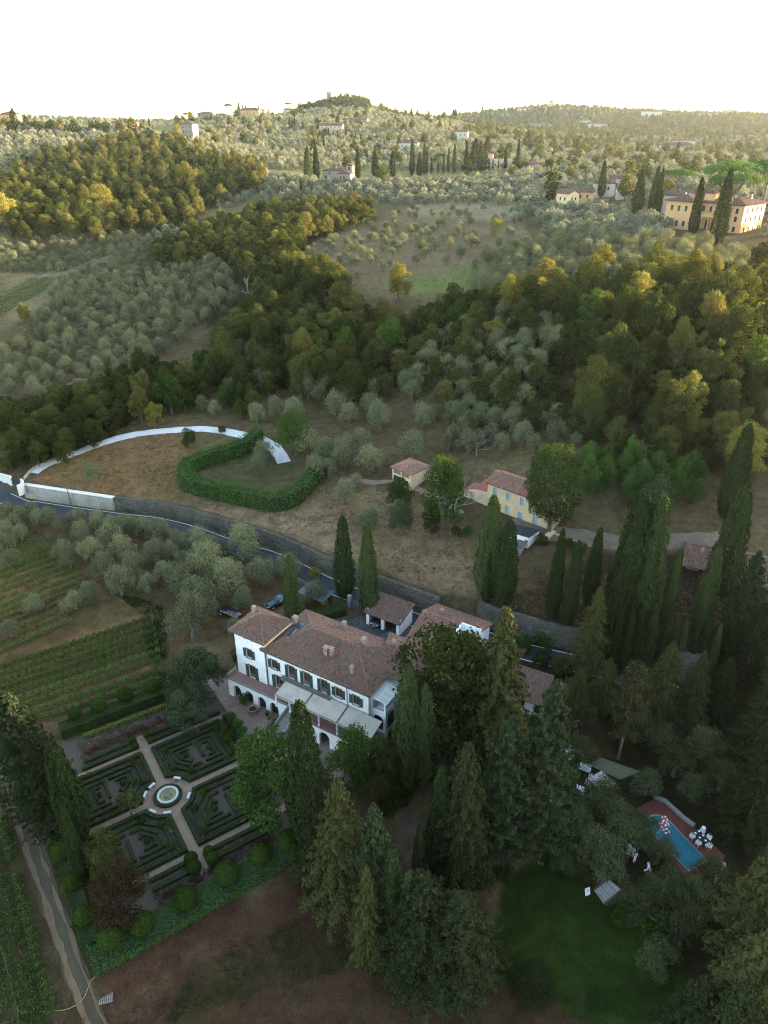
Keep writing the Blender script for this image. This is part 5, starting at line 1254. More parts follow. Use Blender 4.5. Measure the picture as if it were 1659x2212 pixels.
def entrance():
    a = at(2, 1047, 7.2); R = root("entrance_gate", (-58.5, 118.5, gz(-58.5, 118.5)), 0, "black sliding gate between white curved walls at the left edge", "gate")
    R.location = (0, 0, 0)
    P = [W(-14, 1046), W(26, 1046), W(27, 1044), W(49, 1052), W(50, 1056)]
    g0, g1 = W(28, 1048), W(48, 1054); R.location = tuple(g0); d = (g1 - g0)[:2]; L = np.hypot(*d); R.rotation_euler = (0, 0, math.atan2(d[1], d[0]))
    b = MB(); b.box((L / 2, 0, .9), (L, .1, 1.7)); lf = b.build("gate_leaf", M["metal"], R)
    for k in range(9):
        b = MB(); b.box((L / 2, -.07, .2 + .18 * k), (L - .1, .03, .12)); b.build("slat", M["metal"], lf)
    b = MB()
    def arcw(c, r, a0, a1, n=8):
        for k in range(n):
            t0, t1 = a0 + (a1 - a0) * k / n, a0 + (a1 - a0) * (k + 1) / n; f = lambda t, rr: (c[0] + rr * math.cos(t), c[1] + rr * math.sin(t))
            p = [f(t0, r), f(t0, r + .3), f(t1, r + .3), f(t1, r)]; b.hexa([(*q, -.4) for q in p] + [(*q, 2.2) for q in p])
    arcw((L + .2, -2.2), 2.0, 1.57, -.3); b.box((-2.4, .1, .9), (4.6, .3, 2.6)); b.build("white_wall", M["coping"], R)
entrance()

def simple_house(name, p, rz, w_, d, h, rh, mats, label, wins, kind="hip", shut=None, ds=.3, dt=.5, over=.5, seed=20, frame=None, doors=(), chim=(), capr=.14, hipset=(True, True), floor=-1.0, base=None):
    """plain house: walls with openings on front, right, left; roof; chimneys. wins: (side, s0, s1, za, zb[, arch])"""
    R = root(name, p, rz, label) if base is None else base
    C = [(0, 0), (w_, 0), (w_, d), (0, d)]; sides = {"f": (C[0], C[1]), "r": (C[1], C[2]), "b": (C[2], C[3]), "l": (C[3], C[0])}; b = MB()
    for k, (a, c) in sides.items(): wallseg(b, a, c, floor, h, [w[1:] for w in wins if w[0] == k])
    pl, cp = hip(-over, w_ + over, -over, d + over, h, h + rh, None, (True, True) if kind == "hip" else (False, False)) if d <= w_ else hip(-over, d + over, -over, w_ + over, h, h + rh, None, (True, True) if kind == "hip" else (False, False))
    if d > w_:
        sw = lambda q: (w_ - q[1], q[0], q[2]); pl = [[sw(q) for q in P] for P in pl]; cp = [(sw(a), sw(c)) for a, c in cp]
    if kind == "gable":
        if d <= w_:
            for x in (0, w_): b.poly([(x, 0, h), (x, d, h), (x, d / 2, h + rh * .92)])
        else:
            for y in (0, d): b.poly([(0, y, h), (w_, y, h), (w_ / 2, y, h + rh * .92)])
    b.build("wall", mats[0], R)
    for w in wins:
        a, c = sides[w[0]]; window(R, a, c, w[1:], frame or M["frame"], "glass", shut, w[4] - w[3] < 2.05, bars=2 if w[2] - w[1] < 1.6 else 3, name="window" if w[3] > .2 else "door")
    roof(R, pl, cp, mats[1], ds, dt, ds * .4, seed, capr)
    for (x, y, z) in chim: chimney(R, x, y, z, .6, .8)
    return R
# yellow farmhouse by the lime tree
def farmhouse():
    p0, p1 = np.array(at(*(829.5 + .2656 * 830, 939.7 + .2656 * 605), 11.5)), np.array(at(*(829.5 + .2656 * 1180, 939.7 + .2656 * 740), 11.5)); d = p1 - p0; rz = math.atan2(d[1], d[0])
    S = M["blueshutter"]; R = simple_house("farmhouse", (p0[0], p0[1], 11.4), rz, 15.0, 6.0, 6.2, 1.5, (M["cream"], M["redroof"]), "cream farmhouse with pale blue shutters and red tiled roof behind the lime tree",
        [("f", 1.3, 2.2, 4.0, 5.5), ("f", 4.4, 5.3, 4.0, 5.5), ("f", 7.6, 8.5, 4.0, 5.5), ("f", 4.4, 5.3, 1.1, 2.6), ("f", 7.4, 8.5, .1, 2.3), ("f", 10.8, 11.8, 1.1, 2.7)], "gable", None, .3, .5, .45, 31, S)
    # closed blue shutters fill the openings
    for ch in [c for c in R.children if c.name.split(".")[0] in ("window", "door")]:
        for g in ch.children: g.data.materials[0] = S
    b = MB(); wallseg(b, (-5.6, -.05), (0, -.05), -1, 2.6, [(1.6, 2.5, .9, 2.3), (.4, .8, 1.4, 2.0)]); wallseg(b, (-5.6, 4), (-5.6, -.05), -1, 2.6, [(1, 1.9, 0, 2)]); b.poly([(-5.6, -.05, 2.6), (0, -.05, 2.6), (0, -.05, 4.1), (-3, -.05, 3.7)]); b.poly([(-5.6, 4, -1), (0, 4, -1), (0, 4, 4), (-5.6, 4, 2.6)][::-1]); b.build("annex_wall", M["cream"], R)
    w = window(R, (-5.6, -.05), (0, -.05), (1.6, 2.5, .9, 2.3), S); w.children[0].data.materials[0] = S
    window(R, (-5.6, -.05), (0, -.05), (.4, .8, 1.4, 2.0), M["dark"], sill=False, bars=1); w = window(R, (-5.6, 4), (-5.6, -.05), (1, 1.9, 0, 2), S, sill=False, name="door"); w.children[0].data.materials[0] = S
    b = MB(); slab(b, [(-3.4, .3, 3.5), (-.05, .3, 3.5), (-.05, 4.2, 4.4), (-3.4, 4.2, 4.4)], .12); slab(b, [(-5.9, -.3, 2.65), (-3.4, -.3, 2.75), (-3.4, 4.2, 2.9), (-5.9, 4.2, 2.8)], .12); b.build("annex_roof", surf("red_flat_roof", (.20, .055, .04), (.26, .08, .06), 1.5, .9), R)
    b = MB(); b.tube([(-2.0, 3.6, 3.5), (-2.0, 3.6, 5.4)], .08, 6); b.tube([(-2.3, 3.6, 5.3), (-1.7, 3.6, 5.3)], .09, 6); b.build("flue", M["greystone"], R)
    b = MB(); b.box((15.4, -1.4, .1), (1.0, 3.2, 2.0)); b.box((18.0, -.4, .0), (5.0, .4, 1.8)); b.build("buttress_wall", M["cream"], R)
    b = MB(); b.box((8.0, -.6, -.2), (2.2, 1.0, .5)); b.build("door_step", M["greystone"], R)
    # dark flat-roofed stores in front
    c = [at(*(829.5 + .2656 * q[0], 939.7 + .2656 * q[1]), 13.3) for q in ((1005, 718), (1270, 772), (1180, 835), (1000, 780))]
    R2 = root("flat_roof_store", (c[0][0], c[0][1], 10.4), 0, "low store with black bitumen roof in front of the farmhouse"); o = np.array(c[0][:2]); q = [tuple(np.array(x[:2]) - o) for x in c]
    cc = np.mean(q, axis=0); b = MB(); b.prism([tuple(cc + (np.array(x) - cc) * .96) for x in q][::-1], -2, 2.8); b.build("wall", M["plaster"], R2); b = MB(); b.prism(q[::-1], 2.81, 2.95); b.build("roof", M["black"], R2)
    c = [at(*(829.5 + .2656 * q[0], 939.7 + .2656 * q[1]), 12.3) for q in ((1018, 850), (1160, 852), (1115, 912), (1000, 905))]
    R3 = root("flat_roof_store", (c[0][0], c[0][1], 9.6), 0, "lower store with sagging dark sheets and a tiled edge beside the twin cypresses"); o = np.array(c[0][:2]); q = [tuple(np.array(x[:2]) - o) for x in c]
    b = MB(); b.prism(q[::-1], -2, 2.6); b.build("wall", M["palestone"], R3); cc = np.mean(q, axis=0); b = MB(); b.prism([tuple(cc + (np.array(x) - cc) * 1.04) for x in q][::-1], 2.61, 2.7); b.build("roof", M["zinc"], R3)
    a, e = np.array([*q[1], 2.75]), np.array([*q[2], 2.75]); n = np.array([.6, .25, 0]); tiles(R3, [[tuple(e + n), tuple(a + n), tuple(a + [0, 0, .3]), tuple(e + [0, 0, .3])]], M["roof"], .26, .42, .1, 33, "edge_tiles")
farmhouse()
def small_house():
    p0, p1 = np.array([1.8, 139.3]), np.array([5.4, 135.9]); d = p1 - p0; rz = math.atan2(d[1], d[0])
    R = simple_house("small_yellow_house", (p0[0], p0[1], gz(*p1)), rz, float(np.hypot(*d)) + .3, 5.6, 3.9, .9, (M["cream"], M["redroof"]), "small yellow house with a red tiled roof and brick grille openings", [("f", .3, 2.3, .05, 2.3), ("f", 3.0, 4.6, .5, 2.0), ("f", .4, 2.4, 2.95, 3.55), ("f", 2.8, 4.8, 2.95, 3.55)], "hip", None, .3, .5, .35, 35, M["shutter"], floor=-1.5)
    for ch in [c for c in R.children if c.name.split(".")[0] == "window"][1:]: ch.children[0].data.materials[0] = M["brick"]
    b = MB(); b.box((7.5, 5.2, 1.2), (4.5, .25, 4.6)); b.build("side_wall", M["cream"], R)
small_house()
def huts():
    p = W(197, 951); R = root("corrugated_hut", tuple(p), .5, "tiny corrugated metal hut with a red edged roof beside the white track", "hut")
    b = MB(); b.prism([(-1.0, -.8), (1.0, -.8), (1.0, .8), (-1.0, .8)], -.2, 1.5); b.build("wall", M["greystone"], R)
    for k in range(8): b = MB(); b.box((-.9 + .26 * k, -.83, .7), (.05, .05, 1.5)); b.build("rib", M["zinc"], R)
    b = MB(); slab(b, [(-1.2, -1.0, 1.55), (1.2, -1.0, 1.55), (1.2, 1.0, 1.8), (-1.2, 1.0, 1.8)], .08); b.build("roof", M["redfar"], R)
    p = W(166, 842); R = root("field_hut", tuple(p), -.15, "low field hut with dark tiled roof among the left olives", "hut")
    b = MB(); wallseg(b, (-2.8, -1.5), (2.8, -1.5), -.5, 2.0, [(1, 1.7, .8, 1.5), (3.2, 4.0, .8, 1.5)]); wallseg(b, (2.8, -1.5), (2.8, 1.5), -.5, 2.0); wallseg(b, (-2.8, 1.5), (-2.8, -1.5), -.5, 2); b.build("wall", M["dark"], R)
    window(R, (-2.8, -1.5), (2.8, -1.5), (1, 1.7, .8, 1.5), M["white"], "poly"); window(R, (-2.8, -1.5), (2.8, -1.5), (3.2, 4.0, .8, 1.5), M["white"], "poly")
    roof(R, [[(-3.3, -2, 1.95), (3.3, -2, 1.95), (3.3, 1.8, 2.9), (-3.3, 1.8, 2.9)]], [], M["roof"], .35, .5, .13, 36)
    b = MB(); b.box((.3, -1.7, .1), (2.4, .3, .7)); b.build("blue_tarpaulin", surf("blue_tarpaulin", (.05, .10, .30), (.08, .15, .40), 2, .6), R)
    c = W(1550, 1215); c = W(1482, 1228); R = root("tiled_farm_building", (c[0], c[1], c[2] - 1.0), math.radians(-24), "long tiled farm roof at the right edge behind a cypress")
    b = MB(); wallseg(b, (0, 0), (16, 0), -1.5, 2.4, [(2, 3, .5, 1.7), (9, 10.2, 0, 2)]); wallseg(b, (0, 7), (0, 0), -1.5, 2.4); b.poly([(0, 7, 2.4), (0, 0, 2.4), (0, 3.5, 3.9)]); b.build("wall", M["palestone"], R); window(R, (0, 0), (16, 0), (2, 3, .5, 1.7), M["woodframe"])
    roof(R, [[(-.8, -1.2, 2.1), (19, -1.2, 2.1), (19, 3.5, 4.1), (-.8, 3.5, 4.1)], [(19, 8.2, 2.1), (-.8, 8.2, 2.1), (-.8, 3.5, 4.1), (19, 3.5, 4.1)]], [((-.8, 3.5, 4.15), (19, 3.5, 4.15))], M["roof"], .3, .5, .12, 37)
    for x in (2, 7): chimney(R, x, 2.2, 3.2, .4, .5)
huts()
# ------------------------------------------------------------------ houses farther up the hills
def grid_wins(side, L, n, rows, w=1.0, h=1.7, m=1.2):
    out = []
    for z in rows:
        for k in range(n): c = m + (L - 2 * m) * (k + .5) / n; out.append((side, c - w / 2, c + w / 2, z, z + h))
    return out
def ochre_villa():
    R = root("ochre_villa", (125.5, 331.0, 40.6), math.radians(-50), "large ochre villa with hipped roof, arched loggia and two cypresses in front")
    R.location = (121.5, 334.5, 40.8)
    S = M["shutter"]
    simple_house("", None, 0, 12, 14, 11.0, 2.4, (M["ochre"], M["roof"]), "", grid_wins("f", 12, 3, (1.4, 7.3), 1.2, 2.0) + grid_wins("l", 14, 3, (1.4, 7.3), 1.2, 2.0), "hip", None, .5, .7, .9, 41, S, chim=((4, 7, 12.6),), base=R)
    b = MB(); wallseg(b, (12, 6), (22, 6), -2, 10.6, [(.8, 2.6, .6, 4.2, True), (3.6, 5.6, .6, 4.2, True), (6.4, 8.4, .6, 4.2, True), (1.2, 2.4, 7.2, 9.4), (4.4, 5.6, 7.2, 9.4), (7.4, 8.6, 7.2, 9.4)]); b.build("recessed_wall", M["ochre"], R)
    for o in [(.8, 2.6, .6, 4.2, True), (3.6, 5.6, .6, 4.2, True), (6.4, 8.4, .6, 4.2, True), (1.2, 2.4, 7.2, 9.4), (4.4, 5.6, 7.2, 9.4), (7.4, 8.6, 7.2, 9.4)]: window(R, (12, 6), (22, 6), o, S, sill=False, depth=.26)
    b = MB(); b.box((17, 4.9, 5.4), (10, 2.2, .3)); b.box((17, 3.9, 6.0), (10, .25, 1.0)); 
    for x in (12.4, 15, 17.9, 20.8): b.box((x, 4.2, 2.3), (.5, .5, 6.4))
    b.build("loggia", M["ochre"], R)
    pl, cp = hip(11, 23, 5.2, 13.5, 10.6, 12.2, None, (False, False)); roof(R, pl, cp, M["roof"], .5, .7, .2, 42)
    R2 = empty("x"); bpy.data.objects.remove(R2)
    # right block, set forward
    b = MB(); wr = grid_wins("f", 12, 3, (1.2, 5.0, 8.0), 1.2, 1.9) ; wsd = grid_wins("r", 18, 4, (.8, 4.8, 8.2), 1.2, 1.9)
    wallseg(b, (22, 0), (34, 0), -4, 11.2, [w[1:] for w in wr]); wallseg(b, (34, 0), (34, 18), -4, 11.2, [w[1:] for w in wsd]); wallseg(b, (34, 18), (22, 18), -4, 11.2); wallseg(b, (22, 18), (22, 0), -4, 11.2); b.build("wall", M["ochre"], R)
    for w in wr: window(R, (22, 0), (34, 0), w[1:], S, depth=.15)
    for w in wsd: window(R, (34, 0), (34, 18), w[1:], S, depth=.15)
    pl, cp = hip(-1, 19, -13, 1, 11.2, 13.4); sw = lambda q: (34 + q[1] - 0, q[0], q[2]); pl = [[(34 + q[1], q[0], q[2]) for q in P] for P in pl]; cp = [((34 + a[1], a[0], a[2]), (34 + c[1], c[0], c[2])) for a, c in cp]; roof(R, pl, cp, M["roof"], .5, .7, .2, 43)
    b = MB(); b.box((15, 9, 12.8), (4.5, 4, 3.0)); b.build("roof_lantern", M["ochre"], R); pl, cp = hip(12.4, 17.6, 6.6, 11.4, 14.3, 15.2); roof(R, pl, cp, M["roof"], .5, .7, .2, 44); chimney(R, 30, 12, 12.6, .9, 1.2)
ochre_villa()
def far_house(name, px, py, d, rz, w_, dp, h, rh, mat, label, kind="gable", rows=None, n=None, side="r", zoff=0.0, rmat="roof", ns=2):
    p = atd(px, py, d); z = gz(p[0], p[1]); rows = rows or ([1.2, 4.2] if h > 5 else [1.2])
    n = n or max(2, int(w_ / 4)); ws = grid_wins("f", w_, n, rows, 1.1, 1.5) + (grid_wins(side, dp, ns, rows, 1.1, 1.5) if dp > 5 else [])
    return simple_house(name, (p[0], p[1], z + zoff), math.radians(rz), w_, dp, h, rh, (M[mat], M[rmat]), label, ws, kind, None, .7, 1.0, .6, 50 + int(px) % 40, M["shutter"], capr=.2, floor=-6.0)
far_house("yellow_house", 1200, 445, 440, -55, 9, 8, 8.5, 1.8, "cream", "tall cream house at the left end of the yellow hamlet", "gable", [1.0, 5.2], 2, "r", 0)
far_house("yellow_house", 1224, 442, 452, -20, 14, 9, 7.2, 2.0, "ochre", "ochre house with dark ground floor arch in the yellow hamlet", "gable", [4.2], 3)
far_house("pale_house", 1278, 438, 470, -12, 12, 8, 8.0, 1.8, "whitefar", "pale house with two roofs in the middle of the hamlet", "gable", [4.6], 2, "l")
far_house("pale_house", 1312, 436, 478, -12, 13, 8, 8.6, 1.8, "whitefar", "taller pale house right of centre in the hamlet", "gable", [4.8], 2, "l")
far_house("pale_house", 1330, 440, 455, -10, 12, 7, 5.6, 1.6, "whitefar", "lower pale house at the right end of the hamlet", "gable", [2.4], 2, "l")
far_house("low_house", 1268, 447, 430, -20, 10, 6, 3.6, 1.4, "cream", "low tiled annex in front of the pale hamlet houses", "gable", [.6], 2)
far_house("low_house", 1170, 452, 420, -15, 9, 5, 2.8, 1.1, "greyrender", "low shed with tiled roof left of the hamlet by a white parasol", "gable", [.4], 2)
far_house("pale_house", 1433, 430, 400, -30, 14, 9, 8.2, 2.0, "whitefar", "pale gabled house behind the cypresses left of the ochre villa", "gable", [2.0, 5.0], 2, "r")
def stone_house():
    p = atd(698, 388, 600); R = root("stone_house", (p[0], p[1], gz(p[0], p[1]) - .5), math.radians(-18), "grey stone house with square turret and open loggia on the hill")
    simple_house("", None, 0, 17, 9, 7.0, 1.4, (M["greyrender"], M["roof"]), "", [("f", 1.5, 3.0, 1.2, 3.4, True), ("f", 4.8, 6.0, 4.6, 6.2)] + grid_wins("r", 9, 2, (4.2,), 1.1, 1.6), "hip", None, .7, 1, .6, 61, M["shutter"], capr=.2, floor=-5, base=R)
    b = MB(); wallseg(b, (13, -3), (23, -3), -5, 5.2, [(2, 3.2, 1.6, 3.8, True), (4.4, 5.6, 1.6, 3.8, True), (6.8, 8.0, 1.6, 3.8, True)]); wallseg(b, (23, -3), (23, 5), -5, 5.2, [(3, 4.2, 1.6, 3.8, True)]); wallseg(b, (13, 5), (13, -3), -5, 5.2); b.build("wing_wall", M["greyrender"], R)
    for o in [(2, 3.2, 1.6, 3.8, True), (4.4, 5.6, 1.6, 3.8, True), (6.8, 8.0, 1.6, 3.8, True)]: window(R, (13, -3), (23, -3), o, M["shutter"], sill=False)
    pl, cp = hip(12.4, 23.6, -3.6, 5.6, 5.2, 6.8); roof(R, pl, cp, M["roof"], .7, 1, .28, 62, .2)
    b = MB(); wallseg(b, (17, 4), (22, 4), 0, 10.5, [(1.8, 3.2, 7.4, 9.4)]); wallseg(b, (22, 4), (22, 9), 0, 10.5, [(1.8, 3.2, 7.4, 9.4)]); wallseg(b, (22, 9), (17, 9), 0, 10.5); wallseg(b, (17, 9), (17, 4), 0, 10.5); b.build("turret", M["greyrender"], R); window(R, (17, 4), (22, 4), (1.8, 3.2, 7.4, 9.4), M["shutter"])
    pl, cp = hip(16.3, 22.7, 3.3, 9.7, 10.5, 11.7, (19.5, 19.51)); roof(R, pl, cp, M["roof"], .7, 1, .28, 63, .2); chimney(R, 9, 4, 8, .8, 1.4)
    b = MB(); b.box((9.5, 1.5, 8.6), (5, .3, .3)); 
    for x in (7.1, 9.5, 11.9): b.box((x, 1.5, 7.8), (.3, .3, 1.6))
    b.build("roof_pergola", M["woodframe"], R)
stone_house()
def pink_castle():
    p = atd(1048, 364, 690); R = root("pink_villa", (p[0], p[1], gz(p[0], p[1]) - 1), math.radians(-14), "pink villa with crenellated parapet and small tower among cypresses")
    ws = grid_wins("f", 26, 5, (1.6, 5.2), 1.1, 1.7); b = MB(); wallseg(b, (0, 0), (26, 0), -6, 9.5, [w[1:] for w in ws]); wallseg(b, (26, 0), (26, 14), -6, 9.5); wallseg(b, (26, 14), (0, 14), -6, 9.5); wallseg(b, (0, 14), (0, 0), -6, 9.5); b.poly([(0, 0, 9.2), (26, 0, 9.2), (26, 14, 9.2), (0, 14, 9.2)]); b.build("wall", M["pink"], R)
    for w in ws: window(R, (0, 0), (26, 0), w[1:], M["shutter"])
    for k in range(16): b = MB(); b.box((.6 + 1.65 * k, .2, 10.0), (.9, .5, 1.2)); b.build("merlon", M["pink"], R)
    for k in range(8): b = MB(); b.box((25.8, 1.0 + 1.7 * k, 10.0), (.5, .9, 1.2)); b.build("merlon", M["pink"], R)
    b = MB(); b.box((4, 3, 9.5), (4.2, 4.2, 7.6)); b.build("tower", M["pink"], R)
    for k in range(4): b = MB(); b.box((2.3 + 1.15 * k, 1.1, 13.8), (.7, .4, 1.0)); b.build("merlon", M["pink"], R)
pink_castle()
far_house("pink_annex", 1110, 366, 690, -10, 16, 9, 5, 2, "pink", "low pink wing with tiled roof right of the crenellated villa", "gable")
far_house("yellow_cottage", 1150, 368, 650, -8, 14, 9, 5.5, 2, "cream", "small yellow cottage with chimney right of the pink villa", "gable", n=3)
far_house("white_house", 862, 335, 860, -8, 20, 12, 9, 3, "whitefar", "white farmhouse among the cypress clump on the hill", "hip", [1.5, 5.5], 4)
far_house("white_house", 978, 309, 1010, -10, 18, 14, 10, 2, "whitefar", "white block house above the pink villa", "hip", [1.5, 5.5], 3)
far_house("red_house", 247, 292, 870, -20, 22, 12, 9, 2.5, "redfar", "red plastered house on the ridge above the left wood", "hip", [1.5, 5.5], 4)
far_house("red_house", 268, 291, 900, -20, 14, 10, 6, 2, "redfar", "lower red wing of the ridge house", "gable", n=3)
far_house("beige_villa", 392, 302, 860, -15, 14, 12, 13, 2.5, "greyrender", "tall beige villa at the right end of the left wood", "hip", [1.5, 5.5, 9.5], 3)
far_house("hilltop_villa", 518, 252, 1230, -10, 30, 14, 12, 3, "ochre", "large ochre villa on the crest beside the umbrella pine", "hip", [2, 7, 11], 6)
far_house("hilltop_villa", 552, 251, 1250, -10, 15, 12, 10, 2, "cream", "cream wing of the crest villa, right of the cypresses", "hip", [2, 7], 3)
far_house("hilltop_house", 427, 257, 1180, -10, 22, 12, 9, 2, "greyrender", "long dark house on the crest left of the umbrella pine", "hip", [2, 6], 5)
far_house("hilltop_house", 463, 256, 1190, -10, 18, 10, 6, 2, "greyrender", "lower wing of the long crest house", "hip", [2], 4)
far_house("hilltop_house", 612, 246, 1330, -10, 16, 12, 10, 2, "whitefar", "pale house under a broad pine left of the castle hill", "hip", [2, 6], 3)
far_house("ridge_house", 88, 270, 900, -10, 20, 10, 6, 2.5, "cream", "cream house with pale roof on the left skyline", "gable", n=4)
far_house("ridge_house", 2, 258, 930, -10, 16, 12, 14, 2.5, "ochre", "tall house at the left edge of the skyline", "hip", [2, 6, 10], 3)
far_house("slope_house", 690, 288, 1050, -8, 30, 12, 7, 2.5, "pink", "reddish house on the slope below the castle hill", "gable", n=5)
far_house("slope_house", 740, 275, 1180, -8, 36, 12, 4, 2, "greyrender", "long low wall-like house under the castle wood", "gable", n=5)
for k, (px, py, d, w_, h, mt, lab) in enumerate([(1140,262,2100,60,12,"pink","pink ridge house far on the right slope"),(1272,256,2000,45,12,"whitefar","white ridge house below the far cypress row"),(1385,262,2250,50,18,"whitefar","large pale villa on the far right skyline"),(1510,262,2200,60,12,"whitefar","cluster of white houses on the far right skyline"),(1453,312,1350,34,12,"whitefar","white house in the hazy right valley"),(1425,338,1050,40,7,"greyrender","low tiled house in the hazy right valley"),(1048,258,2050,50,10,"whitefar","white house left on the hazy slope"),(1118,236,2420,40,14,"pink","pink house on the far central skyline"),(1560,260,2250,36,12,"cream","cream house at the far right skyline"),(1255,250,2100,26,14,"whitefar","small white house among trees on the far slope")]):
    far_house("distant_house", px, py, d, -8, w_, 16, h, 3, mt, lab, "hip", [2, 6] if h > 9 else [2], max(3, int(w_ / 9)))
def towers():
    p = atd(712, 222, 1500); R = root("castle_tower", (p[0], p[1], gz(p[0], p[1])), -.2, "square stone castle tower rising from the hilltop cypresses", "tower")
    z1 = z_at(p[0], p[1], 198) - gz(p[0], p[1]); b = MB(); b.box((0, 0, z1 / 2 - 3), (9, 9, z1 + 4)); b.build("shaft", M["greyrender"], R)
    for k in range(4):
        for j in range(4):
            if k in (0, 3) or j in (0, 3): b = MB(); b.box((-3.8 + 2.53 * k, -3.8 + 2.53 * j, z1 + .2), (1.3, 1.3, 2.0)); b.build("merlon", M["greyrender"], R)
    for k in range(2): b = MB(); b.box((0, -4.52, z1 * (.45 + .3 * k)), (1.2, .2, 2.2)); b.build("window", M["glass"], R)
    b = MB(); b.box((14, 6, 5), (18, 9, 12)); b.build("castle_wing", M["greyrender"], R)
    p = atd(1190, 230, 2480); R = root("church_tower", (p[0], p[1], gz(p[0], p[1])), -.2, "small square tower on the far central skyline", "tower")
    z1 = max(12, z_at(p[0], p[1], 220) - gz(p[0], p[1])); b = MB(); b.box((0, 0, z1 / 2), (14, 12, z1)); b.build("shaft", M["cream"], R); b = MB(); b.hexa([(-8, -7, z1), (8, -7, z1), (8, 7, z1), (-8, 7, z1), (-.2, -.2, z1 + 4), (.2, -.2, z1 + 4), (.2, .2, z1 + 4), (-.2, .2, z1 + 4)]); b.build("roof", M["slab"], R)
    for k in (-1, 1): b = MB(); b.box((3 * k, -6.05, z1 * .6), (2, .2, 4)); b.build("window", M["glass"], R)
towers()
# ------------------------------------------------------------------ formal garden
M["yellowhedge"] = leafmat("golden_hedge_leaf", (0.136, 0.144, 0.02), (0.216, 0.208, 0.04), .3, None)
M["soil"] = surf("bed_soil", (0.045, 0.0312, 0.0222), (0.069, 0.0492, 0.036), 3, .95, .5, 12)
M["petal"] = leafmat("rose_petal", (.35, .04, .06), (.55, .18, .17), .2, None, (1, 1, 1))
M["roseleaf"] = leafmat("rose_leaf", (0.044, 0.044, 0.02), (0.08, 0.068, 0.032), .3, None)
M["purple"] = leafmat("barberry_leaf", (0.0405, 0.0162, 0.0144), (0.0765, 0.0306, 0.0252), .3, None)
M["water"] = surf("murky_water", (0.133, 0.105, 0.021), (0.161, 0.133, 0.0315), 2, .12, spec=.5)
M["marble"] = surf("white_marble", (0.3312, 0.3168, 0.3024), (0.3888, 0.3744, 0.36), 3, .6)
def hedge_mesh(name, pts, w_, h, z0, mat, closed=False, dens=70, seed=1, leaf=.15, zfun=None, ragged=.03, capped=True):
    """clipped hedge along a line: a solid dark core wrapped in small leaves; (V, faces, material index)"""
    P = np.array([p[:2] for p in pts], float); n = len(P)
    off = []
    for i in range(n):
        a = P[(i - 1) % n] if (closed or i > 0) else None; c = P[(i + 1) % n] if (closed or i < n - 1) else None
        d1 = (P[i] - a) / np.hypot(*(P[i] - a)) if a is not None else None; d2 = (c - P[i]) / np.hypot(*(c - P[i])) if c is not None else None
        d1 = d2 if d1 is None else d1; d2 = d1 if d2 is None else d2
        m = np.array([-(d1 + d2)[1], (d1 + d2)[0]]); m /= np.hypot(*m) + 1e-9; k = 1 / max(.35, m @ np.array([-d1[1], d1[0]])); off.append(m * k)
    off = np.array(off); r = np.random.default_rng(seed); idx = list(range(n)) + ([0] if closed else [])
    V, Fq, LP, LN = [], [], [], []
    for i in range(len(idx) - 1):
        a, c = idx[i], idx[i + 1]; L = np.hypot(*(P[c] - P[a])); mcount = max(1, int(L / 1.5)) if zfun else 1
        for j in range(mcount):
            t0, t1 = j / mcount, (j + 1) / mcount; q = []
            for t in (t0, t1):
                c0 = P[a] * (1 - t) + P[c] * t; o0 = off[a] * (1 - t) + off[c] * t; zz = (zfun(c0) if zfun else z0)
                q.append((c0 - o0 * w_ / 2 * .9, c0 + o0 * w_ / 2 * .9, zz))
            b = len(V); (l0, r0, za), (l1, r1, zb) = q[0], q[1]
            V += [(*l0, za - .15), (*r0, za - .15), (*r1, zb - .15), (*l1, zb - .15), (*l0, za + h * .94), (*r0, za + h * .94), (*r1, zb + h * .94), (*l1, zb + h * .94)]
            Fq += [(b + 4, b + 5, b + 6, b + 7)[::-1], (b, b + 3, b + 7, b + 4)[::-1], (b + 1, b + 5, b + 6, b + 2)[::-1], (b, b + 4, b + 5, b + 1)[::-1], (b + 3, b + 2, b + 6, b + 7)[::-1]]
            Ls = L / mcount; nt_, ns = int(Ls * w_ * dens) + 1, int(Ls * h * dens) + 1; nn = nt_ + 2 * ns
            t = r.random(nn) * (t1 - t0) + t0; c0 = P[a] + (P[c] - P[a]) * t[:, None]; o0 = off[a] * (1 - t)[:, None] + off[c] * t[:, None]
            x = np.concatenate([r.uniform(-.5, .5, nt_), np.full(ns, -.5), np.full(ns, .5)]); zz = np.concatenate([np.full(nt_, h), r.uniform(.05, 1, 2 * ns) * h])
            zb_ = np.array([zfun(cc) for cc in c0]) if zfun else z0
            pp = np.column_stack([c0 + o0 * (x * w_)[:, None], zb_ + zz]) + r.normal(0, ragged, (nn, 3))
            d = (P[c] - P[a]) / L; nl = np.array([-d[1], d[0]]); nv = np.concatenate([np.tile([0, 0, 1.0], (nt_, 1)), np.tile([-nl[0], -nl[1], .2], (ns, 1)), np.tile([nl[0], nl[1], .2], (ns, 1))])
            LP.append(pp); LN.append(nv)
    LV, LQ = leaf_quads(r, np.concatenate(LP), np.concatenate(LN), leaf, .6, .45)
    V = np.array(V); Fq = np.array(Fq); Vall = np.concatenate([V, LV]); 
    return mesh_np(name, Vall, [Fq, LQ + len(V)], [M["core"], mat], np.concatenate([np.zeros(len(Fq)), np.ones(len(LQ))]))
def hedge(name, pts, w_, h, z0, mat, parent=None, label=None, group=None, **kw):
    o = link(bpy.data.objects.new(name, hedge_mesh(name, pts, w_, h, z0, mat, **kw)), parent)
    if parent is None: tag(o, label, "hedge", group)
    return o
G = lambda a, b: tuple(gw(a, b))
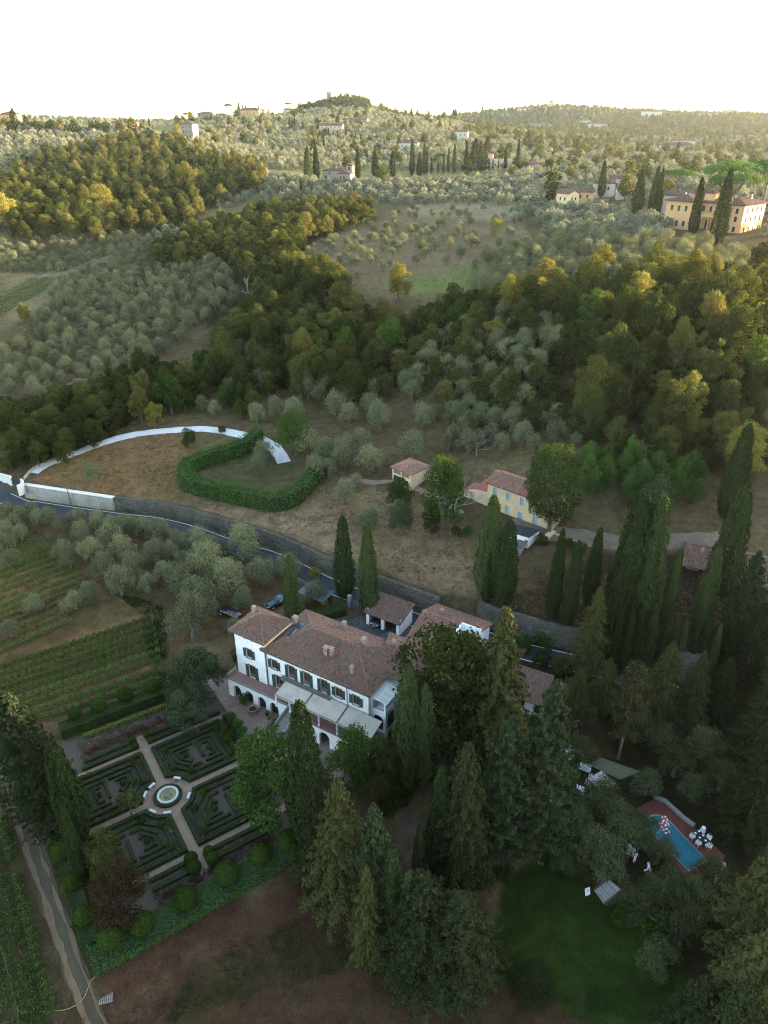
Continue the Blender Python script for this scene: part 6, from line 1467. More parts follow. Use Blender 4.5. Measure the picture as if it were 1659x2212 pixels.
def bed_plants(name, polys, n, parent, leafm, petal=.0, h=.45, seed=1, size=.16):
    """loose planting in beds: too small to pick apart"""
    r = np.random.default_rng(seed); out = []
    for poly in polys:
        A = np.array(poly); lo, hi = A.min(0), A.max(0); k = 0
        C = r.uniform(lo, hi, (n * 3, 2)); C = C[inside(C, poly)][:n]; out.append(C)
    C = np.concatenate(out); m = 16; P = np.repeat(C, m, 0) + r.normal(0, .16, (len(C) * m, 2)); z = np.abs(r.normal(0, .5, len(P))).clip(0, 1) * h * np.repeat(r.uniform(.5, 1.2, len(C)), m) + .04
    P3 = np.column_stack([P, z + GZ]); D = np.tile([0, 0, 1.0], (len(P3), 1)); V, Q = leaf_quads(r, P3, D, size, .6, .9)
    mi = np.zeros(len(Q)); hot = np.repeat(r.random(len(C)) < petal, m); mi[hot & (r.random(len(Q)) < .45) & (z > h * .25)] = 1
    o = link(bpy.data.objects.new(name, mesh_np(name, V, Q, [leafm, M["petal"]], mi)), parent); o["kind"] = "stuff"; return o
def topiary(parent, name, x, y, z, r_, sz=None):
    c, t, _ = PROTO["ball"][0]
    o = bpy.data.objects.new(name, None); 
    me = o
    q = bpy.data.objects.new(name, c); q.location = (x, y, z); q.scale = (r_, r_, sz or r_); bpy.data.objects.remove(o)
    link(q, parent); k = bpy.data.objects.new("core", t); link(k, q); return q
def garden():
    Z = GZ + .03
    g = M["gravel"]; sheet("garden_path", [G(-.55, -13.3), G(.65, -13.3), G(.65, 12.9), G(-.55, 12.9)], g, z=Z)
    sheet("garden_path", [G(-11.5, -.55), G(12.6, -.55), G(12.6, .55), G(-11.5, .55)], g, z=Z + .004)
    sheet("garden_path", [G(-10, 9.6), G(12.6, 9.6), G(12.6, 10.5), G(-10, 10.5)], g, z=Z + .008)
    sheet("garden_path", [G(-8, -10.6), G(12.6, -10.6), G(12.6, -9.6), G(-8, -9.6)], g, z=Z + .012)
    sheet("garden_path", [G(3.2 * math.cos(6.283 * k / 32), 3.2 * math.sin(6.283 * k / 32)) for k in range(32)], g, z=Z + .016)
    names = {(1, 1): "box hedge parterre nearest the forecourt, behind the fountain", (1, -1): "box hedge parterre right of the fountain, under the acacia", (-1, -1): "box hedge parterre in front of the fountain beside the reddish tree", (-1, 1): "box hedge parterre left of the fountain beside the tall conifers"}
    for (sa, sb), lab in names.items():
        q = G(5.5 * sa, 5 * sb); R = empty("hedge_parterre", (q[0], q[1], GZ)); tag(R, lab, "parterre"); inv = Matrix.Translation((-q[0], -q[1], -GZ))
        def H(pts, w_, h, closed, sd, mat="hedge"):
            o = hedge("hedge", [G(a * sa, b * sb) for a, b in pts], w_, h, GZ, M[mat], R, closed=closed, seed=sd, dens=85, leaf=.13); o.matrix_parent_inverse = inv
        H([(.95, 9.2), (.95, 3.3), (2.1, 2.75), (2.75, 2.1), (3.3, .95), (10.7, .95), (10.7, 9.2)], .5, .55, True, 1)
        H([(2.0, 8.1), (2.0, 4.5), (4.5, 2.0), (9.7, 2.0), (9.7, 8.1)], .36, .45, True, 2)
        H([(5.9, 7.2), (2.85, 7.2), (2.85, 5.0), (4.5, 3.1), (5.9, 3.0)], .34, .45, False, 3)
        H([(6.5, 3.0), (8.8, 3.0), (8.8, 7.2), (6.5, 7.2), (6.5, 3.9)], .34, .45, False, 4)
        H([(5.1, 6.4), (3.6, 6.4), (3.6, 5.2), (4.7, 4.0), (5.1, 4.6)], .3, .42, False, 5)
        H([(7.2, 6.4), (8.0, 6.4), (8.0, 3.8), (7.2, 3.8)], .3, .42, False, 6)
        for (a, b, r_) in ((2.2, 4.1, .5), (4.1, 2.2, .5), (10.0, 7.9, .55), (10.0, 2.4, .5), (2.2, 7.9, .45), (4.45, 5.4, .38), (7.6, 5.1, .34)):
            x, y = G(a * sa, b * sb); o = topiary(R, "topiary_ball", x, y, GZ, r_, r_ * 1.15); o.matrix_parent_inverse = inv
        b = MB(); b.prism([G(a * sa, c * sb) for a, c in ([(1.1, 9.1), (1.1, 3.4), (3.4, 1.1), (10.6, 1.1), (10.6, 9.1)][::int(sa * sb)])], GZ - .1, GZ + .02); o = b.build("soil_bed", M["soil"], R); o.matrix_parent_inverse = inv
        strips = [[(1.25, 9), (1.25, 3.6), (1.75, 3.4), (1.75, 9)], [(3.5, 1.25), (10.4, 1.25), (10.4, 1.75), (3.6, 1.75)], [(1.4, 8.4), (10.4, 8.4), (10.4, 8.9), (1.4, 8.9)], [(9.95, 2), (10.4, 2), (10.4, 8.8), (9.95, 8.8)]]
        o = bed_plants("roses", [[G(a * sa, b * sb) for a, b in st] for st in strips], 34, R, M["roseleaf"], .4, .6, int(5 + sa + 2 * sb)); o.matrix_parent_inverse = inv
    # borders
    for k, (pts, lab) in enumerate([([(-8.5, 10.85), (-1.0, 10.85)], "low box hedge along the rear garden path, left half"), ([(1.1, 10.85), (11.6, 10.85)], "low box hedge along the rear garden path, right half"), ([(-8, 12.1), (-1.3, 12.1)], "second low hedge behind the rear path, left half"), ([(1.2, 12.1), (8, 12.1)], "second low hedge behind the rear path, right half"),
                                   ([(-6, -10.95), (-1.0, -10.95)], "low box hedge along the front garden path, left half"), ([(1.1, -10.95), (11, -10.95)], "low box hedge along the front garden path, right half"), ([(-6, -12.3), (-.9, -12.3)], "second low hedge before the front path, left half"), ([(1.1, -12.3), (10.5, -12.3)], "second low hedge before the front path, right half")]):
        hedge("box_hedge", [G(*p) for p in pts], .5, .5, GZ, M["hedge"], None, lab, "low garden border hedges", seed=20 + k, dens=80, leaf=.13)
    hedge("golden_hedge", [G(-6.8, 16.9), G(5.4, 16.6)], .55, .7, GZ, M["yellowhedge"], None, "bright yellow-green clipped hedge strip at the rear of the garden", seed=31, dens=110, leaf=.13)
    hedge("clipped_hedge", [G(11.9, 9.4), G(12.1, 3.4), G(12.0, 1.2)], .7, 1.0, GZ, M["hedge"], None, "dark hedge between the parterres and the gravel forecourt", seed=32, dens=80)
    hedge("clipped_hedge", [G(-9.5, 19.4), G(9.2, 19.0)], 2.3, 1.7, GZ, M["hedge"], None, "tall broad hedge with balls on top between garden and vineyard", seed=33, dens=60, leaf=.17)
    hedge("clipped_hedge", [G(-14, -17.0), G(11.6, -16.6)], 3.3, 1.2, GZ, M["laurel"], None, "very broad low hedge with six clipped balls along the garden front", seed=34, dens=60, leaf=.17, ragged=.06)
    hedge("clipped_hedge", [G(-13.5, 2.0), G(-13.5, -15.2)], 1.9, 1.2, GZ, M["laurel"], None, "broad hedge with clipped balls along the dirt track", seed=35, dens=60, leaf=.17, ragged=.06)
    hedge("clipped_hedge", [tuple(vw(-4.6, 3.4)[:2]), tuple(vw(-.8, 8.5)[:2])], 1.8, 1.5, 2.4, M["laurel"], None, "green clipped hedge left of the white tower", seed=36, dens=60)
    hedge("clipped_hedge", [tuple(vw(-.5, 12.5)[:2]), tuple(vw(5.2, 21.5)[:2])], 2.6, 1.8, 4.2, M["hedge"], None, "broad dark hedge between the rear court and the shed", seed=37, dens=60)
    bl = [("clipped ball on the broad front hedge, first from the forecourt end", 9.9, -16.1, 1.3, .7), ("clipped ball on the broad front hedge, second from the forecourt end", 6.2, -15.9, 1.25, .7), ("clipped ball on the broad front hedge, third from the forecourt end", 1.8, -16.1, 1.35, .7), ("clipped ball on the broad front hedge, fourth from the forecourt end", -3.2, -16.4, 1.35, .7), ("clipped ball on the broad front hedge, second from the track corner", -8.3, -16.6, 1.3, .7), ("clipped ball at the track corner of the broad front hedge", -11.6, -16.2, 1.3, .7),
          ("clipped ball on the trackside hedge, farthest from the corner", -13.6, -2.2, 1.25, .7), ("clipped ball on the trackside hedge, middle one", -13.3, -7.0, 1.15, .7), ("clipped ball on the trackside hedge, nearest the corner", -13.3, -12.0, 1.1, .7),
          ("clipped ball on the tall rear hedge, first from the left", -7.0, 20.2, .95, 1.4), ("clipped ball on the tall rear hedge, second from the left", -3.6, 20.2, 1.15, 1.3), ("clipped ball on the tall rear hedge, third from the left", .4, 20.2, 1.15, 1.3), ("clipped ball on the tall rear hedge, rightmost", 4.6, 20.0, 1.0, 1.4)]
    for lab, a, b, r_, z in bl:
        x, y = G(a, b); o = topiary(None, "topiary_ball", x, y, GZ + z, r_); tag(o, lab, "topiary", "clipped hedge balls")
    for k, (lab, a, b, r_) in enumerate([("small clipped ball left of the rear path end", -1.1, 12.2, .55), ("small clipped ball left of the rear path crossing", -1.1, 10.9, .5), ("small clipped ball right of the rear path end", .95, 12.2, .5), ("small clipped ball right of the rear path crossing", 1.1, 10.9, .45), ("clipped ball left of the front path crossing", -.8, -11.0, .8), ("clipped ball left of the front path end", -.9, -12.4, .85), ("clipped ball right of the front path crossing", 1.4, -11.0, .6), ("clipped ball right of the front path end", 1.4, -12.3, .7)]):
        x, y = G(a, b); o = topiary(None, "topiary_ball", x, y, GZ, r_); tag(o, lab, "topiary", "clipped balls at the path ends")
    for k, (pts, lab, m, pet) in enumerate([([(-8, 12.9), (5.5, 12.9), (5.2, 16.0), (-8, 16.2)], "mixed rose beds behind the rear garden path", "roseleaf", .15), ([(-6, -14.6), (9, -14.4), (9, -12.8), (-6, -12.8)], "dark red barberry bed along the front of the garden", "purple", .05), ([(-7.5, 13.4), (5, 13.4), (5, 14.6), (-7.5, 14.6)], "dark red barberry strip behind the rear path", "purple", 0.0), ([(-8, 11.2), (11, 11.2), (11, 11.9), (-8, 11.9)], "rose strip between the rear hedges", "roseleaf", .35), ([(-6, -12.0), (11, -12.0), (11, -11.3), (-6, -11.3)], "rose strip between the front hedges", "roseleaf", .35)]):
        o = bed_plants("flower_bed", [[G(*p) for p in pts]], 260 if k < 3 else 130, None, M[m], pet, .55, 60 + k); tag(o, lab, "flower bed")
    sheet("garden_soil", [G(-11.8, 17.8), G(12.4, 17.8), G(12.4, -15.0), G(-11.8, -15.0)], M["soil"], z=GZ + .012)
    # fountain
    q = G(0, 0); R = empty("fountain", (q[0], q[1], GZ + .05)); tag(R, "round white fountain basin with statue in yellow-green water, ringed by a hedge", "fountain")
    b = MB(); b.lathe([(1.38, -.1), (1.42, .42), (1.40, .48), (1.12, .48), (1.10, .15), (1.10, .0)], seg=40); b.build("basin", M["marble"], R, True)
    b = MB(); b.lathe([(.001, .32), (1.105, .32)], seg=40); b.build("water", M["water"], R)
    b = MB(); b.lathe([(.42, .1), (.45, .4), (.3, .55), (.34, .62), (.16, .72), (.12, .8)], seg=9); b.lathe([(.10, .78), (.17, .95), (.13, 1.05), (.18, 1.22), (.09, 1.38), (.06, 1.42)], seg=8); b.lathe([(.02, 1.38), (.10, 1.45), (.11, 1.55), (.02, 1.66)], seg=8); b.tube([(.14, 0, 1.28), (.3, .05, 1.15), (.34, -.1, 1.35)], [.055, .045, .04], 6); b.tube([(-.14, 0, 1.28), (-.28, -.1, 1.1), (-.2, -.2, .95)], [.055, .045, .04], 6)
    for a in (.3, 2.2, 4.1): b.lathe([(.02, .3), (.2, .42), (.16, .6), (.02, .68)], (.38 * math.cos(a), .38 * math.sin(a), 0), 7)
    b.build("statue", M["greystone"], R, True)
    hm = [(1.68 * math.cos(6.283 * k / 28), 1.68 * math.sin(6.283 * k / 28)) for k in range(28)]
    link(bpy.data.objects.new("ring_hedge", hedge_mesh("ring_hedge", hm, .36, .4, 0, M["hedge"], True, 110, 77, .12)), R)
    for (a, b, lab) in [(2.0, 2.0, "white bench behind the fountain, toward the villa"), (-1.3, 2.65, "white bench left of the rear path, nearest the rear path"), (-2.5, 1.7, "white bench left of the fountain"), (2.3, -1.7, "white bench right of the fountain"), (-1.0, -2.75, "white bench in front of the fountain, right one"), (-2.5, -1.5, "white bench in front of the fountain, left one")]:
        x, y = G(a, b); R = root("stone_bench", (x, y, GZ + .05), math.atan2(b, a) + _ga + 1.57, lab, "bench", "white benches around the fountain")
        m = MB(); m.box((0, 0, .44), (1.0, .36, .08)); m.build("seat", M["marble"], R)
        for s in (-1, 1): m = MB(); m.box((.36 * s, 0, .2), (.12, .3, .39)); m.build("leg", M["marble"], R)
garden()

# ------------------------------------------------------------------ vineyards
def rows_in(poly, d, spacing):
    d = np.array(d) / np.hypot(*d); n = np.array([-d[1], d[0]]); P = np.array([p[:2] for p in poly]); S, T = P @ n, P @ d; out = []
    for s in np.arange(S.min() + spacing / 2, S.max(), spacing):
        ts = []
        for i in range(len(P)):
            j = (i + 1) % len(P)
            if (S[i] - s) * (S[j] - s) < 0: ts.append(T[i] + (T[j] - T[i]) * (s - S[i]) / (S[j] - S[i]))
        ts.sort()
        for k in range(0, len(ts) - 1, 2):
            if ts[k + 1] - ts[k] > 2.5: out.append((n * s + d * ts[k], n * s + d * ts[k + 1]))
    return out
def vine_row(p0, p1, dens, h, wd, seed, label, group, leaf=.2, gaps=.02):
    r = np.random.default_rng(seed); L = np.hypot(*(p1 - p0)); m = int(L / 1.1) + 1; keep = r.random(m) > gaps; n = int(L * dens); t = r.random(n); kk = keep[np.minimum((t * m).astype(int), m - 1)]; t = t[kk]; n = len(t)
    d = (p1 - p0) / L; nn = np.array([-d[1], d[0]]); x = r.normal(0, wd, n); amp = 1 + .25 * np.sin(t * L * 5.7 + seed)
    C = p0 + (p1 - p0) * t[:, None] + nn * x[:, None]; z = ground_z(C) + h * (.25 + .75 * r.beta(2, 1.6, n)) * amp
    V, Q = leaf_quads(r, np.column_stack([C, z]), np.column_stack([nn[0] * np.sign(x), nn[1] * np.sign(x), np.full(n, .8)]), leaf, .7, .7)
    mid = (p0 + p1) / 2; o = np.array([mid[0], mid[1], gz(*mid)]); root_ = empty("vine_row", tuple(o)); tag(root_, label, "vine row", group)
    link(bpy.data.objects.new("foliage", mesh_np("vine_foliage", V - o, Q, M["vine"])), root_)
    b = MB(); k = max(2, int(L / 6))
    for i in range(k + 1): q = p0 + (p1 - p0) * i / k; z0 = gz(*q); b.tube([(*(q - o[:2]), z0 - o[2] - .2), (*(q - o[:2]), z0 - o[2] + h + .25)], .05, 4)
    b.build("stakes", M["woodframe"], root_)["kind"] = "stuff"
V1 = Ws([(65,1412),(325,1326),(345,1400),(352,1468),(230,1518),(60,1575),(-30,1590),(-30,1445)]); a_, b_ = W(65, 1412), W(325, 1326)
rws = rows_in(V1, (b_ - a_)[:2], 1.75); rws.sort(key=lambda s: -s[0][1])
_ord = ["first", "second", "third", "fourth", "fifth", "sixth", "seventh", "eighth", "ninth", "tenth", "eleventh", "twelfth", "thirteenth", "fourteenth", "fifteenth", "sixteenth", "seventeenth", "eighteenth", "nineteenth", "twentieth"]
def ordn(k): return _ord[k] if k < 20 else ("twenty-" + _ord[k - 20] if k < 39 else "one of the last")
for k, (p, q) in enumerate(rws): vine_row(p, q, 190, 1.0, .24, 100 + k, ordn(k) + " row of green vines in the lower vineyard, counted from the far side", "lower vineyard rows")
V2 = Ws([(0,1238),(112,1197),(175,1235),(228,1292),(150,1348),(40,1402),(-40,1430),(-40,1255)]); a_, b_ = W(0, 1290), W(170, 1224)
rws = rows_in(V2, (b_ - a_)[:2], 2.0); rws.sort(key=lambda s: -s[0][1])
for k, (p, q) in enumerate(rws): vine_row(p, q, 120, .8, .2, 200 + k, ordn(k) + " sparse vine row on red soil in the upper vineyard, counted from the far side", "upper vineyard rows", gaps=.06)
V3 = Ws([(-60,1790),(5,1765),(30,1850),(70,2010),(125,2230),(125,2330),(-90,2330)]); a_, b_ = W(5, 1765), W(125, 2230)
rws = rows_in(V3, (b_ - a_)[:2], 1.35); rws.sort(key=lambda s: -s[1][0])
for k, (p, q) in enumerate(rws): vine_row(p, q, 150, .8, .3, 300 + k, ordn(k) + " ragged vine row beside the dirt track at lower left, counted from the track", "vine rows beside the dirt track", gaps=.08)
V4 = Ws([(-30,655),(0,640),(60,602),(128,600),(95,630),(20,675),(-30,700)]); a_, b_ = W(0, 668), W(110, 606)
rws = rows_in(V4, (b_ - a_)[:2], 2.4); rws.sort(key=lambda s: -s[0][1])
for k, (p, q) in enumerate(rws): vine_row(p, q, 14, .9, .3, 400 + k, ordn(k) + " row of the small far vineyard at the left edge, counted from the far side", "far vineyard rows", leaf=.4)
# ------------------------------------------------------------------ trees one by one
def cy(bx, by, ty, wide, lab, **k): return plant_px("cyp", "cypress", bx, by, ty, wide, lab, "cypress", k.get("group"), d=k.get("d"))
for a in [(634,1345,1198,.95,"single dark cypress behind the white villa, left of the drive gate"),(745,1292,1114,1.1,"left one of the two cypresses flanking the drive gate"),(796,1330,1134,1.05,"right one of the two cypresses flanking the drive gate"),
          (1050,1290,1070,1.25,"tallest of the three cypresses in front of the farmhouse"),(1086,1308,1123,1.25,"broad right cypress of the three in front of the farmhouse"),(1049,1306,1180,.6,"slim dark cypress at the front of the farmhouse trio"),
          (1190,1340,1143,.75,"first slim cypress on the lawn right of the farmhouse trio"),(1224,1355,1168,.75,"second slim cypress on the lawn right of the farmhouse trio"),(1270,1310,1140,.85,"third slim cypress on the lawn, before the great double cypress"),
          (1340,1345,1062,1.5,"left trunk of the great double cypress with sunlit top"),(1376,1352,1066,1.3,"right trunk of the great double cypress"),(1568,1120,916,1.3,"tall cypress at the right edge behind the bamboo"),(1550,1290,1046,1.35,"massive right hand cypress in front of the long farm roof"),
          (1432,1350,1186,.7,"slender cypress between the great double cypress and the right edge"),(1505,1375,1180,1.0,"shaggy cypress left of the massive right hand one"),
          (1340,1365,1232,.45,"thin young cypress at the foot of the great double cypress"),
          (878,1705,1437,1.05,"front cypress of the pair at the right end of the villa"),(912,1700,1478,1.1,"rear cypress of the pair at the right end of the villa"),(668,1815,1515,1.2,"tall cypress with yellow tip in front of the awnings"),
          (945,1880,1653,.95,"slim cypress beside the gravel drive"),(902,1905,1778,.62,"small young cypress on the gravel drive"),(172,1815,1597,1.15,"cypress on the left among the big conifers"),(182,1905,1735,.62,"slender cypress by the trackside hedge"),
          (845,2045,1828,.8,"dark cypress at the corner of the bare field"),(880,2080,1880,.75,"cypress behind the big lower conifers"),(1228,2290,2143,.8,"cypress tip at the bottom edge"),(1620,1480,1350,.7,"cypress at the right end of the young row")]: cy(*a)
_o = ["first", "second", "third", "fourth", "fifth", "sixth", "seventh", "eighth", "ninth", "tenth", "eleventh"]
for k, (bx, by, ty) in enumerate([(1318,1450,1320),(1342,1452,1325),(1362,1450,1333),(1388,1455,1322),(1415,1455,1335),(1437,1450,1328),(1460,1440,1345),(1484,1450,1348),(1508,1440,1335),(1530,1450,1352),(1556,1445,1338)]): cy(bx, by + 6, ty - 6, .6, _o[k] + " young cypress of the row below the great double cypress, counted from the left", group="row of young cypresses")
def cf(kind, bx, by, ty, wide, lab, name="conifer"): return plant_px(kind, name, bx, by, ty, wide, lab, "conifer")
for a in [("blueconifer",98,1770,1492,1.15,"huge grey-green conifer at the left beside the dirt track"),("conifer",140,1800,1580,.9,"yellowish tipped conifer in front of the huge left one"),("blueconifer",45,1660,1500,.8,"conifer behind the huge left one at the left edge"),
          ("spruce",1060,1660,1308,1.35,"tall drooping dark spruce right of the maple"),("blueconifer",1150,1830,1468,1.0,"taller blue-green conifer of the central pair"),("blueconifer",1075,1850,1548,1.05,"shorter blue-green conifer of the central pair"),
          ("conifer",990,1900,1600,.95,"yellow-green conifer left of the blue-green pair"),("conifer",740,1965,1680,.95,"golden tipped conifer beside the bare field"),("conifer",700,1900,1632,.85,"olive conifer between the tall cypress and the golden tipped one"),
          ("blueconifer",810,2010,1735,.8,"grey conifer right of the golden tipped one"),("conifer",795,2070,1868,.6,"small narrow conifer at the bare field edge"),
          ("conifer",962,2300,1930,1.75,"largest bottom conifer left of the lawn"),("conifer",898,2200,1882,1.45,"grey-green conifer left of the largest bottom one"),("conifer",1115,2330,2075,1.15,"pale green conifer at the bottom edge of the lawn"),
          ("conifer",1265,1455,1265,.8,"ragged conifer in front of the road wall"),("conifer",1310,1420,1225,.75,"dark conifer behind the young cypress row"),("blueconifer",1575,1420,1190,1.0,"bluish conifer at the right in front of the massive cypress"),
          ("conifer",1480,1570,1405,.8,"dark conifer behind the young cypresses at right"),("conifer",1415,1560,1385,.95,"dense conifer right of the thin pine"),("conifer",1350,1600,1440,.7,"low dark conifer behind the thin pine"),
          ("conifer",1650,1650,1400,1.2,"dark conifer on the right edge beside the vine arbour"),("conifer",1610,1800,1560,1.1,"dark conifer at the right edge above the pool"),("conifer",1620,2080,1800,1.2,"big conifer at the right edge below the pool"),
          ("conifer",1645,2200,1950,1.1,"pale topped conifer at the lower right edge"),("conifer",1560,2290,2010,1.15,"pale conifer at the lower right corner, middle one"),("conifer",1450,2330,2110,1.0,"pale conifer at the bottom right, leftmost"),("conifer",1520,2360,2120,1.0,"conifer at the bottom edge between two pale ones"),
          ("thinpine",1335,1640,1435,1.0,"thin pine with a bare pale trunk and rusty needles"),("conifer",1600,1480,1300,.9,"dark conifer near the right edge above the arbour"),("conifer",1240,1540,1440,.9,"low dark conifer beside the low outbuilding"),("conifer",1540,1560,1420,1.0,"dark conifer behind the vine arbour"),("conifer",1300,1530,1420,.9,"dark conifer left of the thin pine"),("conifer",1660,1560,1400,1.1,"dark conifer cut by the right edge")]: cf(*a)
def bl(kind, bx, by, ty, wide, lab, name="broadleaf_tree"): return plant_px(kind, name, bx, by, ty, wide, lab, "tree")
for a in [("lime",1185,1150,962,1.0,"great dense oval lime tree with a sunlit crown beside the farmhouse"),("oak",960,1640,1365,1.3,"big maple with yellowing top at the right end of the villa"),("oak",1000,1600,1400,1.0,"dark tree behind the big maple"),
          ("green",588,1780,1588,.95,"bright green acacia beside the parterres"),("green",770,1720,1585,.85,"leafy green tree in front of the awnings"),("oak",820,1720,1600,.8,"dark green tree right of the awnings"),
          ("holm",432,1510,1408,1.25,"dense round dark tree at the corner of the tall hedge"),("holm",398,1580,1500,.95,"rounded magnolia beside the forecourt"),("rust",282,2000,1875,.8,"reddish brown small tree in the garden corner"),("oak",235,1900,1800,.75,"green leafy tree left in the garden"),
          ("green",640,985,885,.95,"bright green tree at the end of the white track"),("green",372,893,812,1.1,"bright green round tree above the white track"),("gold",335,925,868,.7,"yellow-green bush tree beside the round green one"),
          ("green",962,1140,988,.85,"green tree with bare pale limbs left of the farmhouse"),("green",865,1100,1030,.8,"light green tree below the small yellow house"),("holm",868,1155,1085,.8,"dark shrub tree in front of the light green one"),("oak",935,1150,1095,.7,"dark shrub left of the farmhouse"),("holm",1410,1150,1035,.9,"round grey-green tree on a stem beside the drive"),
          ("green",1500,820,770,.9,"sunlit green tree standing out of the right wood"),("gold",225,470,398,1.5,"large yellow-green tree in front of the left wood"),("gold",20,500,420,1.2,"yellow tree at the left edge of the wood"),("gold",410,420,350,1.1,"pale yellow tree inside the left wood"),("gold",860,650,570,1.0,"yellow-brown tree beside the brown hillside field"),("gold",600,560,500,1.0,"sunlit yellow tree over the gully"),("gold",720,620,560,1.0,"golden tree at the gully edge by the brown field"),("gold",385,310,268,.8,"pale yellow tree beside the beige villa"),
          ("gold",1300,600,530,1.0,"golden tree among the olives below the ochre villa"),("gold",1490,620,540,1.0,"golden tree below the right end of the ochre villa"),("gold",1560,680,610,1.0,"sunlit yellow tree on the right slope"),("gold",1420,700,640,.9,"sunlit yellow tree in the middle of the right wood"),("gold",1068,510,470,.8,"small yellow tree on the hillside field"),("gold",1640,640,570,1.0,"yellow-green tree at the right edge below the villa"),
          ("oak",410,970,925,.7,"dark bush tree on the inner side of the white track"),("gold",55,700,655,.7,"orange tinted small tree at the left edge of the olive grove"),("oak",825,400,360,1.3,"round dark tree right of the stone house"),("oak",1010,380,345,1.2,"round tree left of the pink villa")]: bl(*a)
plant_px("dead", "dead_tree", 1030, 985, 935, 1.0, "rusty bare tree behind the olives right of the small yellow house", "tree")
for k, (bx, by, ty) in enumerate([(545,690,600),(470,660,600),(1390,720,650),(1460,700,640)]): plant_px("dead", "dead_tree", bx, by, ty, .8, ["pale bare tree standing in the gully, tallest", "bare dead tree at the left rim of the gully", "bare pale tree among sunlit trees on the right", "second bare tree among sunlit trees on the right"][k], "tree")
b_ = W(975, 1130); tr = empty("dead_tree", (b_[0] + .5, b_[1] - 3.0, gz(b_[0], b_[1]) + 3.0)); tag(tr, "bare pale limbs standing before the green tree left of the farmhouse", "tree"); link(bpy.data.objects.new("trunk", PROTO["dead"][0][1]), tr); tr.scale = (1.0, 1.0, 1.0)
p = W(285, 1760); tr = plant("dead", "thin_garden_tree", (p[0], p[1], GZ), .55, .45, None, "thin sparse small tree leaning over the left garden path", "tree")
PB = PROTO["oakbush"][0][0]; c = link(bpy.data.objects.new("crown", PB), tr); c.location = (0, 0, 4.4); c.scale = (2.6, 2.6, 2.0)
for _c in tr.children:
    if _c.name.startswith("trunk"): _c.data = _c.data.copy(); _c.data.materials[0] = M["bark"]
# olives round the pool terrace and below the arbour, shade put into a darker leaf colour
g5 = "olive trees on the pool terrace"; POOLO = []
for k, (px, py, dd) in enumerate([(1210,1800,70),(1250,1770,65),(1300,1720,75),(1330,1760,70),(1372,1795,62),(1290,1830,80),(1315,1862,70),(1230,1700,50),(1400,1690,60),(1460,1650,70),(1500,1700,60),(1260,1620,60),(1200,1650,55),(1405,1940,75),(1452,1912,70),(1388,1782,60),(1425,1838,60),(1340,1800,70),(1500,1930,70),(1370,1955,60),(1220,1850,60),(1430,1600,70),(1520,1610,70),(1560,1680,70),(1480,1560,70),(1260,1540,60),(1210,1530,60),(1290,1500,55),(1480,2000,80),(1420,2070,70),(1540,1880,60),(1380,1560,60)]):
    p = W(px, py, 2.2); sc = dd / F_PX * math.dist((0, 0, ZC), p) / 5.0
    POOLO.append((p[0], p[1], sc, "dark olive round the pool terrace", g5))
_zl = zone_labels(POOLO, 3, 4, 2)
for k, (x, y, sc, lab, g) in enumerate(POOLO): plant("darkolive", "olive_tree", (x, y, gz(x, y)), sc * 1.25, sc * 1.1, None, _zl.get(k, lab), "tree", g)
# bamboo thicket
bam = []
for k, q in enumerate(fill([(1235,1005),(1290,975),(1400,990),(1520,1010),(1530,1070),(1440,1098),(1330,1085),(1250,1060)], 3.4, .35, .3, 2, 71)):
    bam.append((q[0], q[1], .62 + .12 * (k % 3), "bamboo clump behind the lime tree", "bamboo thicket behind the lime tree"))
_zl = zone_labels(bam, 3, 4, 2)
for k, (x, y, sz, lab, g) in enumerate(bam): plant("bamboo", "bamboo_clump", (x, y, gz(x, y)), .5, sz * .85, None, _zl.get(k, lab), "bamboo", g)
# clipped laurel hedge loop above the road
LOOP = Ws([(560,950),(535,975),(480,995),(420,1015),(400,1035),(415,1060),(470,1075),(540,1090),(600,1100),(640,1085),(665,1060),(690,1030),(700,1010)])
_o1 = hedge("laurel_hedge", [tuple(p[:2]) for p in resample(LOOP, 2.5)], 2.6, 3.4, 0, M["laurel"], None, "tall green laurel hedge bent into a loop above the road", dens=26, seed=81, leaf=.36, zfun=lambda q: gz(q[0], q[1]), ragged=.3)
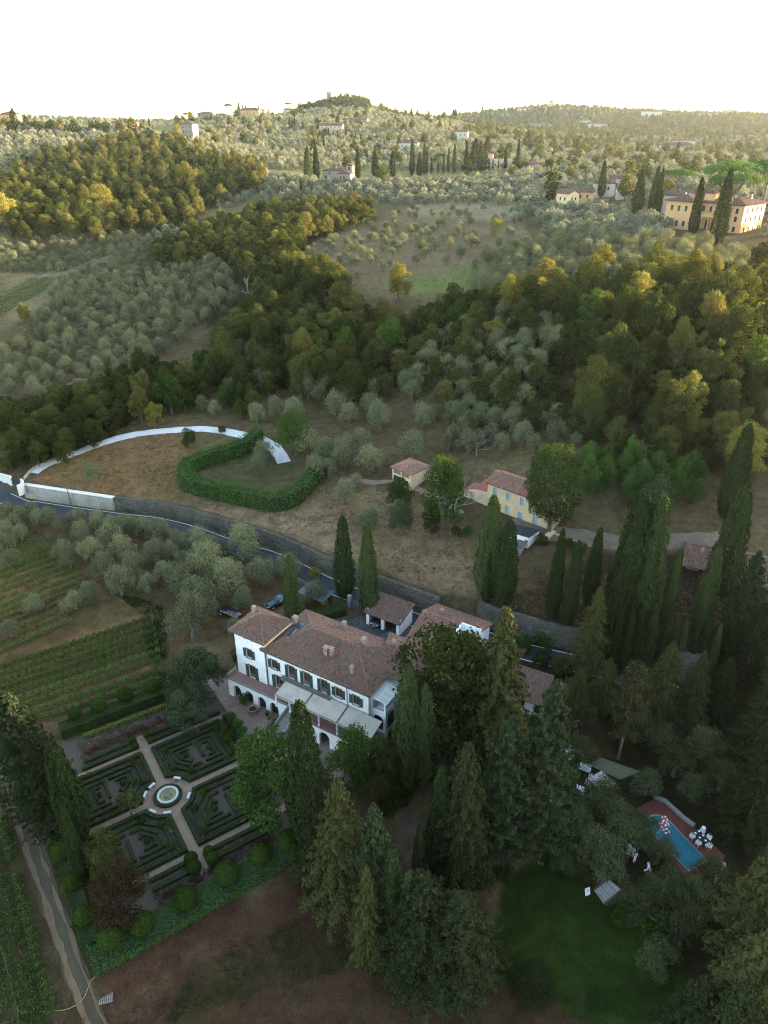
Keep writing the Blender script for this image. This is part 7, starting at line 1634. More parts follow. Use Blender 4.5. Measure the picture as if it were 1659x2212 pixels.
# shrubs here and there
for k, (px, py, s, kd, lab) in enumerate([(985,1150,1.0,"oakbush","shrub at the foot of the farmhouse tree"),(1010,1150,.9,"laurelbush","low shrub left of the farmhouse door"),(678,1243,1.1,"gold","yellow shrub beside the road above the shed"),(1250,1195,1.3,"laurelbush","light green shrub below the farm drive"),(1285,1215,1.2,"laurelbush","second light green shrub below the farm drive"),(1170,1170,1.1,"oakbush","dark hedge bush at the lime tree foot"),(1230,1180,1.1,"oakbush","dark bush right of the lime tree foot"),
        (690,1318,.9,"bush","rounded clipped bush beside the rear court hedge"),(1170,1385,1.3,"laurelbush","ivy clump hanging on the grey stone wall"),(1000,1920,1.6,"oakbush","dark shrub mass between the drive and the lawn"),(1040,1900,1.5,"oakbush","dark shrub at the upper lawn corner"),(1120,1830,1.6,"laurelbush","bright green bush under the blue-green conifers"),(1085,1890,1.2,"oakbush","low shrub at the lawn edge"),(870,1720,1.4,"bush","clipped dark shrub beside the gravel drive"),(840,1745,1.3,"bush","second clipped shrub beside the gravel drive"),(1340,1985,1.0,"bush","white flowering shrub at the right end of the lawn wall"),
        (205,1885,1.2,"bush","shrub in the left garden corner"),(330,1500,1.3,"bush","shrub behind the golden hedge"),(490,1760 - 170,1.0,"bush","climbing bush at the forecourt corner"),(1130,1400,1.4,"laurelbush","green bush below the stone wall end"),(1170,1430,1.5,"oakbush","olive green bush mass below the stone wall"),(1210,1450,1.6,"oakbush","dark bush mass beside the low outbuilding"),(1230,1500,1.6,"oakbush","dark bush right of the low outbuilding"),(540,870,1.4,"laurelbush","green creeper bush above the white track"),(520,860,1.2,"laurelbush","second creeper bush above the white track"),(480,930,1.0,"oakbush","small bush beside the hedge loop"),(1262,1868,1.1,"oakbush","dark shrub below the terrace wall, left of the steps"),(1280,1885,1.0,"oakbush","dark shrub touching the left side of the lawn steps"),(1365,1965,1.2,"oakbush","dark shrub touching the right side of the lawn steps"),(1395,1990,1.3,"bush","rose shrub below the terrace wall, nearest the steps"),(1420,2015,1.3,"bush","rose shrub below the terrace wall, middle"),(1445,2040,1.2,"bush","rose shrub below the terrace wall, farthest from the steps")]):
    p = W(px, py, .6)
    if kd == "gold": plant("gold", "shrub", p, .28, .22, None, lab, "shrub")
    else: plant(kd, "shrub", p, s, s, None, lab, "shrub")
# far cypresses, pines
def far_tree(kind, px, by, ty, d, wide, lab, cat, group=None, name=None):
    p = atd(px, by, d); z = gz(p[0], p[1]); h = max(5.0, z_at(p[0], p[1], ty) - z); s = h / H0[kind]
    return plant(kind, name or ("cypress" if kind.startswith("cyp") else "umbrella_pine"), (p[0], p[1], z), s ** .7 * wide, s, None, lab, cat, group)
MIDC = [(666,388,316,590,1.5,"broad cypress left of the stone house"),(684,386,314,600,1.3,"second cypress left of the stone house"),(774,384,320,610,1.3,"cypress just right of the stone house"),(650,395,385,560,.8,"small cypress on the slope left of the stone house"),(810,362,320,640,1.5,"broad cypress, first of the hill clump"),(848,365,325,640,1.5,"dense cypress in the hill clump"),(890,370,300,650,1.0,"tall slim cypress at the front of the hill clump"),(906,368,328,650,1.4,"shaggy cypress beside the tall slim one"),(916,366,303,660,.8,"slim cypress right of the shaggy one"),(922,368,316,660,.7,"thin cypress in the clump right of centre"),(932,366,338,665,.8,"short cypress in the clump"),(946,366,342,670,.7,"small slim cypress left of the small pine"),(958,365,330,670,.7,"slim cypress at the small pine"),(968,365,320,675,.8,"cypress right of the small pine"),(981,366,310,670,1.0,"tall cypress before the cedar group"),(1006,362,304,700,.9,"tall cypress left of the dark cedar"),(1036,366,304,690,1.2,"tall broad cypress at the left end of the pink villa"),(1064,366,340,680,.6,"thin cypress in front of the pink villa, left"),(1076,366,340,680,.6,"thin cypress in front of the pink villa, middle"),(1091,366,314,680,.9,"cypress in front of the pink villa"),(1117,368,302,680,.9,"tall cypress right of the pink villa"),
        (1013,423,392,520,.8,"small cypress in the olive grove above the brown field"),(1095,422,398,540,.7,"small cypress in the olives, right one"),(1119,420,402,540,.7,"tiny cypress in the olives farther right"),(1162,420,393,520,.8,"cypress left of the yellow hamlet"),(1300,405,347,470,1.3,"dark cypress behind the hamlet"),(1374,462,364,400,1.5,"broad cypress left of the ochre villa, first"),(1406,470,358,400,1.2,"twin topped cypress left of the ochre villa"),(1416,470,362,395,.9,"slim cypress beside the twin topped one"),
        (1500,478,382,330,1.0,"left cypress standing in front of the ochre villa"),(1553,495,365,305,1.25,"right cypress standing in front of the ochre villa"),(1245,325,297,1000,1.1,"cypress in the hazy right valley, left of a pair"),(1240,325,299,1000,.9,"cypress in the hazy right valley, right of a pair"),(1375,335,308,950,1.6,"dark conical tree in the hazy right valley")]
for (px, by, ty, d, w_, lab) in MIDC: far_tree("cyp", px, by, ty, d, w_, lab, "cypress", None)
for k, px in enumerate([196,203,210]): far_tree("cyp", px, 284, 259, 900, 1.0, ["left", "middle", "right"][k] + " cypress of the dark trio on the left ridge", "cypress")
for k, (px, by, ty, d) in enumerate([(273,285,262,950),(313,288,255,950),(325,285,253,950),(517,252,219,1240),(526,252,224,1240),(532,252,226,1240),(560,251,228,1260),(580,250,229,1270),(441,256,240,1180),(449,256,243,1180),(626,282,250,1100),(632,282,252,1100),(637,282,252,1100),(563,278,252,1100),(655,292,262,1050),(710,300,276,1000),(720,300,278,1000),(730,305,280,980),(748,305,279,1000),(768,310,285,960),(780,312,286,960),(800,318,300,930),(830,320,300,930),(590,345,318,820),(678,330,300,900),(700,325,290,900),(575,345,315,830)]):
    far_tree("cyp", px, by, ty, d, .9 if k % 3 else 1.3, "small dark cypress on the castle hill slope", "cypress", "cypresses on the castle hill slope")
r_ = random.Random(9)
for k in range(26): far_tree("cyp_far", 722 + r_.uniform(0, 76), 232 + r_.uniform(-2, 6), 205 + abs(r_.gauss(0, 9)) + abs(k - 13) * .6, 1490 + r_.uniform(-30, 30), r_.uniform(1.0, 1.6), "dark cypress crowded on the castle hilltop", "cypress", "cypresses on the castle hilltop")
for k in range(64):
    px = r_.choice([r_.uniform(855, 985), r_.uniform(1040, 1320), r_.uniform(1040, 1250), r_.uniform(1330, 1659)]); d = 1500 if px < 1000 else 2400 + r_.uniform(-120, 60); base = 250 if px < 1000 else 246 + max(0, (px - 1250) * .03)
    far_tree("cyp_far", px, base, base - r_.uniform(6, 17), d, r_.uniform(1.3, 2.4), "hazy cypress on the far skyline to the right", "cypress", "cypresses on the far skyline")
for (px, by, ty, d, w_, lab) in [(495,252,222,1230,.7,"umbrella pine on the crest above the ochre crest villa"),(404,262,242,1150,.7,"small umbrella pine left on the crest"),(624,248,220,1330,.75,"dark umbrella pine on the crest left of the castle"),(1448,465,362,420,1.25,"umbrella pine left of the ochre villa"),(1570,450,343,360,1.3,"umbrella pine behind the ochre villa, largest"),(1572,470,368,340,1.15,"umbrella pine behind the ochre villa, lower one"),(1645,450,337,370,1.0,"umbrella pine at the right edge"),(950,360,330,690,.8,"small umbrella pine in the cypress clump"),(1290,330,305,900,1.5,"hazy umbrella pine in the right valley")]:
    far_tree("umbrella", px, by, ty, d, w_, lab, "pine")
for (px, by, ty, d, lab) in [(1025,362,298,700,"dark cedar left of the pink villa"),(1050,360,295,720,"tall layered cedar behind the pink villa"),(35,280,232,900,"dark round evergreen on the left skyline"),(60,282,246,900,"second evergreen on the left skyline")]:
    p = atd(px, by, d); z = gz(p[0], p[1]); h = z_at(p[0], p[1], ty) - z; plant("conifer", "cedar", (p[0], p[1], z), h / 18 * 1.5, h / 18, None, lab, "conifer")

# ------------------------------------------------------------------ pool terrace
M["deck"] = surf("red_deck", (0.08928, 0.0225, 0.0135), (0.1153, 0.0315, 0.018), 2, .9, .1, 14, (0.07068, 0.018, 0.012), .4)
M["poolwater"] = surf("pool_water", (0.006737, 0.07562, 0.09652), (0.009625, 0.09454, 0.1144), 1.5, .25, spec=.1)
M["pooltile"] = surf("pool_tile", (0.03, 0.1248, 0.1368), (0.042, 0.1482, 0.1584), 3, .4)
M["redplastic"] = surf("red_plastic", (.55, .03, .04), (.60, .05, .06), 3, .35)
M["stepstone"] = surf("step_stone", (.20, .19, .18), (.27, .255, .24), 2, .9, .3)
M["tent"] = surf("tent_canvas", (.33, .25, .24), (.39, .30, .29), 1.5, .9)
M["skin"] = surf("skin", (.42, .26, .18), (.46, .29, .20), 5, .6)
M["hair"] = surf("hair", (.03, .02, .015), (.06, .04, .025), 9, .7)
M["darkcloth"] = surf("dark_cloth", (.012, .012, .015), (.02, .02, .024), 5, .9)
M["poncho"] = surf("striped_cloth", (.35, .12, .16), (.45, .35, .38), 9, .9)
M["carpaint"] = surf("black_car_paint", (.012, .013, .016), (.016, .017, .02), 1, .12, spec=.7)
M["tyre"] = surf("tyre", (.015, .015, .015), (.02, .02, .02), 3, .9)
PZ = 2.4
_d = np.array([38.6 - 36.0, 56.0 - 61.4]); _d /= np.hypot(*_d); _n = np.array([_d[1], -_d[0]])        # pool axis, and across it to the left
PO = np.array([36.0, 61.4])
pq = lambda s, t: tuple(PO + _d * s + _n * t)
deck_poly = [pq(-3.2, 3.4), pq(-3.4, -.6), pq(-1.5, -2.4), pq(2.5, -2.3), pq(6.6, -2.5), pq(7.6, 0.0), pq(7.5, 3.9), pq(2, 4.0)]
def pool():
    hole = [pq(0, .0)] + [pq(6.0, 0), pq(6.0, 3.0), pq(-.4, 3.0)] + [pq(-.4 - 1.1 * math.sin(t), 1.5 + 1.35 * math.cos(t)) for t in np.linspace(.15, math.pi, 9)]
    b = bmesh.new()
    o = [b.verts.new((*p, PZ + .09)) for p in deck_poly]; h = [b.verts.new((*p, PZ + .09)) for p in hole]
    E_ = [b.edges.new((o[i], o[(i + 1) % len(o)])) for i in range(len(o))] + [b.edges.new((h[i], h[(i + 1) % len(h)])) for i in range(len(h))]
    bmesh.ops.triangle_fill(b, edges=E_, use_beauty=True); b.normal_update()
    for f in b.faces:
        if f.normal.z < 0: f.normal_flip()
    me = bpy.data.meshes.new("pool_deck"); b.to_mesh(me); b.free(); me.materials.append(M["deck"]); dk = link(bpy.data.objects.new("pool_deck", me)); dk["kind"] = "structure"
    R = empty("swimming_pool", (*pq(3, 1.5), PZ)); tag(R, "turquoise swimming pool with rounded stepped end and red deck around it", "pool"); inv = Matrix.Translation((-R.location[0], -R.location[1], -PZ))
    m = MB(); n = len(hole)
    for i in range(n): a, c = hole[i], hole[(i + 1) % n]; m.poly([(*a, PZ + .10), (*c, PZ + .10), (*c, PZ + .01), (*a, PZ + .01)])
    m.build("basin_wall", M["pooltile"], R).matrix_parent_inverse = inv
    m = MB(); m.poly([(*p, PZ + .05) for p in hole]); m.build("water", M["poolwater"], R).matrix_parent_inverse = inv
    for k, (s0, s1) in enumerate(((-.2, .25), (.25, .7))):
        m = MB(); m.prism([pq(s0, .15), pq(s1, .15), pq(s1, 2.85), pq(s0, 2.85)][::-1], PZ + .051, PZ + .056 - .002 * k); m.build("pool_step", M["pooltile"], R).matrix_parent_inverse = inv
    m = MB()
    for i in range(n):
        a, c = np.array(hole[i]), np.array(hole[(i + 1) % n]); d = (c - a) / (np.hypot(*(c - a)) + 1e-9); nn = np.array([d[1], -d[0]]) * .0; cen = np.mean(hole, axis=0); a2, c2 = a + (a - cen) / np.hypot(*(a - cen)) * .22, c + (c - cen) / np.hypot(*(c - cen)) * .22; m.hexa([(*a, PZ + .092), (*c, PZ + .092), (*c2, PZ + .092), (*a2, PZ + .092), (*a, PZ + .12), (*c, PZ + .12), (*c2, PZ + .12), (*a2, PZ + .12)])
    m.build("coping", M["greystone"], R).matrix_parent_inverse = inv
    PF = lambda zx, zy: at(1153.5 + .2578 * zx, 1587.7 + .2578 * zy, PZ + .1)
    for (zx, zy, lab) in [(1095, 703, "uppermost"), (1102, 742, "right"), (1072, 757, "left"), (1090, 748, "middle, overlapping"), (1108, 808, "lowest, lying alone")]:
        p = PF(zx, zy); R = root("swim_ring", (p[0], p[1], PZ + .06 + (.12 if "middle" in lab else 0)), random.Random(zx).uniform(0, 3), lab + " red and white swim ring in the pool", "swim ring", "red and white swim rings")
        for k in range(8):
            m = MB(); pts = [(.32 * math.cos(t), .32 * math.sin(t), .08) for t in np.linspace(6.283 * k / 8, 6.283 * (k + 1) / 8, 4)]; m.tube(pts, .11, 8); m.build("segment", M["redplastic"] if k % 2 else M["white"], R, True)
pool()
# skinned figures ------------------------------------------------
def skin_mesh(name, joints, links, mats, sub=2):
    me = bpy.data.meshes.new(name); me.from_pydata([j[:3] for j in joints], links, []); o = bpy.data.objects.new(name, me); COL.objects.link(o)
    md = o.modifiers.new("skin", 'SKIN'); md.use_smooth_shade = True
    for v, j in zip(me.skin_vertices[0].data, joints): v.radius = (j[3], j[4] if len(j) > 4 else j[3])
    me.skin_vertices[0].data[0].use_root = True
    s = o.modifiers.new("sub", 'SUBSURF'); s.levels = s.render_levels = sub
    dg = bpy.context.evaluated_depsgraph_get(); ev = o.evaluated_get(dg); out = bpy.data.meshes.new_from_object(ev); out.materials.clear(); out.materials.append(mats); bpy.data.objects.remove(o)
    return out
def figure(pose):
    """joint positions of one posed figure (facing -Y), about 1.72 m tall"""
    if pose == "seated":
        hip_, kn, ft = .50, [(.11, -.42, .50), (-.11, -.42, .50)], [(.11, -.42, .07), (-.11, -.45, .07)]; sh = 1.02; el = [(.24, -.10, .78), (-.24, -.12, .78)]; ha = [(.14, -.34, .76), (-.12, -.36, .77)]
    elif pose == "walking":
        hip_, kn, ft = .93, [(.10, -.20, .52), (-.10, .06, .50)], [(.10, -.30, .08), (-.10, .36, .14)]; sh = 1.42; el = [(.25, .12, 1.14), (-.25, -.10, 1.15)]; ha = [(.24, .16, .90), (-.22, -.28, 1.0)]
    else:
        hip_, kn, ft = .93, [(.10, -.02, .50), (-.11, -.01, .50)], [(.11, 0, .07), (-.13, .02, .07)]; sh = 1.42; el = [(.27, .02, 1.14), (-.26, -.02, 1.15)]; ha = [(.24, -.16, .98), (-.22, -.12, .95)]
    return hip_, kn, ft, sh, el, ha
FIG = {}
for pose in ("standing", "walking", "seated"):
    hp, kn, ft, sh, el, ha = figure(pose)
    J = [(0, 0, hp, .15, .11), (0, 0, (hp + sh) / 2, .13, .09), (0, 0, sh, .15, .09), (0, -.01, sh + .10, .05), (0, -.03, sh + .22, .085, .10), (0, -.02, sh + .30, .07)]; Lk = [(0, 1), (1, 2), (2, 3), (3, 4), (4, 5)]
    J.append((0, -.125, sh + .20, .018)); Lk.append((4, 6))
    for s, k in ((1, 0), (-1, 1)):
        n = len(J); f = ft[k]; J += [(.10 * s, 0, hp - .05, .09), (*kn[k], .065), (*f, .045), (f[0], f[1] - .15, .04, .04, .03)]; Lk += [(0, n), (n, n + 1), (n + 1, n + 2), (n + 2, n + 3)]
        n = len(J); h = ha[k]; J += [(.19 * s, 0, sh - .02, .055), (*el[k], .042), (*h, .03)]; Lk += [(2, n), (n, n + 1), (n + 1, n + 2)]
        d = np.array(h) - np.array(el[k]); d /= np.linalg.norm(d); sd = np.cross(d, [0, 0, 1.0]); sd /= np.linalg.norm(sd) + 1e-9
        for i, (q, L) in enumerate(((-1.5, .085), (-.5, .10), (.5, .095), (1.5, .075))):
            m = len(J); a = np.array(h) + d * .05 + sd * q * .018; c = a + d * L * .55; e = c + d * L * .35 - np.array([0, 0, .02]); J += [(*a, .009), (*c, .008), (*e, .007)]; Lk += [(n + 2, m), (m, m + 1), (m + 1, m + 2)]
        m = len(J); a = np.array(h) + sd * .035 * -s + d * .02; J += [(*a, .010), (*(a + d * .05 + sd * .02 * -s), .009)]; Lk += [(n + 2, m), (m, m + 1)]
    body = skin_mesh("person_body", J, Lk, M["skin"], 1)
    C = [(0, 0, hp, .175, .14), (0, 0, (hp + sh) / 2, .155, .115), (0, 0, sh + .01, .165, .105), (0, 0, sh + .045, .07)]; Lc = [(0, 1), (1, 2), (2, 3)]
    for s, k in ((1, 0), (-1, 1)):
        n = len(C); f = ft[k]; C += [(.10 * s, 0, hp - .06, .115), (*kn[k], .09), (f[0], f[1] + .0, f[2] + .07, .085)]; Lc += [(0, n), (n, n + 1), (n + 1, n + 2)]
        n = len(C); w = np.array(el[k]) * .3 + np.array(ha[k]) * .7; C += [(.19 * s, 0, sh - .02, .075), (*el[k], .06), (*w, .055)]; Lc += [(2, n), (n, n + 1), (n + 1, n + 2)]
    cloth = skin_mesh("person_clothes", C, Lc, M["cloth"], 1)
    hb = MB(); hb.lathe([(.112, -.04), (.118, .03), (.10, .10), (.05, .135), (.005, .142)], (0, .0, sh + .23), 12); hair = mb_mesh(hb, "person_hair", M["hair"])
    FIG[pose] = (body, cloth, hair, sh)
def person(p, rz, pose, label, cloth="cloth", group=None, hat=False, s=1.0):
    e = empty("person", tuple(p), rz); tag(e, label, "person", group); e.scale = (s, s, s); b, c, h, sh = FIG[pose]
    link(bpy.data.objects.new("body", b), e); q = link(bpy.data.objects.new("clothing", c), e)
    if cloth != "cloth": q.data = c.copy(); q.data.materials[0] = M[cloth]
    link(bpy.data.objects.new("hair", h), e)
    if hat: m = MB(); m.lathe([(.001, .15), (.09, .14), (.11, .06), (.24, .045), (.24, .035), (.10, .04)], (0, 0, sh + .24), 14); m.build("hat", M["cloth"], e)
    return e
PP = lambda zx, zy, z=PZ: at(1153.5 + .2578 * zx, 1587.7 + .2578 * zy, z)
def gp(zx, zy): p = W(1153.5 + .2578 * zx, 1587.7 + .2578 * zy); return p
for (zx, zy, rz, pose, lab, hat) in [(838,1062,.6,"standing","guest in white standing between the olives below the pool",False),(822,1015,-1.2,"standing","guest in pale clothes behind the one between the olives",False),(785,1010,2.5,"standing","guest in white at the left of the group between the olives",True),(948,1148,1.2,"walking","guest in white walking toward the pool between the olives",False),
        (462,395,.5,"standing","guest in white standing left of the brown canopy",False),(437,440,2.0,"seated","guest in white seated at the cloth covered table",False),(460,415,-2,"seated","second guest in white beside the brown canopy",False),(370,800,.3,"standing","guest wearing a white hat above the lawn wall",True),(343,855,1.9,"standing","guest in white near the top of the lawn slope",False),(300,215,.4,"standing","guest in white at the farthest table under the olives",False),
        (1512,1245,.4,"standing","guest in white below the lower pool corner",False),(1560,1140,-.4,"standing","guest in white right of the lower pool corner",False),(1535,1185,1.4,"standing","guest in white between two others at the lower pool corner",False)]:
    p = gp(zx, zy); person(p, rz, pose, lab, hat=hat, s=1.08)
p = gp(52, 965); person(p, .3, "standing", "attendant in black standing beside the wooden bench at the top of the lawn", "darkcloth", s=1.05)
p = W(829.5 + 1310 * .5, 1490.5 + 1052 * .5); person(p, .3, "standing", "person wrapped in a pink striped poncho right of the lawn wall", "poncho", s=1.1)
# poolside table with its guests
tc = PP(1388, 885); TZ = PZ + .09
T_ = root("dining_table", (tc[0], tc[1], TZ), math.atan2(_d[1], _d[0]), "dark rectangular table set for guests on the red pool deck", "table")
m = MB(); m.box((0, 0, .73), (1.9, .95, .05)); m.build("tabletop", M["darkcloth"], T_)
for sx in (-.8, .8):
    for sy in (-.38, .38): m = MB(); m.box((sx, sy, .35), (.06, .06, .7)); m.build("leg", M["metal"], T_)
for k, (x, y) in enumerate([(-.6, -.3), (.1, -.32), (-.6, .3), (.05, .3), (.7, 0)]):
    m = MB(); m.lathe([(.001, .0), (.08, .0), (.135, .02)], (0, 0, 0), 14); q = m.build("plate", M["white"]); a = T_.rotation_euler.z; q.location = (tc[0] + x * math.cos(a) - y * math.sin(a), tc[1] + x * math.sin(a) + y * math.cos(a), TZ + .76); tag(q, ["white plate at the far left corner of the poolside table", "white plate midway on the left of the poolside table", "white plate at the far right corner of the poolside table", "white plate midway on the right of the poolside table", "white plate at the near end of the poolside table"][k], "plate", "plates on the poolside table")
for k, (x, y, fa, lab) in enumerate([(-.55, -.85, math.pi, "far left"), (.45, -.9, math.pi, "near left"), (-.5, .85, 0, "far right"), (.5, .85, 0, "near right"), (1.35, 0, -math.pi / 2, "near end")]):
    a = T_.rotation_euler.z; x2, y2 = tc[0] + x * math.cos(a) - y * math.sin(a), tc[1] + x * math.sin(a) + y * math.cos(a)
    R = root("garden_chair", (x2, y2, TZ), a + fa, "white garden chair at the " + lab + " of the poolside table", "chair", "chairs at the poolside table")
    m = MB(); m.box((0, 0, .44), (.46, .46, .04)); m.build("seat", M["white"], R); m = MB(); m.box((0, .22, .70), (.46, .04, .48)); m.build("backrest", M["white"], R)
    for sx in (-.2, .2):
        for sy in (-.2, .2): m = MB(); m.box((sx, sy, .21), (.035, .035, .42)); m.build("leg", M["white"], R)
    person((x2, y2, TZ - .03), a + fa, "seated", "guest in white seated at the " + lab + " of the poolside table", group="guests at the poolside table", hat=k == 2)
# canopy, tables and seats under the olives
p = PP(565, 395, 4.4); q = gp(560, 470); cz0 = gz(p[0], p[1])
R = root("square_canopy", (p[0], p[1], cz0), .55, "square brownish canvas canopy among the olives", "canopy")
m = MB(); ap = (0, 0, 3.0)
for k in range(4):
    a0, a1 = math.pi / 4 + k * math.pi / 2, math.pi / 4 + (k + 1) * math.pi / 2; r2 = 1.75; A, B_ = (r2 * math.cos(a0), r2 * math.sin(a0), 2.35), (r2 * math.cos(a1), r2 * math.sin(a1), 2.35); m.poly([A, B_, ap]); m.poly([A, (A[0], A[1], 2.15), (B_[0], B_[1], 2.15), B_])
m.build("canvas", M["tent"], R)
for k in range(4): a0 = math.pi / 4 + k * math.pi / 2; m = MB(); m.tube([(1.7 * math.cos(a0), 1.7 * math.sin(a0), -.3), (1.7 * math.cos(a0), 1.7 * math.sin(a0), 2.3)], .04, 6); m.build("pole", M["metal"], R)
for (zx, zy, w_, dp, rz, lab) in [(368, 475, 1.5, .9, -.5, "table draped to the ground in white cloth left of the canopy"), (230, 425, 1.2, .9, -1.2, "small table with patterned white cloth under the conifer edge"), (278, 160, 1.6, .8, -.5, "white covered table farthest up under the olives"), (425, 285, 1.4, .6, -.55, "pale side table behind the canopy guests")]:
    p = gp(zx, zy); R = root("cloth_table", tuple(p), rz, lab, "table"); m = MB(); m.hexa([(-w_ / 2 - .08, -dp / 2 - .08, 0), (w_ / 2 + .08, -dp / 2 - .08, 0), (w_ / 2 + .08, dp / 2 + .08, 0), (-w_ / 2 - .08, dp / 2 + .08, 0), (-w_ / 2, -dp / 2, .76), (w_ / 2, -dp / 2, .76), (w_ / 2, dp / 2, .76), (-w_ / 2, dp / 2, .76)]); m.build("tablecloth", M["cloth"], R)
    for k in range(3): m = MB(); m.lathe([(.001, .77), (.10, .77), (.12, .79)], (-w_ / 3 + k * w_ / 3, .1, 0), 10); m.build("plate", M["greystone"], R)
for (zx, zy, lab) in [(150, 545, "white cushion seat at the lawn corner, upper"), (182, 570, "white square seat at the lawn corner, right"), (140, 572, "white seat at the lawn corner, left")]:
    p = gp(zx, zy); R = root("garden_stool", tuple(p), .4, lab, "stool"); m = MB(); m.box((0, 0, .42), (.45, .45, .1)); m.build("cushion", M["cloth"], R)
    for sx in (-.17, .17):
        for sy in (-.17, .17): m = MB(); m.box((sx, sy, .18), (.04, .04, .37)); m.build("leg", M["metal"], R)
p = gp(78, 905); R = root("wooden_bench", tuple(p), -.75, "brown wooden bench at the top of the lawn", "bench")
for k in range(4): m = MB(); m.box((0, -.18 + .12 * k, .45), (1.7, .1, .05)); m.build("seat_slat", M["woodframe"], R)
for sx in (-.7, .7): m = MB(); m.box((sx, 0, .2), (.08, .4, .44)); m.build("leg", M["woodframe"], R)
# welcome board on the lawn
p = gp(450, 1345); R = root("sign_board", (p[0], p[1], p[2]), .35, "white welcome board standing on the lawn beside the stone steps", "sign")
m = MB(); m.hexa([(-.33, -.02, .05), (.33, -.02, .05), (.33, .02, .05), (-.33, .02, .05), (-.33, .28, 1.0), (.33, .28, 1.0), (.33, .32, 1.0), (-.33, .32, 1.0)]); m.build("panel", M["white"], R)
bd = lambda x, t, o=.006: (x, -.02 + .3 * t - o, .05 + .95 * t + o * .3)
for (t0, t1, x0, x1, mt) in [(.74, .80, -.16, .14, "darkcloth"), (.64, .70, -.12, .18, "darkcloth"), (.5, .53, -.1, .12, "darkcloth"), (.42, .45, -.14, .1, "darkcloth")]: m = MB(); m.poly([bd(x0, t0), bd(x1, t0), bd(x1, t1), bd(x0, t1)]); m.build("lettering_line", M["greystone"], R)
for (t, x) in ((.93, -.26), (.93, .26), (.06, -.26), (.06, .26)): m = MB(); m.poly([bd(x - .04, t - .04), bd(x + .04, t - .04), bd(x + .04, t + .04), bd(x - .04, t + .04)]); m.build("corner_flower", M["redplastic"], R)
for s in (-.25, .25): m = MB(); m.tube([(s, .3, .95), (s, .55, .0)], .02, 5); m.build("stand_leg", M["woodframe"], R)
# steps from the lawn up to the terrace, and the wall beside them
s0, s1 = np.array(PP(500, 1312, .1)[:2]), np.array(PP(585, 1425, .1)[:2]); t0, t1 = np.array(PP(640, 1212, PZ)[:2]), np.array(PP(742, 1300, PZ)[:2])
R = root("stone_steps", (s0[0], s0[1], 0.05), 0, "wide grey stone steps from the lawn to the olive terrace", "steps"); o_ = np.array([s0[0], s0[1]])
for k in range(6):
    a, c = s0 + (t0 - s0) * k / 6, s0 + (t0 - s0) * (k + 1.02) / 6; d_, e_ = s1 + (t1 - s1) * (k + 1.02) / 6, s1 + (t1 - s1) * k / 6; z = .38 * (k + 1); m = MB(); m.prism([tuple(x - o_) for x in (a, e_, d_, c)], -.6, z); m.build("step", M["stepstone"], R)
for (a, c) in ((s0, t0), (s1, t1)):
    d = (c - a) / np.hypot(*(c - a)); nn = np.array([-d[1], d[0]]) * (.22 if a is s0 else -.22); p4 = [a - o_, a + nn - o_, c + nn - o_, c - o_]; m = MB(); m.hexa([(*p4[0], -.6), (*p4[1], -.6), (*p4[2], -.6), (*p4[3], -.6), (*p4[0], .55), (*p4[1], .55), (*p4[2], 2.75), (*p4[3], 2.75)]); m.build("side_wall", M["stone"], R)
wl_ = [PP(360, 960), PP(440, 1050), PP(630, 1205)]; rw = wall_strip("terrace_wall", [(p[0], p[1], PZ + .25) for p in wl_], .5, 1.2, M["stone"], None, None, 0); tag(rw, "grey stone terrace wall left of the lawn steps", "wall")
wl_ = [PP(750, 1300), PP(830, 1400), at(1440, 2010, PZ), at(1470, 2048, PZ - .3)]; rw = wall_strip("terrace_wall", [(p[0], p[1], PZ + .25) for p in wl_], .5, 1.6, M["stone"], None, None, 0); tag(rw, "grey stone terrace wall right of the lawn steps", "wall")
wl_ = [PP(1000, 525), PP(1070, 545), PP(1150, 610), PP(1230, 690), PP(1340, 770)]; rw = wall_strip("deck_wall", [(p[0], p[1], PZ + .5) for p in wl_], .45, .3, M["greystone"], None, None, 0); tag(rw, "low rough grey wall behind the red pool deck", "wall")
sheet("arbour_path", [tuple(W(1153.5 + .2578 * a, 1587.7 + .2578 * b)[:2]) for a, b in ((450, 250), (560, 190), (900, 310), (720, 375))], surf("mossy_paving", (.085, .08, .045), (.12, .11, .065), 2, .95), .06)

# ------------------------------------------------------------------ forecourt: pots, string lights
zA = lambda zx, zy, z: at(479.5 + .2344 * zx, 1270 + .2344 * zy, z)
def pot(zx, zy, h, plant_s, lab, kd="laurelbush"):
    p = zA(zx, zy, GZ + .03); R = root("potted_plant", (p[0], p[1], GZ + .03), 0, lab, "potted plant", "potted plants on the forecourt"); m = MB(); m.lathe([(.001, .0), (.26, .0), (.38, h * .85), (.43, h * .86), (.43, h), (.36, h), (.34, h * .8)], seg=16); m.build("pot", M["terracotta"], R, True)
    if plant_s: c = link(bpy.data.objects.new("foliage", PROTO[kd][0][0]), R); c.location = (0, 0, h - .25 * plant_s); c.scale = (plant_s * .62, plant_s * .62, plant_s * .62); m = MB(); m.tube([(0, 0, h * .8), (0, 0, h + .7 * plant_s)], .04, 6); m.build("stem", M["bark"], R)
for a in [(208,1075,.75,1.25,"potted lemon tree beside the arcade, nearest the tower"),(90,1240,.7,1.1,"potted plant at the garden edge of the forecourt, farthest"),(150,1305,.7,1.1,"potted plant at the garden edge, middle of three"),(188,1370,.7,1.1,"potted plant at the garden edge, nearest of three"),(495,1325,.75,1.35,"potted plant at the foot of the villa stairs"),(425,1205,.8,.7,"tall terracotta pot with small plant left of the stairs")]: pot(*a)
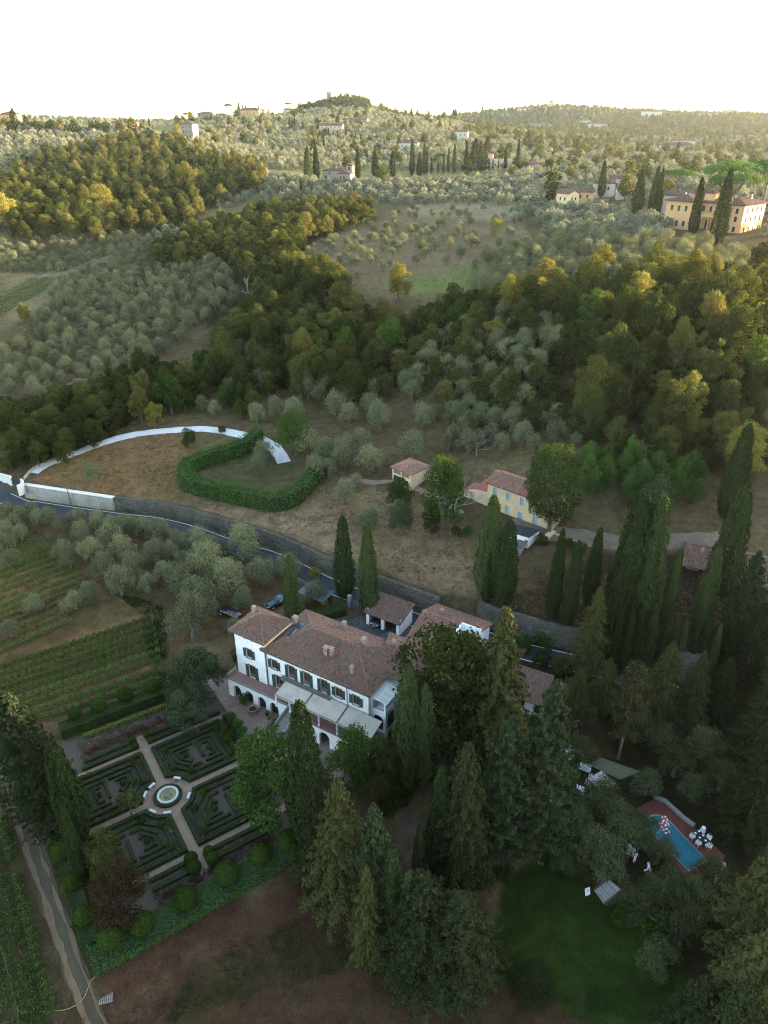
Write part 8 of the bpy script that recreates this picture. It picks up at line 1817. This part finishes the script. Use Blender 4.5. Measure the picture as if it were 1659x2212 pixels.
p = zA(288, 1150, GZ + .03); R = root("terracotta_vat", (p[0], p[1], GZ + .03), 0, "large round brick vat standing in the middle of the forecourt", "vat"); m = MB(); m.lathe([(.6, 0), (.72, .3), (.74, .8), (.80, .82), (.80, .95), (.66, .95), (.62, .6)], seg=22); m.build("bowl", M["terracotta"], R, True); m = MB(); m.lathe([(.001, .7), (.64, .7)], seg=22); m.build("filling", M["dark"], R)
BULB = []
for nm, col in (("bulb_warm", (1, .75, .4)), ("bulb_red", (1, .12, .08)), ("bulb_white", (.9, .92, 1)), ("bulb_orange", (1, .4, .1))):
    mm, nt_, out_ = newmat(nm); em = nd(nt_, "ShaderNodeEmission"); em.inputs[0].default_value = rgba(col); em.inputs[1].default_value = .09; nt_.links.new(em.outputs[0], out_.inputs[0]); BULB.append(mm)
_bm = []
for mm in BULB: m = MB(); m.lathe([(.002, -.05), (.03, -.035), (.04, 0), (.025, .04), (.002, .05)], seg=8); _bm.append(mb_mesh(m, "bulb", mm))
def string(pts, n, lab, seed):
    r = random.Random(seed); P = [np.array(zA(*q)) for q in pts]; L = np.concatenate([[0], np.cumsum([np.linalg.norm(P[i + 1] - P[i]) for i in range(len(P) - 1)])]); o = P[0]; R = empty("string_light", tuple(o)); tag(R, lab, "string light", "coloured string lights over the forecourt")
    def q(t):
        s = t * L[-1]; i = min(len(P) - 2, int(np.searchsorted(L, s, side='right')) - 1); f = (s - L[i]) / (L[i + 1] - L[i]); return P[i] + (P[i + 1] - P[i]) * f - np.array([0, 0, .35 * 4 * f * (1 - f)]) - o
    m = MB(); m.tube([q(t) for t in np.linspace(0, 1, 40)], .006, 4); m.build("cable", M["metal"], R)
    for k in range(n): b = link(bpy.data.objects.new("bulb", _bm[r.choice([0, 0, 1, 2, 2, 3])]), R); b.location = tuple(q((k + .5) / n) - np.array([0, 0, .08]))
for k, (pts, n, lab) in enumerate([([(-30, 1010, 3.6), (130, 985, 3.8), (300, 930, 4.4)], 8, "string of coloured bulbs from the tower terrace to the garden edge"), ([(60, 1110, 3.6), (140, 1075, 3.7), (330, 1040, 3.8), (440, 1010, 4.2)], 11, "string of coloured bulbs along the arcade over the pots"), ([(150, 1205, 3.6), (275, 1170, 3.5), (390, 1120, 3.7), (490, 1060, 4.2)], 11, "string of coloured bulbs over the brick vat"), ([(310, 1335, 3.5), (345, 1300, 3.5), (385, 1240, 3.6), (450, 1120, 3.9)], 13, "string of coloured bulbs across the middle of the forecourt"), ([(440, 1340, 3.4), (560, 1300, 3.4), (700, 1240, 3.6)], 9, "string of coloured bulbs in front of the villa stairs"), ([(880, 1260, 3.6), (1000, 1280, 3.6), (1100, 1320, 3.6)], 9, "string of coloured bulbs under the right awnings")]): string(pts, n, lab, k)

# ------------------------------------------------------------------ cars
def car(p, rz, lab, roofglass=False):
    R = root("parked_car", tuple(p), rz, lab, "car"); b = bmesh.new()
    # cross sections along the length: x, half width, sill, shoulder, roof height, roof half width
    S = [(-2.28, .72, .42, .62, .64, .66), (-2.15, .86, .28, .80, .84, .74), (-1.5, .92, .24, .92, .98, .76), (-.75, .93, .24, .95, 1.05, .76), (-.15, .93, .24, .96, 1.42, .64), (.5, .93, .24, .96, 1.52, .66), (1.2, .93, .24, .96, 1.50, .66), (1.85, .92, .26, .95, 1.25, .66), (2.2, .86, .34, .85, .95, .72), (2.3, .76, .45, .70, .74, .68)]
    rings = []
    for (x, w_, s, sh, rf, rw_) in S: rings.append([b.verts.new(q) for q in ((x, -w_ * .92, s), (x, -w_, (s + sh) / 2), (x, -w_ * .97, sh), (x, -rw_, rf), (x, -rw_ * .5, rf + .03), (x, rw_ * .5, rf + .03), (x, rw_, rf), (x, w_ * .97, sh), (x, w_, (s + sh) / 2), (x, w_ * .92, s))])
    for a, c in zip(rings[:-1], rings[1:]):
        for k in range(9): b.faces.new((a[k], c[k], c[k + 1], a[k + 1]))
        b.faces.new((a[9], c[9], c[0], a[0]))
    b.faces.new(rings[0]); b.faces.new(rings[-1][::-1]); bmesh.ops.recalc_face_normals(b, faces=b.faces[:]); me = bpy.data.meshes.new("car_body"); b.to_mesh(me); b.free(); me.materials.append(M["carpaint"]); me.polygons.foreach_set("use_smooth", [True] * len(me.polygons)); link(bpy.data.objects.new("body", me), R)
    def pane(name, q, mt="glass"): m = MB(); m.poly(q); m.build(name, M[mt], R)
    pane("windscreen", [(-.72, -.70, 1.10), (-.72, .70, 1.10), (-.17, .60, 1.44), (-.17, -.60, 1.44)]); pane("rear_window", [(2.14, .66, 1.02), (2.14, -.66, 1.02), (1.88, -.58, 1.28), (1.88, .58, 1.28)])
    for s in (-1, 1):
        for x0, x1 in ((-.05, .62), (.72, 1.5)): m = MB(); m.poly([(x0, .905 * s, 1.02), (x1, .905 * s, 1.02), (x1 - .05, .70 * s, 1.42), (x0 + .12, .70 * s, 1.42)][::s]); m.build("side_window", M["glass"], R)
        for x in (-1.45, 1.4):
            m = MB(); m.tube([(x, s * .95, .33), (x, s * .72, .33)], .33, 16); ty = m.build("wheel", M["tyre"], R); m = MB(); m.tube([(x, s * .96, .33), (x, s * .94, .33)], .2, 12); m.build("rim", M["greystone"], ty)
        m = MB(); m.box((-2.2, s * .6, .70), (.12, .3, .12)); m.build("headlight", M["white"], R); m = MB(); m.box((2.25, s * .6, .80), (.1, .3, .12)); m.build("tail_light", M["redplastic"], R)
        m = MB(); m.tube([(-.1, s * .62, 1.50), (1.5, s * .62, 1.55)], .025, 5); m.build("roof_rail", M["greystone"], R)
    m = MB(); m.box((-2.27, 0, .5), (.04, .5, .12)); m.build("number_plate", M["white"], R)
    if roofglass: pane("roof_window", [(.1, -.5, 1.54), (.1, .5, 1.54), (1.0, .5, 1.565), (1.0, -.5, 1.565)], "pooltile")
p = W(600, 1306); car(p, math.radians(38), "black estate car with turquoise roof window beside the lone cypress", True)
p = W(498, 1330); car(p, math.radians(-35), "black car parked under the olives left of the villa tower")
q = vw(12.3, 22.6); car((q[0], q[1], 4.53), _va + math.radians(90), "dark car parked inside the open garage")
# ------------------------------------------------------------------ poles, wires and odd things
def pole(px, py, h, lab, lamp=False):
    p = W(px, py); R = root("road_pole", tuple(p), 0, lab, "pole"); m = MB(); m.tube([(0, 0, -.3), (0, 0, h)], [.09, .06], 6); m.build("shaft", M["zinc"], R)
    m = MB(); m.box((.25 if lamp else 0, 0, h), (.5, .16, .08)); m.build("lamp_head" if lamp else "crossarm", M["zinc"], R); return np.array([p[0], p[1], p[2] + h])
a = pole(153, 1092, 5.5, "thin dark pole on the pale boundary wall by the road"); b_ = pole(336, 1116, 5.5, "thin pole against the dark retaining wall, left one"); pole(497, 1160, 4.5, "street lamp on the road below the retaining wall", True); pole(655, 1224, 4.2, "street lamp near the gate cypresses", True); c_ = pole(592, 1245, 4.5, "wire pole among the olives beside the road")
m = MB(); pts = [a + (c_ - a) * t - np.array([0, 0, 2.2 * t * (1 - t)]) for t in np.linspace(0, 1, 24)]; m.tube(pts, .022, 4); wr = m.build("overhead_wire", M["greystone"]); tag(wr, "single overhead wire sagging across the olives along the road", "wire")
p = W(229, 2157); R = root("wooden_pallet", tuple(p), .25, "small wooden pallet lying at the corner of the bare field", "pallet")
for k in range(7): m = MB(); m.box((-.6 + .2 * k, 0, .13), (.14, 1.1, .03)); m.build("slat", M["palebark"], R)
for y in (-.45, 0, .45): m = MB(); m.box((0, y, .06), (1.4, .1, .1)); m.build("bearer", M["palebark"], R)
hs = [W(*q) for q in [(36,2182),(60,2188),(90,2187),(118,2185),(150,2180),(175,2165),(188,2145),(195,2120),(206,2112)]]; C = resample(hs, .6); m = MB(); m.tube([(q[0], q[1], gz(q[0], q[1]) + .12) for q in C], .035, 5); ho = m.build("irrigation_hose", surf("yellow_hose", (.26, .18, .06), (.3, .22, .08), 3, .6)); tag(ho, "yellow irrigation hose curling over the track end at lower left", "hose")
hs = [W(*q) for q in [(-5,2030),(10,2070),(25,2130),(38,2180),(45,2230)]]; C = resample(hs, .6); m = MB(); m.tube([(q[0], q[1], gz(q[0], q[1]) + .5) for q in C], .03, 5); ho = m.build("support_wire", M["palebark"]); tag(ho, "pale support wire along the vines at the lower left edge", "wire")
p = W(820, 1055 + 62 * 0); R = root("log", tuple(W(732, 1112)), .6, "crooked dead branch lying on the mown field", "log"); m = MB(); m.tube([(-1.2, 0, .15), (-.4, .25, .3), (.3, -.1, .25), (1.2, .2, .15)], [.12, .14, .1, .05], 6); m.build("limb", M["bark"], R); m = MB(); m.tube([(-.4, .25, .3), (-.1, .7, .5)], [.08, .03], 5); m.build("twig", M["bark"], R)
p = W(1594, 1075); R = root("white_kiosk", tuple(p), .2, "small white cabinet on a post at the right edge", "cabinet"); m = MB(); m.box((0, 0, 1.3), (.8, .7, 1.9)); m.build("body", M["white"], R); m = MB(); m.box((0, 0, 2.32), (1.0, .9, .12)); m.build("cap", M["greystone"], R); m = MB(); m.box((0, -.36, 1.5), (.5, .03, .9)); m.build("door", M["zinc"], R)
# ------------------------------------------------------------------ tufts of grass and weeds on the near ground
M["drygrass"] = leafmat("dry_grass", (.10, .075, .042), (.165, .125, .07), .2, None)
M["dullgrass"] = leafmat("dull_grass", (.035, .028, .017), (.06, .046, .027), .2, None)
def tufts(name, pix, n, mat, h, lab, seed, size=.3):
    poly = [q[:2] for q in Ws(pix)]; A = np.array(poly); r = np.random.default_rng(seed); C = r.uniform(A.min(0), A.max(0), (n * 3, 2)); C = C[inside(C, poly)][:n]
    w = _wave(C, 8, 4, 20, 1, seed); C = C[w + r.normal(0, .5, len(C)) > -.2]
    m = 4; P = np.repeat(C, m, 0) + r.normal(0, .12, (len(C) * m, 2)); z = ground_z(P) + h * .35
    V, Q = leaf_quads(r, np.column_stack([P, z]), r.normal(0, 1, (len(P), 3)) * [1, 1, .3], size, .35, .3, 1.2)
    o = link(bpy.data.objects.new(name, mesh_np(name, V, Q, mat))); tag(o, lab, "grass", None, "stuff")
tufts("dry_grass", [(200,2212),(230,2090),(420,1990),(640,1900),(720,1880),(850,2040),(920,2212),(900,2330),(200,2330)], 1800, M["dullgrass"], .15, "sparse dry grass on the bare field at the bottom", 1, .18)
tufts("weeds", [(350,2230),(420,2090),(640,1990),(760,2030),(800,2230)], 2000, M["grassblade"], .2, "green weeds in the middle of the bare field", 2, .2)
tufts("dry_grass", [(380,1085),(420,1040),(600,1100),(720,1010),(830,1060),(1000,1150),(1030,1290),(900,1270),(700,1200),(540,1140)], 5000, M["drygrass"], .2, "mown dry grass of the field above the road wall", 3, .32)
tufts("dry_grass", [(60,1040),(245,1072),(380,1085),(420,1000),(390,935),(300,940),(150,985)], 2500, M["drygrass"], .2, "dry stubble in the orange field inside the white track", 4, .3)
tufts("weeds", [(100,1020),(245,1060),(400,1070),(410,960),(250,970)], 700, M["grassblade"], .2, "green weeds dotted over the orange field", 5, .35)
tufts("dry_grass", [(0,1085),(420,1140),(640,1240),(600,1290),(480,1380),(360,1400),(290,1290),(0,1180)], 5000, M["drygrass"], .25, "dry grass under the olives beside the road", 6, .3)
tufts("weeds", [(230,1270),(350,1310),(375,1480),(330,1480),(310,1330)], 2600, M["grassblade"], .4, "rank green weeds at the right end of the vine rows", 7, .4)
tufts("weeds", [(100,1820),(140,1830),(235,2075),(215,2115),(150,1990)], 1500, M["grassblade"], .3, "grass verge between the dirt track and the hedge", 8, .3)
tufts("lawn_grass", [(1085,1905),(1150,1855),(1195,1838),(1310,1928),(1420,1995),(1465,2062),(1440,2212),(1180,2260),(1062,2100)], 12000, M["lawnblade"], .05, "short mown grass of the dark green lawn", 9, .13)
tufts("dry_grass", [(1030,1310),(1100,1230),(1300,1200),(1600,1230),(1659,1400),(1300,1370)], 3500, M["drygrass"], .2, "dry grass of the shaded cypress lawn above the stone wall", 10, .3)
# ------------------------------------------------------------------ evening haze
_m, _nt2, _out = newmat("haze_air")
_pv = nd(_nt2, "ShaderNodeVolumePrincipled"); _pv.inputs["Density"].default_value = 0.000045; _pv.inputs["Color"].default_value = (1.0, .95, .88, 1); _pv.inputs["Anisotropy"].default_value = .85
_nt2.links.new(_pv.outputs[0], _out.inputs["Volume"])
_hz = MB(); _hz.box((0, (GY[0] + GY[-1]) / 2, (float(GZS.min()) + 174) / 2 - 1), (GX[-1] - GX[0] + 400, GY[-1] - GY[0] + 400, 176 - float(GZS.min())))
haze = _hz.build("haze", _m); tag(haze, "pale warm evening haze lying over the hills", "haze", None, "stuff")
